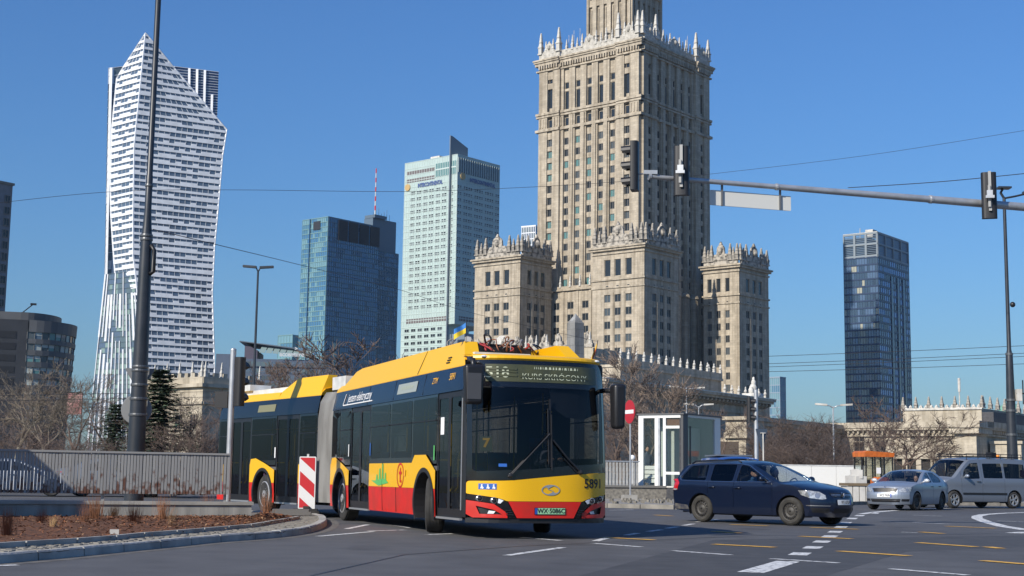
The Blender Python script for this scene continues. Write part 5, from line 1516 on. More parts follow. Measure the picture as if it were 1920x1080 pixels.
gr_ = mat('mark_green', (.10, .42, .12), .5)
m = MB(); sk = [(5.15, .86), (5.9, .80), (6.45, .90), (6.1, .90), (6.05, 1.02), (5.98, 1.02), (5.95, .92), (5.88, .92), (5.85, 1.12), (5.76, 1.15), (5.73, .93), (5.66, .93), (5.63, 1.22), (5.55, 1.24), (5.52, .93), (5.45, .93), (5.42, 1.06), (5.35, 1.05), (5.33, .92)]
add_sheet(m, sk, [], side_fn(1, .008), .3, step=.1); m.build('skyline_mark', gr_, bus)
m = MB(); add_sheet(m, [(1.72, 1.72), (1.92, 1.72), (1.92, 2.02), (1.72, 2.02)], [], side_fn(1, -.024), .3); m.build('paper_notice', M_LW, bus)
for u, z, c in ((8.45, 1.5, M_LW), (6.62, 1.5, MATS['sign_blue']), (2.2, 1.38, gr_), (13.86, 1.5, M_LW)):
    m = MB(REAR if u > 11 else None); add_sheet(m, [(u - .03, z - .10), (u + .03, z - .10), (u + .03, z + .16), (u - .03, z + .16)], [], side_fn(1, .004), .3); m.build('sticker', c, bus)
for u in (8.55, 4.0, 13.95, 12.2):
    m = MB(REAR if u > 11 else None); add_sheet(m, [(u - .05, 1.0), (u + .05, 1.0), (u + .05, 1.12), (u - .05, 1.12)], [], side_fn(1, .016), .3); m.build('marker_reflector', M_ORNG, bus)
# flags held in the roof edge
def flag(label, u, v, z, c1, c2, wv, lean_, hang, sc_=.6):
    b = Matrix.Translation(bus.location) @ Matrix.Rotation(bus.rotation_euler.z, 4, 'Z'); p = b @ Vector((u, v, z))
    f = thing('flag', label, 'flag', p, 0, 'little flags on the bus roof')
    m = MB(); m.tube([(0, 0, -.12), (lean_ * .3, 0, .62 * sc_)], .008, 6); m.build('flagstaff', M_BLACK, f)
    m = MB(); n = 8
    for row in range(6):
        for i in range(n):
            def P(a, q):
                x = -a * wv * .42 * sc_; zz = (.60 - q * .36 - hang * a * .22) * sc_
                return Vector((x + lean_ * .3 * (1 - q * .5), .05 * math.sin(5 * a + q), zz))
            m.quad(P(i / n, row / 6), P((i + 1) / n, row / 6), P((i + 1) / n, (row + 1) / 6), P(i / n, (row + 1) / 6), 0 if row < 3 else 1)
    m.build('cloth', [c1, c2], f, smooth=True)
flag('small blue and yellow flag on the left edge of the bus roof', 1.42, .96, 3.36, mat('flag_blue', (.04, .20, .55), .7), mat('flag_yellow', (.75, .55, .03), .7), 1.0, .0, 1.2, .5)
flag('small yellow and red flag on the right edge of the bus roof', .75, -1.16, 3.02, mat('flag_gold', (.72, .45, .04), .7), mat('flag_red', (.45, .03, .03), .7), .45, .25, 2.2)
# ================================================================ CARS
M_CGL = glass('car_glass', (.60, .64, .65), .6, .01, .035)
M_TINT = glass('tinted_glass', (.12, .13, .135), .6, .01, .03)
M_LAMP = mat('headlamp_glass', (.55, .57, .58), .08, .3, c2=(.22, .23, .24), scale=14, coat=1)
M_TAIL = mat('tail_red', (.42, .012, .015), .15, coat=1)
M_DIRT = mat('dirty_tyre', (.046, .043, .037), .9, c2=(.025, .024, .022), scale=7)
M_CABIN = mat('cabin_dark', (.035, .035, .038), .8)
M_CSEAT = mat('car_seat', (.055, .055, .06), .9)
M_PLATE = mat('plate_white', (.72, .72, .70), .5)
def cr(pts, n=5):
    """Catmull-Rom through tuples, n samples per span"""
    out = []; N = len(pts)
    for i in range(N - 1):
        p0, p1, p2, p3 = pts[max(0, i - 1)], pts[i], pts[i + 1], pts[min(N - 1, i + 2)]
        for k in range(n):
            t = k / n
            out.append(tuple(.5 * (2 * b + (c - a) * t + (2 * a - 5 * b + 4 * c - d) * t * t + (3 * b - a - 3 * c + d) * t ** 3) for a, b, c, d in zip(p0, p1, p2, p3)))
    out.append(tuple(pts[-1])); return out
def clip(poly, a, b, keep_left=True):
    """part of a polygon on one side of the line a-b"""
    f = lambda p: ((b[0] - a[0]) * (p[1] - a[1]) - (b[1] - a[1]) * (p[0] - a[0])) * (1 if keep_left else -1)
    out = []
    for i, p in enumerate(poly):
        q = poly[(i + 1) % len(poly)]; fp, fq = f(p), f(q)
        if fp >= 0: out.append(p)
        if (fp > 0 > fq) or (fp < 0 < fq):
            t = fp / (fp - fq); out.append((p[0] + (q[0] - p[0]) * t, p[1] + (q[1] - p[1]) * t))
    return out
def car(name, label, cat, loc, rz, S, paint, group=None):
    C = thing(name, label, cat, loc, rz, group)
    W2 = S['W'] / 2; belt = S['belt']
    def plan(x):
        k = 1.0
        if x > S['pf']: k -= S['tf'] * ((x - S['pf']) / (S['prof'][0][2] - S['pf'])) ** 2
        if x < S['pr']: k -= S['tr'] * ((x - S['pr']) / (S['prof'][-1][2] - S['pr'])) ** 2
        return k
    def Y(x, z):
        s = 1.0
        if z < .42: s = .94 + .06 * math.sin(max(0, (z - .15)) / .27 * math.pi / 2)
        elif z > S['sh']: s = 1 - .03 * ((z - S['sh']) / max(.05, belt - S['sh'])) ** 2 if z < belt else .97
        y = W2 * plan(x) * s
        y += .014 * math.exp(-((z - S['sh'] + .07) / .045) ** 2)
        if z > belt: y -= (z - belt) * S['tum']
        return y
    # prof rows: (xc, zc, xe, ze, tag of the strip that starts here)
    rows = []; tags = []
    P = S['prof']
    full = cr([p[:4] for p in P], 4)
    for i in range(len(P) - 1): tags += [P[i][4]] * 4
    nt = 11; ts = [math.sin(math.pi / 2 * k / nt) if False else k / nt for k in range(nt + 1)]
    ts = [0, .15, .3, .45, .58, .70, .80, .88, .94, .975, 1.0]; ts = [-t for t in reversed(ts[1:])] + ts
    def pt(r, t):
        xc, zc, xe, ze = r; ye = Y(xe, ze)
        return Vector((xc + (xe - xc) * abs(t) ** S.get('px', 2.8), ye * t, zc + (ze - zc) * abs(t) ** S.get('pz', 2.2)))
    outer = MB(); done = {}
    for i, tg in enumerate(tags):
        key = tg
        m = done.setdefault(key, MB()); g = [done.setdefault(key + '_frame' + q_, MB()) for q_ in 'ab'] if tg in ('windscreen', 'rear_window') else [m, m]
        for a, b in zip(ts, ts[1:]):
            t_ = max(abs(a), abs(b)); tgt = g[a > 0] if (tg in ('windscreen', 'rear_window') and t_ > .93) else m
            q = [pt(full[i], a), pt(full[i], b), pt(full[i + 1], b), pt(full[i + 1], a)]
            tgt.quad(*q); outer.quad(*q)
    mats_ = {'windscreen': M_CGL, 'rear_window': M_CGL, 'skirt': M_TRIM}
    nm = {'windscreen_framea': 'pillar', 'windscreen_frameb': 'pillar', 'rear_window_framea': 'rear_pillar', 'rear_window_frameb': 'rear_pillar'}
    for k, m in done.items(): m.build(nm.get(k, k), mats_.get(k, paint), C, smooth=42)
    # sides
    top = [(r[2], r[3]) for r in full]
    axf, axr, wr_ = S['axf'], S['axr'], S['wr']
    ra = wr_ + .055
    sill = S['sill']
    def arc(cx):
        a = math.degrees(math.asin((sill - wr_) / ra)) if abs(sill - wr_) < ra else 0
        return circ(cx, wr_, ra, 17, 180 - a, a)
    bottom = [(top[-1][0], max(sill, top[-1][1]))] + arc(axr) + arc(axf)
    poly = top + bottom
    cells = []; rest = poly
    for nm_, a, b in S['cuts']:
        cells.append((nm_, clip(rest, a, b, False))); rest = clip(rest, a, b, True)
    cells.append((S['last'], rest))
    body_side = MB()
    for sg in (1, -1):
        fo = lambda x, z: Vector((x, sg * Y(x, z), z))
        for nm_, pg in cells:
            if len(pg) < 3: continue
            holes = [rpoly(h, .05, 3) for h, owner, _ in S['win'] if owner == nm_]
            cx = sum(p[0] for p in pg) / len(pg); cz = sum(p[1] for p in pg) / len(pg)
            pg2 = [(p[0] + (.004 if p[0] < cx else -.004) * (abs(p[0] - cx) > .15), p[1]) for p in pg]
            V, F = sheet(pg2, holes, fo, .11, .09)
            m = MB(); k = m.av(V)
            for f in F: m.af([k + i for i in (f if sg < 0 else reversed(f))])
            k = body_side.av(V)
            for f in F: body_side.af([k + i for i in f])
            o = m.build(nm_, paint, C, smooth=50)
            for h, owner, gm in S['win']:
                if owner != nm_: continue
                g = MB(); add_sheet(g, rpoly(h, .05, 3), [], lambda x, z: Vector((x, sg * (Y(x, z) - .012), z)), .3); g.build('window', gm, o)
            if nm_ in S.get('handles', {}):
                hx, hz = S['handles'][nm_]; m = MB(); m.tube([(hx - .10, sg * (Y(hx, hz) + .0), hz), (hx - .08, sg * (Y(hx, hz) + .03), hz), (hx + .08, sg * (Y(hx, hz) + .03), hz), (hx + .10, sg * Y(hx, hz), hz)], .014, 6); m.build('handle', S.get('handle_mat', paint), o, smooth=True)
        # dark liner of the wheel openings, sill strip
        for cx in (axf, axr):
            m = MB(); A = circ(cx, wr_, ra, 18, 200, -20)
            for p, q in zip(A, A[1:]): m.quad((p[0], sg * Y(p[0], max(p[1], .3)) * .995, p[1]), (q[0], sg * Y(q[0], max(q[1], .3)) * .995, q[1]), (q[0], sg * W2 * .55, q[1]), (p[0], sg * W2 * .55, p[1]))
            m.extr([(p[0], sg * W2 * .55, p[1]) for p in A], (0, -sg * .01, 0))
            m.build('wheel_liner', M_BLACK, C)
        if S.get('chrome'):
            for h, owner, gm in S['win']: pass
            loop = rpoly(S['chrome'], .06, 4); m = MB(); m.tube([Vector((x, sg * (Y(x, z) + .004), z)) for x, z in dens(loop, .12)] + [Vector((loop[0][0], sg * (Y(*loop[0]) + .004), loop[0][1]))], .009, 5); m.build('window_trim', M_CHROME, C, smooth=True)
        # mirror
        mx, mz = S['mirror']; ym = Y(mx, mz)
        m = MB(); m.ball((mx, sg * (ym + .13), mz + .05), .1, 10, sc=(.7, 1.15, .72)); m.bar((mx + .03, sg * (ym - .02), mz), (mx, sg * (ym + .1), mz + .03), .06, .04); m.build('mirror', S.get('mirror_mat', paint), C, smooth=True)
    bm_ = MB(); bm_.v = list(outer.v) + list(body_side.v); o_ = len(outer.v); bm_.f = list(outer.f) + [tuple(i + o_ for i in f) for f in body_side.f]
    bvh = BVHTree.FromPolygons([tuple(v) for v in bm_.v], bm_.f)
    def decal(nm_, pg, d, m_, off=.006, res=.06, parent=None, holes=(), org=(0, 0, 0), c=None):
        """patch laid on the bodywork: pg in (sideways, height) seen along d"""
        d = Vector(d).normalized(); ax = Vector((0, 0, 1)).cross(d).normalized()
        def fn(a, z):
            s = Vector((0, 0, z)) + ax * a - d * 6
            h = bvh.ray_cast(s, d)
            return (h[0] if h[0] else s + d * 4) - d * off
        m = MB(); add_sheet(m, pg, list(holes), fn, res, step=res); return m.build(nm_, m_, parent or C, smooth=50)
    C_dec = (decal, Y, bvh)
    # wheels
    for cx in (axf, axr):
        for sg in (1, -1):
            T = Matrix.Translation((cx, sg * (W2 * S.get('track', .86)), wr_ + .004)) @ Matrix.Rotation(S.get('steer', 0) if cx == axf else 0, 4, 'Z')
            m = MB(T); w_ = .1
            m.lathe([(wr_ * .66, -w_), (wr_ * .82, -w_ - .012), (wr_ * .95, -w_ * .9), (wr_, -w_ * .65), (wr_, w_ * .65), (wr_ * .95, w_ * .9), (wr_ * .82, w_ + .012), (wr_ * .66, w_)], 30, axis='y', cap=False)
            wh = m.build('wheel', S.get('tyre', M_RUBBER), C, smooth=35)
            m = MB(T); s = sg
            if S['rim'] == 'steel':
                m.lathe([(wr_ * .67, s * .095), (wr_ * .62, s * .09), (wr_ * .58, s * .05), (wr_ * .42, s * .075), (wr_ * .30, s * .06), (wr_ * .18, s * .085), (.02, s * .085)], 24, axis='y', cap=False)
                for k in range(16):
                    a = 2 * math.pi * k / 16; m.lathe([(.020, s * .04), (.020, s * .077)], 8, wr_ * .5 * math.cos(a), 0, wr_ * .5 * math.sin(a), 1, axis='y')
                m.build('rim', [mat('steel_rim', (.050, .047, .042), .6, c2=(.028, .026, .024), scale=8), M_BLACK], wh, smooth=35)
            else:
                m.lathe([(wr_ * .67, s * .095), (wr_ * .62, s * .09), (wr_ * .60, s * .02), (.02, s * .02)], 24, axis='y', mi=1, cap=False)
                for k in range(S.get('spokes', 5)):
                    a = 2 * math.pi * k / S.get('spokes', 5)
                    for da in (-.16, .16):
                        p = Vector((wr_ * .12 * math.cos(a), s * .075, wr_ * .12 * math.sin(a))); q = Vector((wr_ * .64 * math.cos(a + da), s * .085, wr_ * .64 * math.sin(a + da))); m.bar(p, q, .03, .035)
                m.lathe([(wr_ * .70, s * .09), (wr_ * .68, s * .105), (wr_ * .62, s * .10), (wr_ * .6, s * .05)], 24, axis='y', cap=False); m.lathe([(.05, s * .05), (.05, s * .09), (.03, s * .095)], 12, axis='y')
                m.build('rim', [mat('alloy', (.50, .50, .51), .35, .7), M_BLACK], wh, smooth=35)
    # underbody and cabin
    m = MB(); x0, x1 = P[-1][2] + .15, P[0][2] - .1
    m.box(axr + ra, axf - ra, -W2 * .9, W2 * .9, sill - .03, sill + .06); m.box(x0, x1, -W2 * .5, W2 * .5, sill, sill + .12)
    m.box(axf + ra, x1, -W2 * .75, W2 * .75, sill, sill + .1); m.box(x0, axr - ra, -W2 * .75, W2 * .75, sill, sill + .1)
    m.build('underbody', M_BLACK, C)
    m = MB(); fx = S['cowl']; fl = sill + .1
    m.box(x0 + .3, fx - .25, -W2 * .8, W2 * .8, fl, fl + .05); m.box(fx - .35, fx, -W2 * .82, W2 * .82, fl, belt - .03)
    m.build('dashboard', M_CABIN, C)
    for sx, rows_ in S['seats']:
        for sg in rows_:
            m = MB(); zs = S.get('seat_z', .5)
            m.box(sx - .22, sx + .28, sg * .37 - .24, sg * .37 + .24, fl, zs); k = sg * .37
            m.extr([(sx - .16, k - .23, zs), (sx - .28, k - .23, zs), (sx - .42, k - .20, zs + .62), (sx - .33, k - .20, zs + .62)], (0, .44, 0)); m.box(sx - .45, sx - .36, k - .13, k + .13, zs + .66, zs + .84); m.bar((sx - .4, k, zs + .6), (sx - .4, k, zs + .7), .1, .03)
            m.build('seat', M_CSEAT, C)
    m = MB(); cx = fx - .50; zc = S.get('seat_z', .5) + .38
    m.tube([(cx + .06 * math.sin(a), .37 + .18 * math.cos(a), zc + .17 * math.sin(a)) for a in [2 * math.pi * k / 16 for k in range(17)]], .014, 6); m.bar((fx - .3, .37, zc - .05), (cx, .37, zc), .05, .05); m.bar((cx, .2, zc), (cx, .54, zc), .03, .03)
    m.build('steering_wheel', M_BLACK, C, smooth=True)
    return C, decal, Y
def plate(C, decal, txt, y, z, d=(-1, 0, 0), w_=.52, h_=.115):
    a = -y if d[0] < 0 else y
    k = decal('number_plate', [(a - w_ / 2, z - h_ / 2), (a + w_ / 2, z - h_ / 2), (a + w_ / 2, z + h_ / 2), (a - w_ / 2, z + h_ / 2)], d, M_PLATE, .022, .1)
    return k
def ptext(C, nm_, body, size, x, y, z, m_, **k):
    """lettering on a car's front, read from ahead"""
    m = MB(); text_mb(m, body, size, lambda a, b: Vector((x, y + a, z + b)), **k); return m.build(nm_, m_, C)

# ---- dark blue estate car
GOLF = dict(W=1.77, belt=.96, sh=.86, tum=.50, pf=.6, pr=-1.3, tf=.10, tr=.09, axf=1.29, axr=-1.29, wr=.318, sill=.22, px=3.2,
    prof=[(2.06, .20, 1.72, .22, 'front_bumper'), (2.15, .36, 1.78, .36, 'front_bumper'), (2.17, .52, 1.80, .52, 'front_bumper'), (2.14, .66, 1.78, .64, 'front_bumper'), (2.08, .78, 1.74, .74, 'bonnet'),
          (1.95, .86, 1.64, .82, 'bonnet'), (1.45, .965, 1.30, .915, 'bonnet'), (1.08, 1.02, .95, .965, 'windscreen'), (.60, 1.245, .45, 1.19, 'windscreen'), (.14, 1.425, .02, 1.36, 'roof'),
          (-.35, 1.485, -.45, 1.415, 'roof'), (-1.2, 1.485, -1.2, 1.415, 'roof'), (-1.98, 1.42, -1.90, 1.35, 'rear_window'), (-2.24, 1.06, -2.12, 1.04, 'tailgate'), (-2.33, .82, -2.20, .80, 'tailgate'), (-2.38, .6, -2.20, .6, 'rear_bumper'), (-2.34, .30, -2.16, .30, 'rear_bumper')],
    cuts=[('front_wing', (.80, 0), (.86, 2)), ('front_door', (-.30, 0), (-.28, 2)), ('rear_door', (-1.02, .2), (-1.12, 1.6))], last='rear_quarter',
    win=[([(.70, 1.0), (.02, 1.335), (-.20, 1.37), (-.235, .985)], 'front_door', M_CGL), ([(-.345, .985), (-.335, 1.375), (-1.02, 1.375), (-1.02, .985)], 'rear_door', M_TINT), ([(-1.16, .995), (-1.18, 1.365), (-1.72, 1.335), (-1.98, 1.06), (-1.90, 1.01)], 'rear_quarter', M_TINT)],
    chrome=[(.78, .975), (.03, 1.365), (-.3, 1.40), (-1.15, 1.40), (-1.78, 1.36), (-2.04, 1.06), (-1.93, .985), (-.3, .965)],
    handles={'front_door': (-.16, .83), 'rear_door': (-.93, .84)}, handle_mat=None, mirror=(.62, 1.0), rim='steel', tyre=M_DIRT, steer=R(4), cowl=1.0,
    seats=[(.0, (1, -1)), (-.9, (1, 0, -1))], seat_z=.52)
M_GBLUE = mat('dark_blue_car_paint', (.004, .009, .027), .3, .1, coat=.6)
M_CHR2 = mat('dull_chrome', (.55, .55, .56), .25, .9)
GOLF['handle_mat'] = M_GBLUE
gc = Vector((6.13, 34.05, 0)); grz = R(-47)
golf, dec, GY = car('estate_car', 'dark blue estate car with grey steel wheels and roof rails crossing the junction', 'car', gc, grz, GOLF, M_GBLUE)
def golf_face(C, dec, GY, dirt=True):
    for s in (1, -1):
        d = (-.62, -s * .78, 0)
        # sideways axis of this view at the front corner
        ax = Vector((0, 0, 1)).cross(Vector(d).normalized()); c0 = Vector((1.90, s * .74, 0)).dot(ax)
        k = s
        hl = [(c0 + k * a, z) for a, z in ((-.36, .80), (-.30, .70), (-.12, .635), (.16, .60), (.26, .62), (.24, .70), (.10, .775), (-.12, .80))]
        dec('headlight', hl, d, M_LAMP, .008, .05)
        for a, z, r in ((-.16, .71, .055), (.06, .69, .06)): dec('lamp_reflector', circ(c0 + k * a, z, r, 12), d, M_LENS, .014, .05)
        tl = [(-s * a, z) for a, z in ((.5, .98), (.62, .80), (.76, .78), (.84, .80), (.80, .98), (.70, 1.0))]
        # tail lamps wrap round the rear corner
        d2 = (.62, -s * .78, 0); ax2 = Vector((0, 0, 1)).cross(Vector(d2).normalized()); c2 = Vector((-2.24, s * .72, 0)).dot(ax2)
        dec('tail_light', [(c2 - k * a, z) for a, z in ((-.26, .93), (-.22, .76), (.10, .74), (.16, .90), (.02, 1.02), (-.14, 1.03))], d2, M_TAIL, .008, .06)
        dec('tail_white', [(c2 - k * a, z) for a, z in ((-.22, .79), (-.21, .755), (.08, .745), (.10, .79))], d2, M_LAMP, .012, .06)
    gr_ = dec('grille', [(-.42, .755), (-.36, .655), (.36, .655), (.42, .755)], (-1, 0, 0), M_BLACK, .006, .06)
    for z in (.685, .715): dec('grille_bar', [(-.39, z), (.39, z), (.39, z + .010), (-.39, z + .010)], (-1, 0, 0), M_CHR2, .016, .08, gr_)
    b = dec('badge', circ(0, .708, .062, 20), (-1, 0, 0), M_CHR2, .026, .06, gr_)
    dec('badge_field', circ(0, .708, .050, 18), (-1, 0, 0), M_BLACK, .030, .06, b)
    m = MB(); q = 2.20
    for pts in (((-.030, .742), (-.010, .712), (.0, .73), (.010, .712), (.030, .742)), ((-.038, .718), (-.018, .672), (.0, .706), (.018, .672), (.038, .718))):
        m.tube([(2.166, a, z) for a, z in pts], .0055, 4)
    m.build('badge_letters', M_CHR2, b)
    dec('lower_grille', [(-.34, .40), (-.30, .30), (.30, .30), (.34, .40)], (-1, 0, 0), M_BLACK, .006, .08)
    for s in (1, -1):
        d = (-.8, -s * .6, 0); ax = Vector((0, 0, 1)).cross(Vector(d).normalized()); c0 = Vector((2.0, s * .62, 0)).dot(ax)
        o = dec('side_grille', [(c0 + s * a, z) for a, z in ((-.24, .42), (-.20, .31), (.17, .30), (.19, .41))], d, M_BLACK, .006, .07)
        for z in (.335, .37): dec('grille_slat', [(c0 - .2, z), (c0 + .18, z), (c0 + .18, z + .012), (c0 - .2, z + .012)], d, M_TRIM, .014, .07, o)
        dec('bumper_strip', [(c0 + s * a, z) for a, z in ((-.40, .475), (-.40, .455), (.21, .45), (.21, .47))], d, M_CHR2, .012, .07)
    pl = dec('number_plate', [(-.26, .485), (.26, .485), (.26, .60), (-.26, .60)], (-1, 0, 0), M_PLATE, .03, .1)
    dec('plate_band', [(-.258, .487), (-.215, .487), (-.215, .598), (-.258, .598)], (-1, 0, 0), MATS['plate_blue'], .033, .1, pl)
    return pl
pl = golf_face(golf, dec, GY)
ptext(golf, 'plate_text', 'WY·107UF', .10, 2.208, .02, .542, M_BLACK, sx=.74, bold=.0015).parent = pl
for s in (1, -1):
    m = MB(); rp_ = [(-.25, 1.425, .015), (-.35, 1.475, .05), (-1.0, 1.485, .06), (-1.65, 1.455, .05), (-1.78, 1.40, .015)]
    m.tube([(x, s * (GY(x, 1.41) - .03), z) for x, z, _ in rp_], .017, 6); m.build('roof_rail', M_BLACK, golf, smooth=True)
    fo = lambda x, z: Vector((x, s * (GY(x, z) + .006), z))
m = MB(); add_sheet(m, [(-2.16, .30), (-1.66, .30), (-1.70, .40), (-2.2, .44)], [], lambda x, z: Vector((x, -(GY(x, z) + .003), z)), .1); m.build('bumper_grime', mat('road_grime', (.10, .095, .085), .9, c2=(.02, .022, .04), scale=9), golf)

# ---- silver saloon (hatch)
SKODA = dict(GOLF); SKODA.update(
    prof=[(2.10, .20, 1.80, .22, 'front_bumper'), (2.20, .34, 1.86, .36, 'front_bumper'), (2.22, .50, 1.88, .52, 'front_bumper'), (2.20, .62, 1.86, .62, 'front_bumper'), (2.14, .80, 1.80, .76, 'bonnet'),
          (2.02, .86, 1.70, .83, 'bonnet'), (1.5, .965, 1.32, .92, 'bonnet'), (1.08, 1.02, .95, .97, 'windscreen'), (.55, 1.25, .42, 1.19, 'windscreen'), (.08, 1.405, -.02, 1.345, 'roof'),
          (-.35, 1.455, -.42, 1.39, 'roof'), (-.95, 1.44, -.98, 1.38, 'rear_window'), (-1.45, 1.28, -1.36, 1.24, 'rear_window'), (-1.88, 1.10, -1.78, 1.04, 'boot_lid'), (-2.25, 1.03, -2.05, .97, 'tailgate'), (-2.36, .8, -2.16, .80, 'tailgate'), (-2.38, .55, -2.16, .55, 'rear_bumper'), (-2.34, .28, -2.12, .28, 'rear_bumper')],
    W=1.77, px=3.4,
    win=[([(.70, 1.0), (.0, 1.325), (-.20, 1.35), (-.235, .985)], 'front_door', M_CGL), ([(-.345, .985), (-.335, 1.35), (-.80, 1.345), (-1.28, 1.15), (-1.30, 1.05), (-1.18, .995)], 'rear_door', M_TINT)],
    cuts=[('front_wing', (.80, 0), (.86, 2)), ('front_door', (-.30, 0), (-.28, 2)), ('rear_door', (-1.0, .2), (-1.62, 1.6))], chrome=None, rim='steel', tyre=M_RUBBER, steer=R(-10), handles={'front_door': (-.16, .84), 'rear_door': (-.98, .85)}, handle_mat=M_BLACK, seat_z=.5)
M_SILVP = mat('silver_car_paint', (.25, .285, .34), .38, .35, coat=.5)
SKODA['mirror_mat'] = mat('mirror_silver', (.55, .57, .60), .3, .3)
def skoda_face(C, dec):
    for s in (1, -1):
        d = (-.8, -s * .6, 0); ax = Vector((0, 0, 1)).cross(Vector(d).normalized()); c0 = Vector((2.0, s * .70, 0)).dot(ax)
        dec('headlight', [(c0 + s * a, z) for a, z in ((-.28, .80), (-.24, .68), (-.05, .64), (.20, .64), (.24, .70), (.12, .77), (-.1, .81))], d, M_LAMP, .008, .05)
        dec('lamp_reflector', circ(c0 - s * .06, .72, .055, 12), d, M_LENS, .014, .05)
        dec('fog_grille', [(c0 + s * a, z) for a, z in ((-.14, .40), (-.12, .32), (.16, .32), (.16, .40))], d, M_BLACK, .008, .06)
        d2 = (.8, -s * .6, 0); ax2 = Vector((0, 0, 1)).cross(Vector(d2).normalized()); c2 = Vector((-2.2, s * .7, 0)).dot(ax2)
        dec('tail_light', [(c2 - s * a, z) for a, z in ((-.2, .95), (-.18, .75), (.18, .75), (.16, .95))], d2, M_TAIL, .008, .06)
    g = dec('grille', [(-.46, .765), (-.40, .635), (.40, .635), (.46, .765), (.1, .785), (-.1, .785)], (-1, 0, 0), M_BLACK, .008, .06)
    dec('grille_frame', [(-.49, .775), (-.42, .62), (.42, .62), (.49, .775), (.1, .80), (-.1, .80)], (-1, 0, 0), M_CHR2, .006, .06, g, holes=[[(-.46, .765), (-.40, .635), (.40, .635), (.46, .765), (.1, .785), (-.1, .785)]])
    for k in range(-5, 6): dec('grille_bar', [(k * .072 - .006, .645), (k * .072 + .006, .645), (k * .072 + .006, .755), (k * .072 - .006, .755)], (-1, 0, 0), M_TRIM, .016, .1, g)
    dec('badge', circ(0, .81, .04, 14), (-1, 0, 0), M_CHR2, .012, .06)
    dec('lower_grille', [(-.55, .40), (-.50, .29), (.50, .29), (.55, .40)], (-1, 0, 0), M_BLACK, .008, .08)
    dec('grille_trim', [(-.55, .352), (.55, .352), (.55, .362), (-.55, .362)], (-1, 0, 0), M_CHR2, .012, .08)
    pl = dec('number_plate', [(-.26, .46), (.26, .46), (.26, .575), (-.26, .575)], (-1, 0, 0), M_PLATE, .02, .1)
    dec('plate_band', [(-.258, .462), (-.215, .462), (-.215, .573), (-.258, .573)], (-1, 0, 0), MATS['plate_blue'], .023, .1, pl)
    return pl
h = Vector((-.58, -.81, 0)).normalized(); lf = Vector((-h.y, h.x, 0))
pw_ = at(1716, 945, 52.5); sc_ = Vector((pw_.x, pw_.y, 0)) - h * 1.29 - lf * .78
skoda, dec, SY = car('saloon_car', 'silver saloon car with black grille standing in front of the silver van', 'car', sc_, math.atan2(h.y, h.x), SKODA, M_SILVP)
skoda.scale = (1.04, 1.04, 1.04)
pl = skoda_face(skoda, dec); ptext(skoda, 'plate_text', 'WCS 7767R', .10, 2.245, .02, .517, M_BLACK, sx=.74, bold=.0015).parent = pl
m = MB(); m.box(1.28, 1.30, -.05, .05, 1.10, 1.16); 
# ---- silver passenger van with a roof rack
VAN = dict(W=1.90, belt=1.17, sh=1.02, tum=.17, pf=.9, pr=-2.0, tf=.10, tr=.03, axf=1.55, axr=-1.55, wr=.33, sill=.26, px=3.2, pz=2.6,
    prof=[(2.28, .24, 1.98, .26, 'front_bumper'), (2.38, .42, 2.04, .42, 'front_bumper'), (2.38, .66, 2.05, .66, 'front_bumper'), (2.32, .86, 2.0, .86, 'front_bumper'), (2.22, 1.0, 1.94, .98, 'bonnet'),
          (2.0, 1.12, 1.78, 1.08, 'bonnet'), (1.72, 1.22, 1.50, 1.17, 'windscreen'), (1.32, 1.56, 1.12, 1.50, 'windscreen'), (.92, 1.86, .76, 1.78, 'roof'), (.55, 1.945, .42, 1.865, 'roof'),
          (-.8, 1.97, -.8, 1.895, 'roof'), (-2.15, 1.95, -2.2, 1.875, 'roof'), (-2.33, 1.86, -2.31, 1.78, 'rear_window'), (-2.39, 1.2, -2.35, 1.2, 'rear_door'), (-2.41, .7, -2.36, .7, 'rear_bumper'), (-2.38, .32, -2.33, .32, 'rear_bumper')],
    cuts=[('front_wing', (1.18, 0), (1.22, 2.2)), ('front_door', (.12, 0), (.12, 2.2)), ('sliding_door', (-1.05, 0), (-1.05, 2.2))], last='rear_quarter',
    win=[([(1.10, 1.20), (1.02, 1.45), (.66, 1.72), (.26, 1.75), (.24, 1.14), (.8, 1.12)], 'front_door', M_CGL), ([(.02, 1.16), (.02, 1.72), (-.98, 1.74), (-.98, 1.16)], 'sliding_door', M_TINT), ([(-1.10, 1.16), (-1.10, 1.74), (-2.20, 1.72), (-2.24, 1.16)], 'rear_quarter', M_TINT)],
    chrome=None, handles={'front_door': (.32, 1.02)}, handle_mat=M_BLACK, mirror=(1.02, 1.18), mirror_mat=M_SILVP, rim='alloy', spokes=5, tyre=M_RUBBER, steer=R(3), cowl=1.60,
    seats=[(.75, (1, -1)), (-.3, (1, 0, -1)), (-1.3, (1, 0, -1))], seat_z=.78)
h = Vector((-.88, -.45, 0)).normalized(); lf = Vector((-h.y, h.x, 0))
pv = at(1789, 948, 58.5); vc = Vector((pv.x, pv.y, 0)) - h * 1.55 - lf * .82
M_VANP = mat('silver_van_paint', (.18, .205, .245), .38, .35, coat=.5)
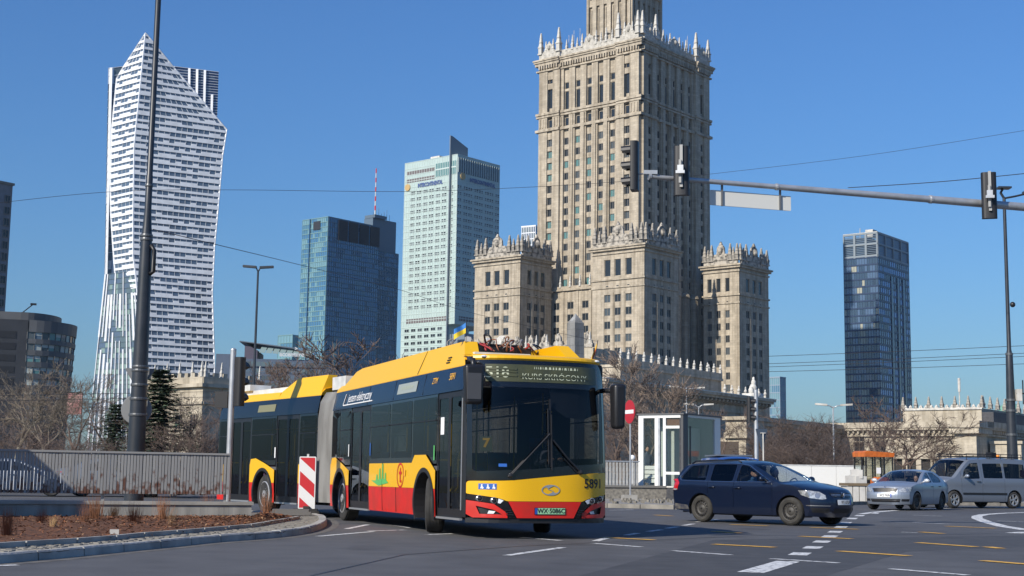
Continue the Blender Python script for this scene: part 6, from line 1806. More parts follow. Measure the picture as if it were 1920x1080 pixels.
def van_face(dec):
    for s in (1, -1):
        d = (-.7, -s * .7, 0); ax = Vector((0, 0, 1)).cross(Vector(d).normalized()); c0 = Vector((2.15, s * .72, 0)).dot(ax)
        dec('headlight', [(c0 + s * a, z) for a, z in ((-.22, 1.06), (-.26, .84), (-.05, .76), (.22, .78), (.20, .92), (.02, 1.04))], d, M_LAMP, .008, .06)
        d2 = (.7, -s * .7, 0); ax2 = Vector((0, 0, 1)).cross(Vector(d2).normalized()); c2 = Vector((-2.35, s * .88, 0)).dot(ax2)
        dec('tail_light', [(c2 - s * a, z) for a, z in ((-.1, 1.5), (-.1, .9), (.1, .9), (.1, 1.5))], d2, M_TAIL, .008, .08)
    dec('grille', [(-.5, .92), (-.45, .80), (.45, .80), (.5, .92)], (-1, 0, 0), M_BLACK, .008, .08)
    dec('lower_grille', [(-.6, .55), (-.55, .40), (.55, .40), (.6, .55)], (-1, 0, 0), M_BLACK, .008, .08)
    dec('number_plate', [(-.26, .60), (.26, .60), (.26, .715), (-.26, .715)], (-1, 0, 0), M_PLATE, .02, .1)
van, dec, VY = car('passenger_van', 'silver passenger van with black roof rack and tinted side windows at the right edge', 'van', vc, math.atan2(h.y, h.x), VAN, M_VANP)
van.scale = (1.07, 1.07, 1.07)
van_face(dec)
for s in (1, -1):
    dec('side_trim', [((s * a), z) for a, z in ((1.15, .52), (-1.15, .52), (-1.15, .60), (1.15, .60))], (0, -s, 0), M_TRIM, .012, .15)
m = MB(); y0 = .72
for s in (1, -1):
    for z in (1.99, 2.09): m.tube([(.85, s * y0, z - .03), (.7, s * y0, z), (-2.2, s * y0, z), (-2.3, s * (y0 - .1), z)], .016, 6)
    for x in (.7, .1, -.5, -1.1, -1.7, -2.2): m.tube([(x, s * y0, 1.86), (x, s * y0, 2.10)], .014, 5)
for x in (.85, .4, 0, -.4, -.8, -1.2, -1.6, -2.0, -2.3): m.tube([(x, -y0, 1.99), (x, y0, 1.99)], .014, 5)
m.build('roof_rack', M_BLACK, van)
m = MB(); m.lathe([(.07, 0), (.07, .06), (.05, .11), (.01, .12)], 10, -1.7, 0, 2.0); m.build('beacon', mat('beacon_orange', (.8, .25, .02), .3), van, smooth=True)
m = MB(); m.box(-1.0, -.75, .3, .6, 2.0, 2.17); m.build('roof_load', M_BLACK, van)
# ---- blue van hidden behind the estate car
VB = dict(VAN); M_BVP = mat('mid_blue_van_paint', (.02, .08, .30), .3, .2, coat=.7); VB['mirror_mat'] = M_BVP
pv = at(1376, 850, 57)
bv_, dec, _ = car('blue_van', 'mid blue van almost hidden behind the dark blue estate car, only its roof showing', 'van', (pv.x, pv.y, 0), R(-84), VB, M_BVP)
van_face(dec)
m = MB(); m.box(-2.0, .2, -.7, .7, 1.965, 2.02); m.build('roof_box', mat('roof_grey', (.10, .12, .15), .5), bv_)
# ---- cars glimpsed under the left railing
M_WHP = mat('white_car_paint', (.68, .69, .70), .3, coat=.8)
S2 = dict(SKODA); S2['mirror_mat'] = M_WHP; S2['steer'] = 0
pv = at(30, 930, 56)
c1, dec, _ = car('white_car', 'white car behind the left end of the grey railing', 'car', (pv.x, pv.y, 0), R(20), S2, M_WHP)
skoda_face(c1, dec)
c2 = copy_tree(skoda); pv = at(215, 930, 58); c2.location = (pv.x, pv.y, 0); c2.rotation_euler = (0, 0, R(22))
c2['label'] = 'silver car behind the middle of the grey railing, seen between its slats'

# ================================================================ PEOPLE
def person(name, label, loc, rz, J, mats_, parts=(), group=None):
    """one continuous body grown on a skeleton J: list of (point, radius, parent index); clothes follow by material per limb"""
    o = thing(name, label, 'person', loc, rz, group)
    me = bpy.data.meshes.new('body')
    me.from_pydata([j[0] for j in J], [(j[2], i) for i, j in enumerate(J) if j[2] is not None], [])
    b = bpy.data.objects.new('body', me); col.objects.link(b); b.parent = o
    sk = b.modifiers.new('skin', 'SKIN'); sk.use_smooth_shade = True
    for i, j in enumerate(J):
        d = me.skin_vertices[0].data[i]; r_ = j[1]; d.radius = r_ if isinstance(r_, tuple) else (r_, r_); d.use_root = (i == 0)
    s = b.modifiers.new('sub', 'SUBSURF'); s.levels = 2; s.render_levels = 2
    me.materials.append(mats_)
    return o, b
M_SKIN = mat('skin', (.50, .29, .20), .55); M_HAIR = mat('dark_hair', (.02, .016, .013), .8); M_COAT = mat('blue_grey_coat', (.07, .095, .15), .85, var=.15, scale=5); M_TROU = mat('dark_trousers', (.02, .022, .03), .85)
def head(parent, c, s=1.0, face=(1, 0, 0), cap=None, tilt=0):
    """head with eyes, nose, mouth, ears and hair; face looks along local +x"""
    cx, cy, cz = c
    a = math.atan2(face[1], face[0]); T = Matrix.Translation(c) @ Matrix.Rotation(a, 4, 'Z') @ Matrix.Scale(s, 4)
    m = MB(T); m.ball((0, 0, 0), .11, 16, sc=(.92, .76, 1.12)); m.ball((.035, 0, -.062), .075, 12, sc=(.85, .75, .85))
    m.extr([(.095, -.012, -.03), (.095, .012, -.03), (.10, .007, .025), (.10, -.007, .025)], (.022, 0, -.006))
    for k in (1, -1): m.ball((-.005, k * .083, -.01), .026, 8, sc=(.7, .35, 1.2))
    h = m.build('head', M_SKIN, parent, smooth=True)
    m = MB(T)
    for k in (1, -1): m.ball((.092, k * .033, .012), .011, 6)
    m.box(.09, .101, -.024, .024, -.068, -.060); m.build('eyes_and_mouth', mat('face_dark', (.06, .025, .02), .5), h)
    m = MB(T)
    if cap: m.ball((-.008, 0, .035), .115, 14, sc=(.98, .84, .92)); m.extr([(.07, -.06, .065), (.17, -.045, .05), (.17, .045, .05), (.07, .06, .065)], (0, 0, .012))
    else: m.ball((-.022, 0, .03), .114, 14, sc=(.88, .84, 1.0))
    m.build('cap' if cap else 'hair', cap or M_HAIR, h, smooth=True)
    return h
def hand(parent, wrist, fwd, up, s=1.0):
    f = Vector(fwd).normalized(); u = Vector(up).normalized(); sd = f.cross(u).normalized(); w_ = Vector(wrist)
    m = MB(); m.tube([w_, w_ + f * .045 * s, w_ + f * .09 * s], [.024 * s, .036 * s, .033 * s], 8)
    for k, ln in zip((-1.5, -.5, .5, 1.5), (.055, .07, .075, .06)):
        p = w_ + f * .085 * s + sd * .017 * k * s; m.tube([p, p + f * ln * .5 * s - u * .004, p + f * ln * .85 * s - u * .022 * s, p + f * ln * .9 * s - u * .045 * s], [.010 * s, .009 * s, .008 * s, .006 * s], 6)
    p = w_ + f * .03 * s + sd * -.028 * s; m.tube([p, p + f * .03 * s - sd * .025 * s - u * .01 * s, p + f * .06 * s - sd * .028 * s - u * .022 * s], [.012 * s, .011 * s, .008 * s], 6)
    return m.build('hand', M_SKIN, parent, smooth=True)
def seated(name, label, M_, jacket, cap=None):
    """driver at a wheel; local x forward, origin on the seat"""
    loc = M_.to_translation(); rz = M_.to_euler().z
    J = [((0, 0, .08), (.15, .17), None), ((-.05, 0, .30), (.13, .17), 0), ((-.08, 0, .48), (.12, .18), 1), ((-.06, 0, .58), (.055, .06), 2), ((-.04, 0, .66), .05, 3),
         ((-.07, .19, .50), .07, 2), ((.10, .25, .30), .052, 5), ((.34, .14, .38), .042, 6), ((-.07, -.19, .50), .07, 2), ((.10, -.25, .30), .052, 8), ((.34, -.14, .38), .042, 9),
         ((.22, .10, .08), .085, 0), ((.46, .12, .06), .065, 11), ((.56, .12, -.25), .05, 12), ((.22, -.10, .08), .085, 0), ((.46, -.12, .06), .065, 14), ((.56, -.12, -.25), .05, 15)]
    o, b = person(name, label, loc, rz, J, jacket)
    head(o, (.0, 0, .77), 1.0, (1, 0, 0), cap)
    for s in (1, -1): hand(o, (.34, s * .14, .38), (.6, -s * .5, .25), (.2, 0, 1))
    return o
def world(o, p): return Matrix.Translation(o.location) @ Matrix.Rotation(o.rotation_euler.z, 4, 'Z') @ Matrix.Translation(p)
seated('person', 'bare headed person in dark jacket driving the dark blue estate car, behind the windscreen', world(golf, (-.02, .37, .44)), mat('navy_jacket', (.02, .03, .06), .85))
seated('person', 'person in blue jacket and dark cap, near front seat of the dark blue estate car', world(golf, (-.06, -.37, .44)), mat('blue_jacket', (.03, .09, .20), .85), M_BLACK)
seated('person', 'person in dark uniform at the wheel behind the bus windscreen', world(bus, (1.52, -.62, .92)) @ Matrix.Rotation(math.pi, 4, 'Z'), mat('uniform_dark', (.035, .04, .06), .85))
seated('person', 'person in grey jacket driving the silver saloon car', world(skoda, (-.02, .37, .40)), mat('grey_jacket', (.09, .09, .10), .85))
seated('person', 'person in dark jacket driving the silver van', world(van, (.73, .37, .8)), mat('black_jacket', (.03, .03, .035), .85))
# ================================================================ ROAD MARKINGS
def mark(pts, wd, m_, name='lane_marking', z=.005):
    """flat painted line through ground points given as picture positions"""
    P = [gr(*p) for p in pts] if not isinstance(pts[0], Vector) else pts
    mb = MB(); L, Rr = [], []
    for i, p in enumerate(P):
        d = (P[min(i + 1, len(P) - 1)] - P[max(i - 1, 0)]); n = Vector((-d.y, d.x, 0)).normalized() * wd / 2
        L.append(p + n); Rr.append(p - n)
    k = mb.av([Vector((p.x, p.y, z)) for p in L] + [Vector((p.x, p.y, z)) for p in Rr]); n = len(P)
    for i in range(n - 1): mb.af((k + i, k + i + 1, k + n + i + 1, k + n + i))
    o = mb.build(name, m_, road); return o
WM_ = [((978, 1008), (1052, 1014)), ((950, 1042), (1055, 1027)), ((1112, 1019), (1203, 1026)), ((1262, 1033), (1370, 1041)), ((1445, 1048), (1572, 1056)), ((1670, 1067), (1815, 1079)),
       ((1710, 966), (1766, 968)), ((1712, 980), (1780, 983)), ((1174, 1004), (1196, 1000)), ((1215, 997), (1240, 993.5)), ((1250, 991), (1270, 988)), ((1282, 985.5), (1300, 982.5)), ((1306, 979), (1346, 974)),
       ((1143, 957), (1188, 956)), ((1116, 1015), (1142, 1008)), ((690, 996), (760, 994)), ((596, 1006), (700, 997)), ((-20, 1062), (33, 1060)), ((800, 1003), (850, 1001)), ((1690, 998), (1720, 999)), ((1870, 977), (1925, 979))]
for a, b in WM_:
    A, B = gr(*a), gr(*b); mark([A, B], .13 if (B - A).length < 6 else .15, M_ROADWHITE)
for a, b in (((1407, 1074), (1478, 1053)),): mark([gr(*a), gr(*b)], .30, M_ROADWHITE)
for x, y, h in ((1500, 1039, 8), (1524, 1027, 7), (1541, 1016, 6), (1556, 1006, 5.5), (1566, 997.5, 5), (1577, 988.5, 4.5), (1586, 980.5, 4), (1598, 972.5, 4), (1612, 967, 3.5), (1640, 962.5, 3)):
    mark([gr(x - h * .62, y + h * .31), gr(x + h * .62, y - h * .31)], .26, M_ROADWHITE)
mark([(1615, 964), (1640, 960.5), (1680, 957), (1740, 954), (1800, 952.5), (1925, 952)], .28, M_ROADWHITE)
mark([(1926, 994), (1880, 987), (1850, 979), (1832, 972), (1832, 968), (1845, 965), (1880, 962.5), (1926, 961)], .32, M_ROADWHITE)
mark([(1899, 1000), (1926, 998)], .35, M_ROADWHITE)
for a, b in (((1130, 1008), (1226, 1013)), ((1338, 1021), (1453, 1027)), ((1573, 1034), (1704, 1043)), ((1337, 997), (1388, 1000)), ((1370, 984), (1440, 986.5)), ((1500, 1006), (1597, 1011)), ((1521, 989.5), (1610, 993)),
             ((1720, 1018), (1830, 1026)), ((1726, 998), (1768, 1001)), ((1774, 987), (1867, 991)), ((1842, 1052), (1930, 1059)), ((1850, 1026), (1877, 1029)), ((1228, 966), (1260, 968))):
    mark([gr(*a), gr(*b)], .19, M_YELLOWLINE, z=.0085)
mark([(650, 992), (690, 984), (740, 985), (770, 990)], .12, M_ROADWHITE)
# patches of newer asphalt and a tar seam
M_PATCH = mat('asphalt_patch', (.062, .062, .064), .8, c2=(.046, .046, .048), scale=2, bump=.3)
mb = MB(); P = [gr(x, y) for x, y in ((1010, 1100), (1340, 1012), (1930, 1004), (1960, 1024), (1700, 1034), (1480, 1100))]; mb.af(range(mb.av([Vector((p.x, p.y, .0015)) for p in P]), len(P))); mb.build('asphalt_patch', M_PATCH, road)
mark([(560, 1085), (760, 1040), (980, 1024), (1400, 1005), (1900, 1000)], .035, M_BLACK, 'tar_seam', .0025)

# ================================================================ LEFT ISLAND
outer = [gr(*p) for p in ((-160, 1070), (0, 1057), (110, 1047.5), (213, 1037), (310, 1027.5), (400, 1018), (480, 1012), (540, 1006), (585, 998), (609, 988), (612, 980))]
outer += [gr(x, y) for x, y in ((601, 973), (560, 969), (500, 966.5), (440, 965))]
outer = [Vector(p) for p in cr([tuple(p) for p in outer], 6)]
for p in outer: p.z = 0
M_KERB = mat('kerb_granite', (.43, .42, .39), .85, c2=(.27, .262, .245), scale=2.5, bump=.4, detail=8)
KH, KW = .11, .16
cen = Vector((-9, 27, 0))
M_COB = mat('cobble_bed', (.20, .19, .165), .95, c2=(.12, .11, .10), scale=6)
mb = MB(); pts = [p for p in outer] + [Vector((-14, 31, 0)), Vector((-14, 13.5, 0))]
mb.extr([Vector((p.x, p.y, .0)) for p in pts], (0, 0, KH - .02)); isl = mb.build('traffic_island', M_COB, kind='structure')
_o = []
for i, p in enumerate(outer[:-18]):
    d = (outer[i + 1] - p).normalized(); _o.append(p + Vector((d.y, -d.x, 0)) * .13)
mark(_o, .24, mat('gutter_dust', (.15, .14, .125), .9, c2=(.085, .082, .078), scale=4), 'gutter_dust', .003)
# kerb stones one by one
acc_, seg = 0, []
def along(poly, s):
    for a, b in zip(poly, poly[1:]):
        l = (b - a).length
        if s <= l: return a + (b - a) * (s / l), (b - a).normalized()
        s -= l
    return poly[-1], (poly[-1] - poly[-2]).normalized()
tot = sum((b - a).length for a, b in zip(outer, outer[1:]))
s = 0; r = random.Random(31)
while s < tot - .2:
    ln = r.choice((.98, .98, .75, 1.0)); ln = min(ln, tot - s)
    if s > 16: ln = min(ln, .5)
    m = MB(); k = 3; top_in = []; rows_ = []
    for q in range(k + 1):
        p, d = along(outer, s + .012 + (ln - .024) * q / k); n = Vector((-d.y, d.x, 0))
        dz = KH + r.uniform(-.002, .002) + .004 * math.sin(s * 3)
        rows_.append([p - n * .012 + Vector((0, 0, -.02)), p + Vector((0, 0, dz - .02)), p + n * .02 + Vector((0, 0, dz)), p + n * KW + Vector((0, 0, dz - .004)), p + n * KW + Vector((0, 0, -.02))])
    b = [m.av(x) for x in rows_]
    for q in range(k):
        for j in range(4): m.af((b[q] + j, b[q + 1] + j, b[q + 1] + j + 1, b[q] + j + 1))
    m.af([b[0] + j for j in range(4, -1, -1)]); m.af([b[-1] + j for j in range(5)])
    m.build('kerb_stone', M_KERB, isl); s += ln
inner = [gr(x, y, KH) for x, y in ((-160, 1037), (0, 1025), (90, 1019.5), (173, 1014), (230, 1009), (267, 1005), (345, 999), (413, 993), (470, 988), (510, 981), (545, 975), (563, 971.5))]
inner = [Vector(p) for p in cr([tuple(p) for p in inner], 4)]
# sett paving between kerb and bed: little stones with open joints
mb = MB(); r = random.Random(6)
for i in range(150):
    s0 = i / 150
    pi_, _ = along(inner, s0 * sum((b - a).length for a, b in zip(inner, inner[1:])) * .999)
    po_, d = along(outer, s0 * 19.3)
    n = Vector((-d.y, d.x, 0)); po_ = po_ + n * (KW + .01); po_.z = KH
    rowv = pi_ - po_; wd = rowv.length; c = max(1, int(wd / .12))
    for j in range(c):
        p = po_ + rowv * ((j + .5) / c); a = r.uniform(-.2, .2) + math.atan2(d.y, d.x); hx, hy = .055, .046
        ca, sa = math.cos(a), math.sin(a); zz = KH - .012 + r.uniform(-.006, .006)
        q = [Vector((p.x + ca * x - sa * y, p.y + sa * x + ca * y, 0)) for x, y in ((-hx, -hy), (hx, -hy), (hx, hy), (-hx, hy))]
        k = mb.av([v + Vector((0, 0, KH - .06)) for v in q] + [p + (v - Vector((p.x, p.y, 0))) * .8 * 1 + Vector((0, 0, zz - p.z)) for v in q])
        for f in ((4, 5, 6, 7), (0, 1, 5, 4), (1, 2, 6, 5), (2, 3, 7, 6), (3, 0, 4, 7)): mb.af([k + x for x in f], r.choice((0, 0, 1)))
mb.build('paving_sett', [mat('sett_pale', (.26, .24, .20), .9, c2=(.19, .175, .15), scale=5), mat('sett_dark', (.21, .195, .165), .9, c2=(.15, .14, .12), scale=5)], isl, kind='stuff')
# concrete edging of the bed
s = 0; tot = sum((b - a).length for a, b in zip(inner, inner[1:]))
while s < tot - .3:
    a, d = along(inner, s + .01); b, _ = along(inner, min(tot, s + .98)); a = Vector(a); b = Vector(b); a.z = b.z = KH + .01
    m = MB(); m.bar(a, b, .06, .08); m.build('bed_edging', M_KERB, isl); s += 1.0
# wall line and railing
FA0, FA1 = at(0, 880, 24.8), at(432, 888, 26.4)
FA0.z = FA1.z = 0; FD = (FA1 - FA0).normalized(); FN = Vector((FD.y, -FD.x, 0)); wz = math.atan2(FD.y, FD.x)
# mulch bed
mulch = mat('bark_mulch', (.17, .066, .026), .95, c2=(.075, .032, .015), scale=7, bump=1, detail=8)
mb = MB(); NU, NV = 70, 12; r = random.Random(9); tot = sum((b - a).length for a, b in zip(inner, inner[1:]))
endp = at(505, 960, 31); endp.z = 0
def wallpt(t):
    q = FA0 - FD * 1.6 + FD * (t * ((FA1 - FA0).length + 2.1)) if t < .8 else None
    L0 = FA0 - FD * 1.6; L1 = FA1 + FD * .5
    return L0 + (L1 - L0) * min(1, t / .8) if t <= .8 else L1 + (endp - L1) * ((t - .8) / .2)
ids = {}
for i in range(NU + 1):
    a, _ = along(inner, tot * i / NU); b = wallpt(i / NU) + FN * .05
    for j in range(NV + 1):
        v = j / NV; p = Vector(a).lerp(b, v); p.z = KH + .01 + .10 * math.sin(v * 2.0) * min(1, (NU - i) / 8) + (r.uniform(-.018, .018) if 0 < j < NV else 0)
        ids[i, j] = mb.av([p])
for i in range(NU):
    for j in range(NV): mb.af((ids[i, j], ids[i + 1, j], ids[i + 1, j + 1], ids[i, j + 1]))
bed = mb.build('mulch_bed', mulch, kind='structure', smooth=True)
bedv = [v.copy() for v in mb.v]
mb = MB()
for k in range(5200):
    i, j = r.randrange(NU), r.randrange(NV)
    p = bedv[ids[i, j]].lerp(bedv[ids[i + 1, j + 1]], r.random()) + Vector((r.uniform(-.1, .1), r.uniform(-.1, .1), r.uniform(.0, .018)))
    a = r.uniform(0, 6.3); l_, w_ = r.uniform(.012, .04), r.uniform(.005, .012); u = Vector((math.cos(a), math.sin(a), r.uniform(-.5, .5))) * l_; v = Vector((-math.sin(a), math.cos(a), r.uniform(-.6, .6))) * w_
    mb.quad(p - u - v, p + u - v, p + u + v, p - u + v, r.choices((0, 1, 2), (5, 4, 1))[0])
mb.build('wood_chips', [mat('chip_red', (.21, .08, .032), .9), mat('chip_dark', (.085, .037, .018), .9), mat('chip_pale', (.30, .17, .085), .9)], kind='stuff')
# concrete wall with a cap
WT = .48
L0, L1 = FA0 - FD * 7, FA1 + FD * .42
wl_ = thing('concrete_wall', 'low concrete wall under the left railing, behind the mulch bed', 'wall', L0, wz)
ln = (L1 - L0).length
m_wall = mat('stained_concrete', (.34, .33, .30), .9, c2=(.20, .195, .18), scale=1.6, stretch=(2.2, 1, .25), bump=.3, detail=8)
mb = MB(); mb.box(0, ln, 0, .30, -.05, WT - .06); mb.build('wall', m_wall, wl_)
mb = MB(); mb.box(-.02, ln + .03, -.03, .33, WT - .06, WT); mb.build('coping', M_CONC, wl_)
# railing with upright slats
rl = thing('slatted_railing', 'long grey railing of upright rusty slats on the low concrete wall, left', 'railing', FA0 - FD * 3, wz)
ln = (FA1 - FA0).length + 3
m_sl, _n, _p = nodes('worn_grey_paint')
_tc = _n.nodes.new('ShaderNodeTexCoord'); _oi = _n.nodes.new('ShaderNodeObjectInfo'); _no = _n.nodes.new('ShaderNodeTexNoise'); _no.noise_dimensions = '4D'; _no.inputs['Scale'].default_value = 7; _no.inputs['Detail'].default_value = 6
_m1 = _n.nodes.new('ShaderNodeMath'); _m1.operation = 'MULTIPLY'; _m1.inputs[1].default_value = 60
_sx = _n.nodes.new('ShaderNodeSeparateXYZ'); _m2 = _n.nodes.new('ShaderNodeMath'); _m2.operation = 'MULTIPLY_ADD'; _m2.inputs[1].default_value = -.42; _m2.inputs[2].default_value = .12
_m3 = _n.nodes.new('ShaderNodeMath'); _rp = _n.nodes.new('ShaderNodeValToRGB'); _e = _rp.color_ramp.elements
_e[0].position, _e[1].position = .54, .66; _e[0].color, _e[1].color = (.28, .278, .27, 1), (.12, .055, .035, 1)
for _a, _b in ((_tc.outputs['Object'], _no.inputs['Vector']), (_oi.outputs['Random'], _m1.inputs[0]), (_m1.outputs[0], _no.inputs['W']), (_tc.outputs['Object'], _sx.inputs[0]), (_sx.outputs[2], _m2.inputs[0]), (_no.outputs['Fac'], _m3.inputs[0]), (_m2.outputs[0], _m3.inputs[1]), (_m3.outputs[0], _rp.inputs[0]), (_rp.outputs[0], _p.inputs['Base Color'])): _n.links.new(_a, _b)
sm = MB(); sm.box(-.022, .022, .08, .15, 0, .72); sm = sm.mesh('slat', m_sl)
n = int(ln / .0565)
for i in range(n): put('slat', sm, rl, (ln - .03 - i * .0565, r.uniform(-.003, .003), .61), r.uniform(-.05, .05))
mb = MB(); mb.box(0, ln, .06, .165, 1.33, 1.365); mb.build('top_rail', m_sl, rl)
mb = MB(); mb.box(0, ln, .08, .11, .62, .66, 0); mb.v = [v + Vector((0, .072, 0)) for v in mb.v]; mb.build('bottom_rail', mat('rusty_steel', (.10, .04, .022), .85, c2=(.05, .022, .014), scale=6), rl)
for i in range(6): mb = MB(); x = ln - .05 - i * 2.2; mb.box(x - .025, x + .025, .151, .19, WT, 1.33); mb.build('post', m_sl, rl)
# dry grass tufts
M_GR1 = mat('dry_grass_red', (.20, .085, .04), .9); M_GR2 = mat('dry_grass_straw', (.33, .21, .10), .9)
def tuft_mesh(seed, m_):
    r = random.Random(seed); mb = MB()
    for k in range(130):
        a = r.uniform(0, 6.28); rad = abs(r.gauss(0, .09)); h = r.uniform(.5, 1.0); ln_ = r.gauss(0, .10)
        b = Vector((rad * math.cos(a), rad * math.sin(a), 0)); w_ = r.uniform(.003, .006)
        t = b + Vector((math.cos(a) * abs(ln_), math.sin(a) * abs(ln_), h)); mid = b.lerp(t, .5) + Vector((r.gauss(0, .015), r.gauss(0, .015), .03)); x = Vector((w_, 0, 0))
        k_ = mb.av((b - x, b + x, mid + x * .8, mid - x * .8, t)); mb.af((k_, k_ + 1, k_ + 2, k_ + 3)); mb.af((k_ + 3, k_ + 2, k_ + 4))
    return mb.mesh('blades', m_)
TM = [tuft_mesh(1, M_GR1), tuft_mesh(2, M_GR1), tuft_mesh(3, M_GR2)]
TL_ = [(14, 1002, 66, 0, 'tall red brown dry grass tuft nearest the left edge of the mulch bed'), (78, 984, 40, 1, 'short dry grass tuft against the shaded wall, near the left edge'), (100, 990, 30, 2, 'small straw coloured tuft in front of the shaded part of the wall'),
       (158, 982, 55, 1, 'dry red grass tuft just left of the shadow edge on the wall'), (178, 978, 58, 0, 'bushy red grass tuft where the shadow ends on the wall'), (213, 974, 42, 2, 'thin straw tuft right beside the shadow edge'), (250, 983, 52, 1, 'wide red grass tuft in the middle of the bed'),
       (305, 978, 60, 0, 'tall red grass tuft at the sunlit middle of the wall'), (322, 985, 44, 2, 'straw tuft in front of the tall red one'), (388, 968, 58, 1, 'red grass tuft near the right end of the sunlit wall'), (408, 971, 40, 0, 'low red grass tuft next to the wall end'), (500, 962, 46, 1, 'dry grass tuft by the rear bus wheel, right end of the bed')]
for x, y, h, k, lb_ in TL_:
    p = gr(x, y, .17); sc = h * 1.0 * p.y / FPX
    o = thing('grass_tuft', lb_, 'grass tuft', (p.x, p.y, .14), r.uniform(0, 6), 'dry grass tufts in the mulch bed')
    put('blades', TM[k], o, scale=(sc * 1.3, sc * 1.3, sc))
mb = MB(); p = gr(214, 1005, KH); mb.box(-.06, .06, -.05, .05, 0, .09); tag(mb.build('marker_stone', M_WHSTONE, None, loc=(p.x, p.y, KH), rz=.3), 'small white marker stone on the edge of the mulch bed', 'stone')
# beacon
p = gr(574, 962, KH); bc = thing('hazard_beacon', 'red and white striped hazard beacon on a rubber foot in front of the bus bellows', 'beacon', (p.x, p.y, KH), R(6))
Yb = p.y; w_, h0, h1 = pw(31, Yb), zat(574, 954, Yb) - KH, zat(574, 856, Yb) - KH
mb = MB(); mb.extr([(x, -.02, z) for x, z in rpoly([(-w_ / 2, h0), (0, h0 - .02), (w_ / 2, h0), (w_ / 2, h1), (-w_ / 2, h1)], [.02, 0, .02, .03, .03])], (0, .035, 0)); pn = mb.build('panel', mat('beacon_white', (.74, .74, .73), .4), bc)
e = .025; xa, xb, za, zb_ = -w_ / 2 + e, w_ / 2 - e, h0 + e, h1 - e; H = zb_ - za
sl = .30
for c in (1.12, .60, .08):
    t0, t1 = c, c - .27
    pg = [(xa, za + H * t0 + sl * .5), (xb, za + H * t0 - sl * .5), (xb, za + H * t1 - sl * .5), (xa, za + H * t1 + sl * .5)]
    for (ax_, ay_), (bx_, by_), kl in (((xa, zb_), (xb, zb_), False), ((xa, za), (xb, za), True)): pg = clip(pg, (ax_, ay_), (bx_, by_), kl)
    if len(pg) > 2: mb = MB(); mb.af(range(mb.av([(x, -.024, z) for x, z in pg]), len(pg))); mb.build('red_stripe', mat('beacon_red', (.55, .03, .035), .4), pn)
mb = MB(); mb.box(-.025, .025, 0, .035, .05, h1 + .06); mb.build('post', M_WHITE, bc)
mb = MB(); mb.box(-.34, .30, -.18, .18, 0, .05); mb.box(-.30, .26, -.15, .15, .05, .10); mb.box(-.07, .07, -.1, .1, .10, .16); mb.build('foot', M_RUBBER, bc)
p2 = gr(545, 965, KH); mb = MB(); mb.box(-.45, .45, -.2, .2, 0, .07); mb.box(-.4, .4, -.15, .15, .07, .12); tag(mb.build('rubber_foot', mat('grey_rubber', (.13, .125, .12), .9), None, loc=(p2.x, p2.y, KH + .001), rz=.1), 'empty grey rubber foot plate lying left of the hazard beacon', 'base plate')

# ================================================================ TRAFFIC SIGNALS
def signal_head(parent, M_, name='signal_head', bracket=True):
    """three-lens head that looks along local -y; origin at its centre"""
    mb = MB(M_)
    prof = rpoly([(-.16, .0), (.16, .0), (.16, .16), (-.16, .16)], [.02, .02, .08, .08], 3)
    mb.extr([(x, y, -.51) for x, y in prof], (0, 0, 1.02))
    h = mb.build(name, M_BLACK, parent, smooth=35)
    for k, c in ((.33, (.12, .008, .008)), (0, (.12, .06, .005)), (-.33, (.005, .09, .04))):
        mb = MB(M_); n = 12; ring1 = [(.115 * math.cos(2 * math.pi * q / n), 0, k + .115 * math.sin(2 * math.pi * q / n)) for q in range(n)]
        for q in range(n):
            a, b = ring1[q], ring1[(q + 1) % n]
            if (a[2] + b[2]) / 2 - k < -.06: continue
            la = .20 if a[2] > k - .02 else .10; lb_ = .20 if b[2] > k - .02 else .10
            mb.quad(a, b, (b[0] * .92, -lb_, b[2] - .015), (a[0] * .92, -la, a[2] - .015))
        mb.build('visor', M_BLACK, h, smooth=True)
        mb = MB(M_); mb.lathe([(.105, -.01), (.10, -.02), (.06, -.035), (.01, -.04)], 16, 0, 0, k, axis='y'); mb.build('lens', mat('lens_%d' % int((k + 1) * 10), c, .2), h, smooth=True)
    return h
arm0, arm1 = at(1216, 331, 28.5), at(1920, 388, 31.0)
ad = (arm1 - arm0).normalized(); arm2 = arm0 + ad * 13.0; arm2.z = arm0.z - .05
gt = thing('signal_gantry', 'long grey mast arm reaching in from the right, carrying signals and a sign back', 'signal gantry', (arm2.x, arm2.y, 0))
o0 = Vector((arm2.x, arm2.y, 0))
mb = MB(); mb.tube([arm0 - o0, arm0 + ad * 2.9 - o0], [.048, .058], 12); mb.tube([arm0 + ad * 2.86 - o0, arm0 + ad * 6.6 - o0], [.064, .078], 12); mb.tube([arm0 + ad * 6.56 - o0, arm2 - o0], [.084, .11], 12); mb.build('arm', M_STEEL, gt, smooth=40)
mb = MB(); mb.tube([(0, 0, 0), (0, 0, arm2.z + .5)], [.16, .12], 14); mb.build('post', M_STEEL, gt, smooth=40)
for f in (.0, 2.88, 6.58): mb = MB(); mb.tube([arm0 + ad * (f + .0) - o0, arm0 + ad * (f + .05) - o0], .07 if f < 1 else (.075 if f < 4 else .095), 12); mb.build('sleeve', M_STEEL, gt)
def sig(label, px, py, Y, rz, mount):
    p = at(px, py, Y); o = thing('traffic_signal', label, 'traffic light', p, rz, 'traffic lights on the mast arm')
    signal_head(o, Matrix())
    if mount:
        mb = MB(); mb.box(-.04, .02, .165, .215, -.36, .52); mb.box(-.015, .035, .215, .26, -.28, .2); mb.build('bracket', mat('bracket_pale', (.32, .32, .31), .6), o)
        mb = MB(); mb.box(-.06, .06, .165, .30, -.06, .08); mb.box(-.09, .09, .24, .34, -.1, -.04); mb.build('clamp', M_STEEL, o)
    return o
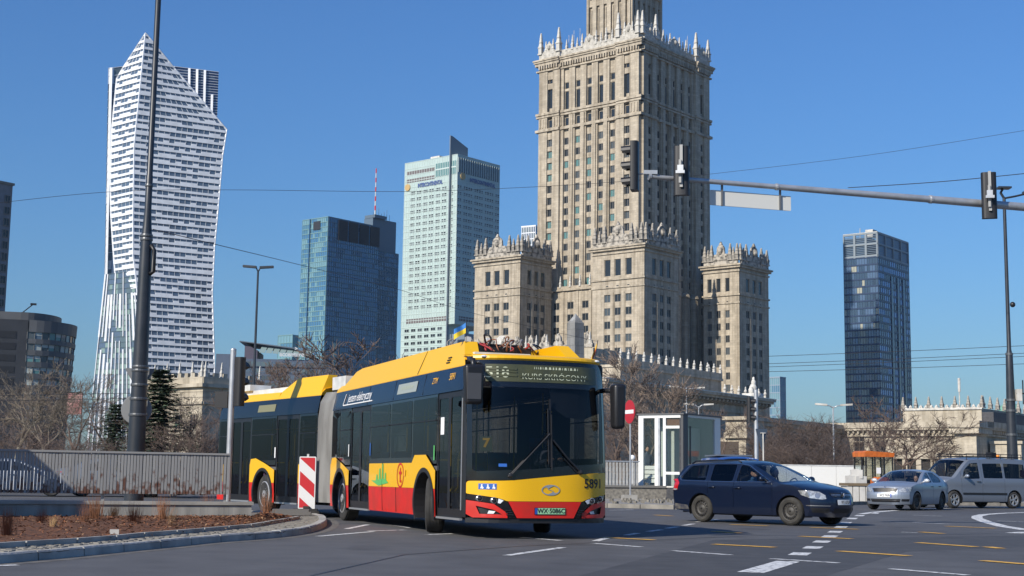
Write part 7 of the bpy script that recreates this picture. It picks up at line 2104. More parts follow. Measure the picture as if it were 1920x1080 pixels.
sig('black traffic light at the tip of the mast arm, turned left', 1183, 312, 28.5, R(-102), False)
sig('black traffic light seen from behind in front of the shaded side of the palace', 1278, 322, 28.4, R(168), True)
sig('black traffic light seen from behind near the right edge of the picture', 1854, 368, 30.45, R(166), True)
mb = MB(); q = at(1183, 325, 28.5) - o0; mb.tube([q + Vector((.17, 0, -.02)), q + Vector((.30, 0, 0)), arm0 - o0 + Vector((.05, 0, .08))], .014, 6); mb.box(arm0.x - o0.x - .1, arm0.x - o0.x + .18, arm0.y - o0.y - .03, arm0.y - o0.y + .03, arm0.z - o0.z + .05, arm0.z - o0.z + .13); mb.build('signal_bracket', M_STEEL, gt)
pa_, pb_ = at(1331, 375, 29.0), at(1482, 377, 29.5); c = (pa_ + pb_) / 2
sg_ = thing('sign_panel', 'blank grey back of a long sign hanging under the mast arm', 'sign', c, math.atan2(pb_.y - pa_.y, pb_.x - pa_.x))
hw = (pb_ - pa_).length / 2
mb = MB(); mb.extr([(x, -.02, z) for x, z in rpoly([(-hw, -.155), (hw, -.165), (hw, .15), (-hw, .165)], .02)], (0, .03, 0)); mb.build('plate', mat('sign_back_grey', (.60, .60, .57), .5), sg_)
for x in (-hw + .26, hw - .26):
    mb = MB(); mb.box(x - .02, x + .02, -.055, -.021, -.17, .28); mb.tube([(x - .09, 0, .34), (x - .03, -.03, .30), (x + .03, -.03, .30), (x + .09, 0, .34)], .012, 5); mb.build('hanger', mat('bracket_grey', (.20, .20, .20), .5, .5), sg_)
# signal post behind the left railing
p = at(432, 800, 29.5)
sp = thing('signal_post', 'pale steel signal post standing behind the end of the left railing', 'post', (p.x, p.y, 0))
zt = zat(432, 656, 29.5); mb = MB(); mb.tube([(0, 0, 0), (0, 0, zt)], .062, 14); mb.lathe([(.065, zt), (.06, zt + .02), (.02, zt + .04)], 14); mb.build('post', M_STEEL, sp, smooth=40)
p1 = at(449, 716, 29.6); o = thing('traffic_signal', 'tall black traffic light on the post behind the left railing', 'traffic light', p1, R(152), 'traffic lights on the left post'); signal_head(o, Matrix())
p1 = at(419, 750, 29.7); o = thing('pedestrian_signal', 'small black signal box on the left of the pale post', 'traffic light', p1, R(170)); mb = MB(); mb.box(-.14, .14, 0, .14, -.17, .17); mb.build('housing', M_BLACK, o)
mb = MB()
for z in (-.0,): mb.extr([(x, 0, z + .1 * y) for x, y in ((-.1, 0), (-.07, 1), (.07, 1), (.1, 0))], (0, -.15, 0))
mb.build('visor', M_BLACK, o)

# ================================================================ TALL POLES AND LAMPS
def ringpole(o, zs, name='pole', m_=None):
    mb = MB(); mb.lathe([(r_, z) for z, r_ in zs], 20); return mb.build(name, m_ or M_POLE, o, smooth=30)
p = at(255, 850, 31.5); Yp = 31.5
pole = thing('catenary_pole', 'tall thick dark pole rising out of the picture behind the left railing', 'pole', (p.x, p.y, 0))
zf = lambda y: zat(272, y, Yp); q = lambda n: pw(n, Yp) / 2
ringpole(pole, [(0, q(37)), (zf(720), q(29)), (zf(515), q(24)), (zf(448), q(21)), (zf(440), q(20)), (zf(425), q(17)), (zf(395), q(13)), (zf(330), q(13)), (zf(328), q(11.5)), (zf(0), q(11)), (zf(-120), q(10))])
for y, wd in ((688, 31), (695, 31), (722, 32), (748, 33), (778, 34), (442, 23), (449, 23.5), (348, 15)):
    mb = MB(); mb.lathe([(q(wd), zf(y) - .03), (q(wd) + .004, zf(y)), (q(wd), zf(y) + .03)], 20); mb.build('clamp_band', mat('band_grey', (.12, .125, .13), .4, .5), pole)
mb = MB(); mb.tube([(.12, -.05, zf(460)), (.2, -.05, zf(470)), (.2, -.05, zf(510)), (.12, -.05, zf(514))], .05, 8); mb.build('cable_coil', M_BLACK, pole, smooth=True)
p_ = at(262, 704, Yp + .35); o = thing('triangular_sign', 'grey back of a triangular sign fixed to the thick dark pole', 'sign', p_, R(8))
mb = MB(); mb.extr([(x, 0, z) for x, z in rpoly([(-.34, .16), (.34, .16), (0, -.40)], .05)], (0, .02, 0)); mb.build('plate', mat('sign_back_dark', (.17, .175, .18), .5), o)
p_ = at(256, 768, Yp + .35); o = thing('round_sign', 'grey back of a round sign fixed low on the thick dark pole', 'sign', p_, R(8))
mb = MB(); mb.lathe([(.33, 0), (.34, .012), (.33, .025)], 28, axis='y'); mb.build('plate', mat('sign_back_mid', (.22, .225, .225), .5), o)
def lamp_post(label, px, ptop, Y, dark, arms, r0=.09, group='street lamps', headm=None, aim=0):
    p = at(px, ptop, Y); o = thing('street_lamp', label, 'street lamp', (p.x, p.y, 0), aim, group); zt = p.z
    m_ = M_POLE if dark else M_STEEL
    mb = MB(); mb.lathe([(r0 * 1.6, 0), (r0 * 1.5, zt * .18), (r0, zt * .2), (r0 * .6, zt)], 10); mb.build('pole', m_, o, smooth=30)
    for a, rise in arms:
        mb = MB(); mb.tube([(0, 0, zt - .1), (a * .5, 0, zt + rise), (a, 0, zt + rise)], .04, 6); mb.build('arm', m_, o, smooth=True)
        mb = MB(); s = 1 if a > 0 else -1; mb.extr([(a - s * .1, -.15, zt + rise - .02), (a + s * .65, -.12, zt + rise + .03), (a + s * .65, .12, zt + rise + .03), (a - s * .1, .15, zt + rise - .02)], (0, 0, .12)); mb.build('lamp_head', headm or m_, o)
    return o
lamp_post('dark street lamp with two flat heads between the white tower and the blue tower', 484, 507, 78, True, ((-.2, .14), (.2, .12)))
lamp_post('pale two armed street lamp in front of the low sunlit building', 1562, 762, 92, False, ((-.5, .05), (.6, .05)), .07, headm=M_WHSTONE)
lamp_post('small lamp with white heads just above the glass kiosk roof', 1310, 762, 110, False, ((-.5, .1), (.5, .1)), .06, headm=M_WHSTONE)
lamp_post('pale lamp in front of the bracketed cornice of the shaded wing', 1287, 727, 120, False, ((-.8, .0), (.9, -.05)), .07, headm=M_WHSTONE)
p = at(1898, 840, 64); rp_ = thing('street_lamp', 'tall dark lamp post with equipment boxes behind the silver van', 'street lamp', (p.x, p.y, 0), 0, 'street lamps')
zf = lambda y: zat(1890, y, 64); q = lambda n: pw(n, 64) / 2
ringpole(rp_, [(0, q(23)), (zf(700), q(14)), (zf(668), q(13)), (zf(655), q(8)), (zf(560), q(7)), (zf(372), q(6))])
for y, wd in ((664, 14), (750, 19), (770, 20), (815, 21)): mb = MB(); mb.lathe([(q(wd), zf(y) - .05), (q(wd), zf(y) + .05)], 14); mb.build('clamp_band', MATS['band_grey'], rp_)
mb = MB(); z = zf(372)
mb.tube([(0, 0, z), (-.15, 0, z + .25), (-.1, -.1, z + .4)], .06, 6); mb.box(-.35, .25, -.35, .1, z + .42, z + .5); mb.tube([(0, 0, z), (.5, 0, z + .1), (1.3, 0, z + .3)], .05, 6); mb.box(.9, 1.7, -.2, .2, z + .22, z + .34); mb.build('lamp_head', M_POLE, rp_)
mb = MB(); mb.box(.2, .42, -.3, .0, zf(752), zf(730)); mb.build('equipment_box', M_WHSTONE, rp_)
mb = MB(); mb.tube([(.5, -.2, zf(758)), (.5, -.2, zf(713))], .03, 5); mb.tube([(.2, -.2, zf(738)), (.55, -.2, zf(738))], .03, 5); mb.build('aerial', M_BLACK, rp_)
mb = MB(); mb.ball((.16, -.2, zf(572)), .13, 8); mb.build('camera', M_BLACK, rp_, smooth=True)
# wires
def wire(label, pts, r_=.012, sag=0):
    P = [at(*p) for p in pts]; P = [Vector(v) for v in cr([tuple(p) for p in P], 6)]
    mb = MB(); mb.tube(P, r_, 4); tag(mb.build('wire', M_WIRE), label, 'wire')
wire('thin wire crossing the whole left sky in front of the white tower', ((-60, 387, 60), (200, 360, 62), (430, 356, 64), (760, 359, 66), (1010, 350, 68), (1200, 338, 70)), .010)
wire('wire running down right from the thick dark pole in front of the blue tower', ((287, 430, 31.4), (420, 462, 40), (560, 496, 52), (755, 545, 66), (890, 588, 78), (1120, 640, 96)), .010)
wire('wire rising to the right edge above the mast arm', ((1300, 330, 80), (1620, 292, 76), (1925, 244, 72)), .010)
wire('short wire just above the mast arm near the right edge', ((1590, 352, 60), (1760, 341, 58), (1925, 325, 56)), .016)
for k, (y0_, y1_, lb_) in enumerate(((668, 648, 'topmost of the tram wires crossing the dark glass tower'), (682, 662, 'second tram wire from the top crossing the dark glass tower'), (688, 668, 'third tram wire from the top crossing the dark glass tower'), (697, 682, 'lowest of the tram wires crossing the dark glass tower'))):
    wire(lb_, ((1440, y0_, 95), (1680, (y0_ + y1_) / 2 + 1, 92), (1925, y1_, 90)), .016)
for y0_, y1_, lb_ in ((742, 734, 'upper tram wire in front of the bare trees on the left'), (752, 744, 'lower tram wire in front of the bare trees on the left')): wire(lb_, ((-20, y0_, 60), (200, (y0_ + y1_) / 2, 62), (420, y1_, 64)), .010)

# ================================================================ RIGHT PAVEMENT, KIOSK, RAILINGS
SWZ = .14
kp = [gr(x, y, 0) for x, y in ((1000, 949), (1140, 952), (1265, 955), (1330, 953))]
kp = [Vector((p.x, p.y, 0)) for p in kp]
sw = [kp[0] + Vector((-3, 0, 0))] + kp + [Vector((kp[-1].x + 3, 55, 0)), Vector((17, 66, 0)), Vector((30, 68, 0)), Vector((60, 72, 0)), Vector((60, 140, 0)), Vector((-12, 140, 0))]
mb = MB(); mb.extr([(p.x, p.y, -.01) for p in sw], (0, 0, SWZ + .01)); pav = mb.build('pavement', mat('pavement_slabs', (.30, .28, .245), .9, c2=(.19, .18, .16), scale=1.5, bump=.4, detail=8), kind='structure')
for a, b in zip(sw[:9], sw[1:9]):
    L_ = (b - a).length; n = max(1, int(L_)); d = (b - a) / n
    for i in range(n):
        m = MB(); m.bar(a + d * (i + .012) + Vector((0, 0, .07)), a + d * (i + .988) + Vector((0, 0, .07 + r.uniform(-.015, .01))), .16, .16); m.build('kerb_stone', mat('old_kerb', (.27, .25, .215), .9, c2=(.16, .15, .13), scale=2.5, bump=.4, detail=8), pav)
r = random.Random(17)
mb = MB()
for k in range(60):        # broken stones along the foot of the low wall
    p = gr(r.uniform(1144, 1262), r.uniform(937, 945), SWZ); s_ = r.uniform(.03, .09); a = r.uniform(0, 3); c_, n_ = math.cos(a) * s_, math.sin(a) * s_
    mb.extr([(p.x + c_, p.y + n_, SWZ), (p.x - n_, p.y + c_, SWZ), (p.x - c_, p.y - n_ * .7, SWZ), (p.x + n_ * .8, p.y - c_, SWZ)], (0, 0, r.uniform(.03, .12)))
mb.build('rubble', mat('rubble_brown', (.24, .22, .185), .95, c2=(.13, .12, .10), scale=3), pav, kind='stuff')
TZ = .72
wa, wb = gr(1090, 934, SWZ), gr(1268, 936, SWZ)
o = thing('retaining_wall', 'low rough retaining wall under the railing, right of the bus', 'wall', (wa.x, wa.y, SWZ), math.atan2(wb.y - wa.y, wb.x - wa.x)); ln = (wb - wa).length
mb = MB(); mb.box(0, ln, 0, 3, 0, TZ - SWZ - .09); mb.build('wall', mat('pebbledash', (.27, .25, .21), .95, c2=(.14, .13, .115), scale=8, bump=.8), o)
mb = MB(); mb.box(-.05, ln + .05, -.06, 3, TZ - SWZ - .09, TZ - SWZ); mb.build('coping', mat('dark_coping', (.16, .155, .145), .9), o)
ter = MB(); ter.extr([Vector((wa.x - 6, wa.y + 2.9, SWZ - .02)), Vector((wb.x + .8, wb.y + 2.9, SWZ - .02)), Vector((wb.x + 9, wb.y + 16, SWZ - .02)), Vector((wa.x - 6, wa.y + 16, SWZ - .02))], (0, 0, TZ - SWZ - .002)); ter.build('terrace', M_CONC, kind='structure')
fz0, fz1 = zat(1170, 911, wa.y + .3), zat(1170, 866, wa.y + .3)
o = thing('slatted_railing', 'short pale slatted railing right of the bus, beside the glass kiosk', 'railing', (wa.x, wa.y + .1, 0), math.atan2(wb.y - wa.y, wb.x - wa.x))
e_ = ln * (1199 - 1090) / (1268 - 1090)
sm = MB(); sm.box(-.05, .05, 0, .04, fz0, fz1); sm = sm.mesh('slat', mat('pale_grey_paint', (.45, .45, .43), .5, c2=(.28, .27, .25), scale=4))
for i in range(int(e_ / .155)): put('slat', sm, o, (.08 + i * .155, 0, 0), 0)
mb = MB(); mb.box(0, e_, -.03, .07, fz1, fz1 + .05); mb.build('top_rail', M_STEEL, o)
mb = MB(); mb.box(0, e_, .05, .09, fz0 + .02, fz0 + .08); mb.build('bottom_rail', M_STEEL, o)
for i in range(3): mb = MB(); x = .15 + i * (e_ - .3) / 2; mb.box(x - .04, x + .04, .05, .12, TZ, fz1); mb.build('post', M_STEEL, o)
# kiosk over the lift
AK = 35.0; YK = 63.0
ki, P = bframe('glass_lift_kiosk', 'white framed glass lift kiosk on the pavement behind the dark blue estate car', 1281, 850, YK, AK, cat='kiosk')
A, Bq = wl(P, AK, 1197, 850), wr(P, AK, 1351, 850); zf = lambda y: zat(1281, y, YK)
zb, zt = zf(912), zf(777)
M_WFR = mat('white_frame', (.72, .72, .69), .45); M_KGL = glass('kiosk_glass', (.88, .90, .885), .7, .02, .03); M_DGR = mat('dark_granite', (.06, .06, .065), .4, c2=(.03, .03, .033), scale=8)
mb = MB(); mb.box(-.05, Bq + .05, -.05, A + .05, .1, zb - .06); mb.build('plinth', M_DGR, ki)
mb = MB(); mb.box(-.1, Bq + .1, -.1, A + .1, zb - .06, zb); mb.build('floor_slab', M_WHSTONE, ki)
mb = MB(); mb.box(-.06, Bq + .06, -.06, A + .06, zt, zt + .06); mb.build('roof', mat('kiosk_roof', (.10, .10, .10), .6), ki)
def post(F, s0, s1, m_=M_WFR, o1=.0, o0=-.12, z0=None, z1=None, name='frame_post'):
    mb = MB(); fbox(mb, F, s0, s1, z0 or zb, z1 or zt, o0, o1); mb.build(name, m_, ki)
sL = lambda px: wl(P, AK, px, 850); sR = lambda px: wr(P, AK, px, 850)
post('L', sL(1206), A); post('L', sL(1233), sL(1227.5)); post('L', .0 + .125, sL(1274), M_DGR); post('R', 0, sR(1290), mat('kiosk_grey', (.07, .07, .072), .5)); post('R', sR(1341), Bq)
post('L', sL(1276), sL(1206), z0=zt - .14, z1=zt, name='beam', o1=.003); post('R', sR(1290), sR(1341), z0=zt - .10, z1=zt, name='beam', o1=.003)
post('R', sR(1292), sR(1294), M_BLACK, z0=zb, z1=zt - .5, name='door_handle_bar', o1=.05, o0=.02)
post('L', sL(1248), sL(1243)); post('L', sL(1274), sL(1248), z0=zf(803), z1=zf(798), name='beam'); post('L', sL(1274), sL(1248), z0=zf(890), z1=zf(885), name='beam'); post('L', sL(1237), sL(1233), M_STEEL)
for F, a, b in (('L', sL(1227.5), sL(1206)), ('L', sL(1243), sL(1237)), ('L', sL(1274), sL(1248)), ('R', sR(1290), sR(1341))):
    mb = MB(); fbox(mb, F, a, b, zb, zt - .1, -.07, -.055); mb.build('glass_pane', M_KGL, ki)
mb = MB(); fbox(mb, 'L', sL(1274) + .02, sL(1248) - .02, zf(797), zf(783), -.2, -.1); mb.build('sign_box', mat('sign_brown', (.16, .08, .05), .5), ki)
mb = MB()
for i in range(4): fbox(mb, 'L', sL(1227), sL(1207), zf(906 - i * 8.4), zf(899 - i * 8.4), -.16, -.09)
mb.build('lower_panel', M_WFR, ki, kind='stuff')
mb = MB(); mb.box(Bq - .1, Bq, .2, A - .2, zb, zt); mb.build('back_wall', mat('lift_grey', (.34, .36, .35), .5), ki)
mb = MB(); mb.box(.9, Bq - .3, .9, A - .5, zb, zt - .5); mb.build('lift_cab', mat('lift_pale', (.50, .53, .50), .35), ki)
mb = MB(); mb.box(.3, Bq - .2, A - .1, A, zb, zt); mb.build('side_glass', M_KGL, ki)
# railing in front of it, globe lamps, person
p = gr(1262, 934, SWZ); o = thing('hand_railing', 'short dark hand railing between the kiosk and the dark blue estate car', 'railing', (p.x, p.y, 0), R(12))
mb = MB()
z1 = zat(1262, 877, p.y); mb.tube([(0, 0, SWZ), (0, 0, z1), (1.5, 0, z1), (1.5, 0, SWZ)], .03, 6)
for k in range(9): mb.tube([(.15 * (k + 1), 0, SWZ + .15), (.15 * (k + 1), 0, z1)], .010, 4)
mb.build('frame', M_STEEL, o)
for x, y, lb_ in ((1186, 858, 'white globe lamp beside the no entry sign'), (1314, 856, 'white globe lamp behind the glass of the kiosk')):
    p = at(x, y, 74); o = thing('globe_lamp', lb_, 'lamp', (p.x, p.y, 0), 0, 'white globe lamps'); mb = MB(); mb.ball((0, 0, p.z), .14, 12); mb.build('globe', mat('globe_white', (.75, .76, .76), .4), o, smooth=True); mb = MB(); mb.tube([(0, 0, .1), (0, 0, p.z - .12)], .04, 6); mb.build('post', M_STEEL, o)
p = at(1213, 880, 66.5)
J = [((0, 0, .92), (.15, .11), None), ((0, 0, 1.15), (.16, .11), 0), ((0, 0, 1.38), (.18, .11), 1), ((0, 0, 1.50), .06, 2), ((.0, -.02, 1.58), .05, 3),
     ((.21, 0, 1.38), .065, 2), ((.25, .02, 1.12), .055, 5), ((.23, -.06, .88), .045, 6), ((-.21, 0, 1.38), .065, 2), ((-.25, .02, 1.12), .055, 8), ((-.23, -.06, .88), .045, 9),
     ((.10, 0, .85), .10, 0), ((.11, 0, .48), .075, 11), ((.11, .02, .10), .055, 12), ((.11, -.12, .04), .045, 13), ((-.10, 0, .85), .10, 0), ((-.11, .03, .48), .075, 15), ((-.12, .08, .10), .055, 16), ((-.12, -.06, .04), .045, 17)]
pe, b = person('person', 'standing person in blue grey coat at the left glass pane of the kiosk', (p.x, p.y, TZ), R(20), J, M_COAT)
head(pe, (0, -.03, 1.68), 1.0, (0, -1, 0)); hand(pe, (.23, -.06, .88), (0, -.1, -1), (0, -1, 0)); hand(pe, (-.23, -.06, .88), (0, -.1, -1), (0, -1, 0))
mb = MB(); mb.box(-.12, .12, -.16, .16, .38, .68); mb.tube([(0, -.1, .68), (0, -.06, .85), (0, .02, .85), (0, .06, .68)], .012, 5); o = mb.build('hand_bag', M_BLACK, None, loc=(p.x + .30, p.y - .05, TZ)); tag(o, 'black bag held by the person at the kiosk', 'bag')
# no entry sign
p = gr(1180, 938, SWZ); ns = thing('no_entry_sign', 'red no entry sign with a white bar on a leaning post, right of the bus', 'sign', (p.x, p.y, SWZ), R(-68))
zc = zat(1174, 772, p.y) - SWZ
mb = MB(); mb.tube([(0, .04, 0), (-.02, .04, zc + .3)], .035, 8); mb.build('post', M_STEEL, ns)
rr = pw(44, p.y) / 2
mb = MB(); mb.lathe([(rr, -.01), (rr, .012)], 30, 0, -.0, zc, axis='y'); pl_ = mb.build('disc', mat('sign_red', (.40, .02, .03), .4), ns)
mb = MB(); mb.box(-rr * .78, rr * .78, -.016, -.011, zc - rr * .16, zc + rr * .16); mb.build('white_bar', mat('sign_white_face', (.72, .72, .72), .4), pl_)
mb = MB(); mb.box(-.28, .28, -.22, .22, 0, .22); tag(mb.build('concrete_block', M_CONC, None, loc=(p.x, p.y, SWZ + .001), rz=.2), 'concrete block at the foot of the no entry sign', 'block')
# post with signal and yield sign backs behind the estate car
p = at(1418, 820, 57); o = thing('signal_post', 'silver signal post behind the roof of the dark blue estate car', 'post', (p.x, p.y, SWZ)); zt = zat(1418, 731, 57) - SWZ
mb = MB(); mb.tube([(0, 0, 0), (0, 0, zt)], .085, 12); mb.build('post', M_STEEL, o, smooth=40)
p1 = at(1408, 768, 57); o = thing('traffic_signal', 'black traffic light on the silver post right of the kiosk', 'traffic light', p1, R(75)); signal_head(o, Matrix())
p1 = at(1428, 822, 54); o = thing('yield_sign', 'dark back of a yield sign on a thin post behind the estate car', 'sign', (p1.x, p1.y, SWZ), R(10))
z = p1.z - SWZ; mb = MB(); mb.extr([(x, 0, z + h_) for x, h_ in rpoly([(-.24, .36), (.24, .36), (.02, -.50)], .04)], (0, .02, 0)); mb.build('plate', mat('sign_back_blue', (.05, .07, .10), .5), o)
mb = MB(); mb.tube([(.05, -.04, 0), (.05, -.04, z + .22)], .028, 6); mb.tube([(-.06, -.04, z + .2), (.14, -.04, z + .2)], .02, 6); mb.build('post', M_WHSTONE, o)

# ================================================================ BUILDING SITE BEHIND THE SALOON
p = at(1555, 890, 71); hd = thing('white_hoarding', 'long white site hoarding behind the bonnet of the dark blue estate car', 'barrier', (p.x, p.y, SWZ), R(3)); h_ = zat(1555, 874, 71) - SWZ
for i in range(4): mb = MB(); mb.box(-3.4 + i * 1.25, -3.4 + i * 1.25 + 1.235, -.03, .03, .05, h_); mb.build('panel', M_WFR, hd)
mb = MB(); mb.box(-3.4, 1.6, -.05, .05, h_, h_ + .05); mb.build('cap_rail', M_WHITE, hd)
p = at(1638, 890, 68); tr = thing('orange_tractor', 'small orange roofed tractor cab standing behind the silver saloon car', 'tractor', (p.x, p.y, SWZ), R(12))
tr.scale = (.80, .9, 1); zf = lambda y: zat(1638, y, 68) - SWZ
M_TOR = mat('tractor_orange', (.62, .15, .02), .45, c2=(.40, .10, .02), scale=4); zr = zf(857)
mb = MB(); mb.extr([(-.92, -.75, zr), (.92, -.75, zr), (.95, -.75, zr + .2), (-.82, -.75, zr + .28), (-.95, -.75, zr + .2)], (0, 1.5, 0)); mb.build('cab_roof', M_TOR, tr)
zc = zf(900)
for x in (-.88, -.3, .32, .86):
    for y in (-.7, .65):
        mb = MB(); mb.bar((x, y, zc - .3), (x * .97, y, zr), .07, .07); mb.build('cab_post', M_BLACK, tr)
for (x0, x1, y0, y1) in ((-.85, .85, -.69, -.68), (-.85, .85, .63, .64), (-.87, -.86, -.65, .6), (.86, .87, -.65, .6)):
    mb = MB(); mb.box(x0, x1, y0, y1, zc, zr); mb.build('cab_glass', M_KGL, tr)
mb = MB(); mb.box(-.9, .9, -.72, .68, zc - .6, zc); mb.build('cab_base', M_BLACK, tr)
mb = MB(); mb.extr([(-.75, -.95, zc - .5), (.05, -.95, zc - .5), (.05, -.95, zc - .05), (-.12, -.95, zc + .12), (-.5, -.95, zc + .14), (-.75, -.95, zc - .02)], (0, -.9, 0)); mb.build('bonnet', M_TOR, tr)
mb = MB(); mb.tube([(-1.02, -.5, zc - .3), (-1.02, -.5, zf(862)), (-1.06, -.5, zf(858))], .05, 8); mb.build('exhaust', M_BLACK, tr)
mb = MB(); mb.box(-.2, .08, -.70, -.695, zf(888), zf(877)); mb.build('paper_sheet', M_LW, tr)
for x, y, rr in ((-.95, .5, .6), (.95, .5, .6), (-.75, -1.6, .38), (.55, -1.6, .38)):
    mb = MB(); mb.lathe([(rr * .5, -.16), (rr * .9, -.17), (rr, -.1), (rr, .1), (rr * .9, .17), (rr * .5, .16)], 20, x, y, rr, axis='x'); mb.build('wheel', M_RUBBER, tr, smooth=35)
bl = [(1597, 900, 'leftmost pale concrete block stacked by the tractor'), (1606, 889, 'uppermost pale concrete block of the stack by the tractor'), (1612, 901, 'pale concrete block closest to the tractor')]
for x, y, lb_ in bl:
    p = at(x, y, 66); mb = MB(); mb.box(-.26, .26, -.2, .2, -.2, .2); mb.box(-.1, .1, -.12, .12, .2, .24); tag(mb.build('concrete_block', mat('pale_block', (.50, .49, .46), .9, var=.1), None, loc=p, rz=r.uniform(-.2, .2)), lb_, 'block', 'concrete blocks by the tractor')
p = at(1604, 910, 65); o = thing('timber_stack', 'stack of rough timber planks carried on pale blocks, left of the saloon car', 'timber', (p.x, p.y, SWZ), R(4)); z = p.z - SWZ
for i in range(5): mb = MB(); mb.box(-.62, .62, -.5 + i * .2, -.32 + i * .2, z - .02, z + .1); mb.build('plank', mat('rough_wood', (.20, .15, .09), .9, c2=(.10, .075, .05), scale=3, stretch=(1, 8, 8)), o)
for i in range(4): mb = MB(); x = -.55 + i * .3; mb.box(x, x + .26, -.45, .45, 0, z - .03); mb.build('support_block', MATS['pale_block'], o)
p = at(1571, 895, 66); o = MB(); o.ball((0, 0, 0), .35, 10, sc=(1.3, 1, .5)); tag(o.build('red_cover', mat('red_sheet', (.35, .06, .06), .7), None, smooth=True, loc=(p.x, p.y, SWZ + .15)), 'crumpled red and white sheet lying before the white hoarding', 'sheet')
p = at(1528, 866, 84); o = thing('stair_handrail', 'sloping pale stair handrail among the bare bushes', 'handrail', (p.x, p.y, SWZ)); z = p.z
mb = MB()
for y in (0, .5): mb.tube([(-.4, y, z + .1), (.5, y, z - .5)], .03, 5); mb.tube([(-.4, y, 0), (-.4, y, z + .1)], .03, 5); mb.tube([(.5, y, 0), (.5, y, z - .5)], .03, 5)
mb.build('rails', M_WHSTONE, o)
# unseen block added left of the picture to cast the shadow over the railing
o = thing('added_shade_block', 'grey block added outside the left edge of the picture to shade the railing', 'kiosk', (-13.6, 23.2, 0))
mb = MB(); mb.box(-2.0, 2.0, -2.6, 2.6, 0, 3.95); mb.build('wall', M_FRAME, o)
mb = MB(); mb.box(-2.2, 2.2, -2.8, 2.8, 3.95, 4.17); mb.build('roof', M_POLE, o)
mb = MB(); mb.box(2.0, 2.04, -1.8, 1.8, 1.0, 2.6); mb.build('window', M_DARKGLASS, o)
# ================================================================ TREES
def bare_tree(seed, h=9.0, spread=.55, depth=6, kids=(2, 3), r0=.16, multi=1, trunk=.28, minr=.008, droop=0.0):
    r = random.Random(seed); T, Cc = MB(), MB()
    def grow(p, d, ln, rad, lev):
        n = 4 if lev < 2 else 3
        pts, rs = [p], [rad]
        for k in range(n):
            d = (d + Vector((r.gauss(0, .13), r.gauss(0, .13), r.gauss(0, .08) + .05 - droop * lev * .03))).normalized(); p = p + d * ln / n; pts.append(p); rs.append(max(minr, rad * (1 - .38 * (k + 1) / n)))
        (T if lev == 0 else Cc).tube(pts, rs, 7 if lev == 0 else (5 if lev < 3 else 3), cap=False)
        if lev >= depth: return
        nk = r.randint(*kids) + (1 if lev == 0 else 0)
        for q in range(nk):
            a = r.uniform(0, 6.28); ax = d.orthogonal().normalized(); ax = (ax * math.cos(a) + d.cross(ax) * math.sin(a))
            ang = r.uniform(.25, .85) * (spread / .5); nd = (d * math.cos(ang) + ax * math.sin(ang)).normalized()
            i = -1 if q == 0 or lev == 0 and q < 2 else r.randint(1, n); grow(pts[i], nd, ln * r.uniform(.62, .86), rs[i] * r.uniform(.62, .8), lev + 1)
        if lev >= 2:
            for q in range(4):
                i = r.randint(1, n); nd = (d + Vector((r.gauss(0, .6), r.gauss(0, .6), r.gauss(.1, .4)))).normalized(); e = pts[i] + nd * ln * .6; Cc.tube([pts[i], pts[i].lerp(e, .5) + Vector((r.gauss(0, .04), r.gauss(0, .04), .03)), e], [minr * 1.2, minr, minr * .6], 3, cap=False)
    for k in range(multi):
        a = 6.28 * k / multi
        d = Vector((0, 0, 1)) if multi == 1 else Vector((.35 * math.cos(a), .35 * math.sin(a), 1)).normalized()
        grow(Vector((.12 * (multi > 1) * math.cos(a), .12 * (multi > 1) * math.sin(a), 0)), d, h * trunk, r0, 0)
    return T, Cc
def meshes(seed, bark, twig, **k):
    T, Cc = bare_tree(seed, **k); zmax = max(v.z for v in Cc.v)
    return T.mesh('trunk', bark, True), Cc.mesh('crown', twig), zmax
TR = [meshes(1, M_BARK, M_TWIG, depth=6), meshes(2, M_BARK, M_TWIG, depth=6, spread=.62), meshes(5, M_BARK, M_TWIG, depth=6, spread=.5), meshes(4, M_PALEBARK, mat('pale_twig', (.17, .14, .105), .95), depth=6, spread=.6, r0=.2), meshes(9, M_PALEBARK, MATS['pale_twig'], depth=6, spread=.6, r0=.18),
      meshes(11, M_BARK, M_TWIG, depth=5, multi=5, h=6, r0=.05, trunk=.34, spread=.5, minr=.006), meshes(12, M_BARK, mat('reddish_twig', (.085, .064, .056), .95), depth=5, multi=6, h=5, r0=.045, trunk=.36, spread=.5, minr=.006),
      meshes(21, mat('grey_bark', (.20, .165, .135), .95), mat('grey_twig', (.20, .155, .125), .95), depth=6, spread=.40, minr=.011, trunk=.27, kids=(3, 3)), meshes(22, M_BARK, M_TWIG, depth=6, spread=.6, minr=.013)]
def tree(label, px, ptop, Y, k, rz=0, wide=1.0, group='bare trees in the square', cat='tree', name='bare_tree', pbase=None):
    t, c, zm = TR[k]; p = at(px, ptop, Y); s = (p.z - .1) / zm * 1.1
    o = thing(name, label, cat, (p.x, p.y, .08), rz, group)
    put('trunk', t, o, scale=(s * wide, s * wide, s)); put('crown', c, o, scale=(s * wide, s * wide, s))
    return o
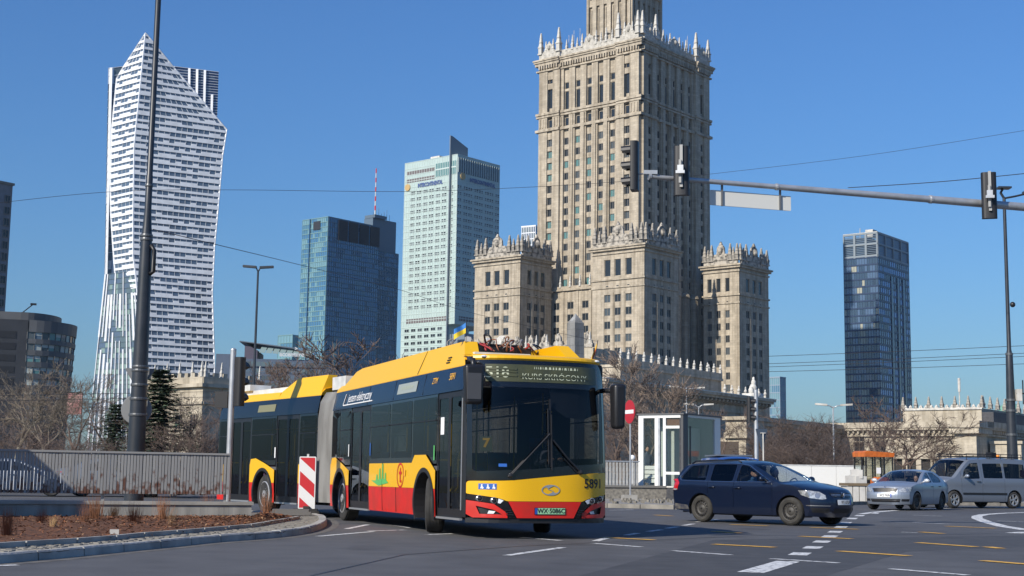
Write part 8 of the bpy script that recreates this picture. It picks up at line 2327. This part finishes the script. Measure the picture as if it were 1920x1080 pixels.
TT = [(35, 688, 74, 3, 0, 1.1, 'pale barked bare tree nearest the left edge, before the curved building'), (95, 702, 70, 4, 1.0, 1.1, 'pale barked bare tree before the rounded end of the curved building'), (148, 712, 80, 0, 2.0, 1.1, 'bare tree just behind the pink poster board'), (185, 722, 76, 1, 0.4, 1.0, 'dark bare tree between the poster board and the small spruce'),
      (60, 730, 96, 1, 2.2, 1.3, 'bare tree far back behind the pale barked trees'), (345, 740, 60, 2, .5, 1.2, 'dark bare tree right of the big spruce, before the stone building'), (385, 748, 66, 0, 3.0, 1.1, 'bare tree at the right corner of the crenellated stone building'),
      (505, 692, 108, 8, .2, 1.0, 'broad bare tree behind the rear half of the bus, left of the lamp'), (560, 694, 115, 8, 1.4, 1.1, 'bare tree above the bus joint'), (655, 655, 105, 8, 2.1, 1.2, 'tall dark bare tree before the blue office tower'), (705, 655, 112, 8, 3.1, 1.5, 'bare tree behind the bus roof, before the shaded side of the blue tower'), (450, 690, 120, 2, 4.0, 1.5, 'bare tree beside the left signal post'),
      (1214, 664, 78, 7, .9, .95, 'large bare tree right behind the no entry sign'), (1168, 735, 90, 1, 2.5, 1.0, 'bare tree at the right edge of the bus'), (1352, 770, 100, 0, 1.9, 1.0, 'small bare tree seen between the kiosk and the signal post'), (1690, 772, 105, 8, .7, 1.45, 'spreading bare tree behind the orange tractor'), (1655, 757, 140, 8, 2.7, 1.0, 'bushy bare tree before the pinnacled attic'), (1765, 800, 100, 2, 1.2, 1.2, 'slender bare tree before the arcade behind the van'), (610, 690, 125, 0, 5.0, 1.5, 'bare tree over the grey bellows, far back')]
for px, pt_, Y, k, rz, wd, lb_ in TT: tree(lb_, px, pt_, Y, k, rz, wd)
BB = [(1450, 812, 88, 6, 0, 1.1, 'reddish bare bush behind the signal post'), (1482, 775, 95, 5, 1, 1.6, 'tall bare bush before the low range of the shaded wing'), (1512, 785, 92, 6, 2, 1.6, 'dense reddish bush left of the stair handrail'), (1545, 800, 96, 5, 3, 1.5, 'bare bush by the corner of the sunlit building'), (1470, 828, 82, 6, 4, 1.4, 'low reddish bush nearest behind the estate car'), (1500, 826, 80, 5, 5, 1.9, 'low bare bush above the estate car bonnet'), (1535, 838, 80, 6, 0.5, 1.7, 'low bush just left of the tractor'),
      (1175, 800, 84, 5, 2.2, 1.3, 'bare bush behind the short railing'), (1585, 845, 84, 6, 1.3, 1.4, 'little bush behind the white hoarding'), (25, 800, 64, 5, 0.2, 1.8, 'bare bush behind the left end of the railing'), (130, 812, 62, 5, 2.4, 1.8, 'bare bush below the poster board'), (330, 790, 56, 5, 4.1, 1.5, 'bare bush right of the thick dark pole'), (385, 800, 60, 6, 5.2, 1.4, 'reddish bush behind the railing end')]
for px, pt_, Y, k, rz, wd, lb_ in BB: tree(lb_, px, pt_, Y, k, rz, wd, 'bare bushes', 'bush', 'bare_bush')
# spruces
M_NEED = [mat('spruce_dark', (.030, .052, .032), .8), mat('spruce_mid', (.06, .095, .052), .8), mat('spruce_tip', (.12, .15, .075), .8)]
def spruce_mesh(seed):
    r = random.Random(seed); mb = MB()
    for lev in range(27):
        z = .10 + .88 * lev / 27; R_ = .25 * (1 - z) ** .85 + .012
        for b in range(10):
            a = 6.28 * b / 10 + r.uniform(-.3, .3) + lev; Rr = R_ * r.uniform(.5, 1.15); dr = -.14 * Rr
            for q in range(8):
                t = (q + .5) / 8; c = Vector((math.cos(a) * Rr * t, math.sin(a) * Rr * t, z + dr * math.sin(t * 2.5) * 2.0 + .02 * t * t))
                for s in range(3):
                    l_ = .022 * (1.3 - .5 * t) * r.uniform(.7, 1.3); aa = a + r.uniform(-1.3, 1.3); u = Vector((math.cos(aa), math.sin(aa), r.uniform(-.6, .15))) * l_; v = Vector((-math.sin(aa), math.cos(aa), r.uniform(-.4, .4))) * l_ * .35
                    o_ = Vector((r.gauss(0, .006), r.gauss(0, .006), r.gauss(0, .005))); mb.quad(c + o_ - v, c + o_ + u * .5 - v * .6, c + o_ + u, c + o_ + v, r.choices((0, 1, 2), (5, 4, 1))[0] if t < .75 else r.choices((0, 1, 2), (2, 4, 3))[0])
    return mb.mesh('crown', M_NEED)
SPM = [spruce_mesh(1), spruce_mesh(2)]
tk = MB(); tk.tube([(0, 0, 0), (0, 0, .5), (0, 0, .97)], [.018, .011, .002], 7); tk = tk.mesh('trunk', M_BARK)
for px, pt_, Y, k, wd, lb_ in ((303, 684, 58, 0, 2.1, 'big dark spruce just right of the thick dark pole'), (218, 752, 66, 1, 1.9, 'smaller dark spruce just left of the thick dark pole')):
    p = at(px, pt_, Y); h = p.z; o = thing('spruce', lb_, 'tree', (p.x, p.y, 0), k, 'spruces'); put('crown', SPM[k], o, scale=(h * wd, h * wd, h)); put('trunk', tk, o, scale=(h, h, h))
# park lawn and a far belt of trees
mb = MB(); mb.extr([(-60, 74, -.01), (-3, 74, -.01), (-3, 160, -.01), (-90, 160, -.01)], (0, 0, .07)); mb.build('lawn', mat('winter_lawn', (.085, .085, .04), .95, c2=(.06, .05, .03), scale=.6, detail=8), kind='structure')
mb = MB(); r = random.Random(77)
for k in range(9000):
    x = r.uniform(-75, -28) ; y = r.uniform(128, 150); hmax = 5.5 + 2.0 * math.sin(x * .35) + 1.5 * math.sin(x * .9 + 1)
    p = Vector((x, y, r.uniform(.1, 1) * hmax)); d = Vector((r.gauss(0, .5), r.gauss(0, .3), r.uniform(.2, 1))).normalized() * r.uniform(.5, 1.3); w_ = Vector((.018, 0, 0)); k_ = mb.av((p - w_, p + w_, p + d)); mb.af((k_, k_ + 1, k_ + 2))
mb.build('distant_thicket', M_TWIG, kind='stuff')
# ================================================================ AIR
def air():
    m = bpy.data.materials.new('thin_haze'); m.use_nodes = True; n = m.node_tree
    n.nodes.remove(n.nodes['Principled BSDF'])
    v = n.nodes.new('ShaderNodeVolumePrincipled'); v.inputs['Color'].default_value = (.62, .80, 1, 1); v.inputs['Density'].default_value = .00006; v.inputs['Anisotropy'].default_value = 0
    n.links.new(v.outputs[0], n.nodes['Material Output'].inputs['Volume'])
    b = MB(); b.box(-1510, 1510, -310, 2210, -1, 260); b.build('haze', m, kind='stuff')
air()
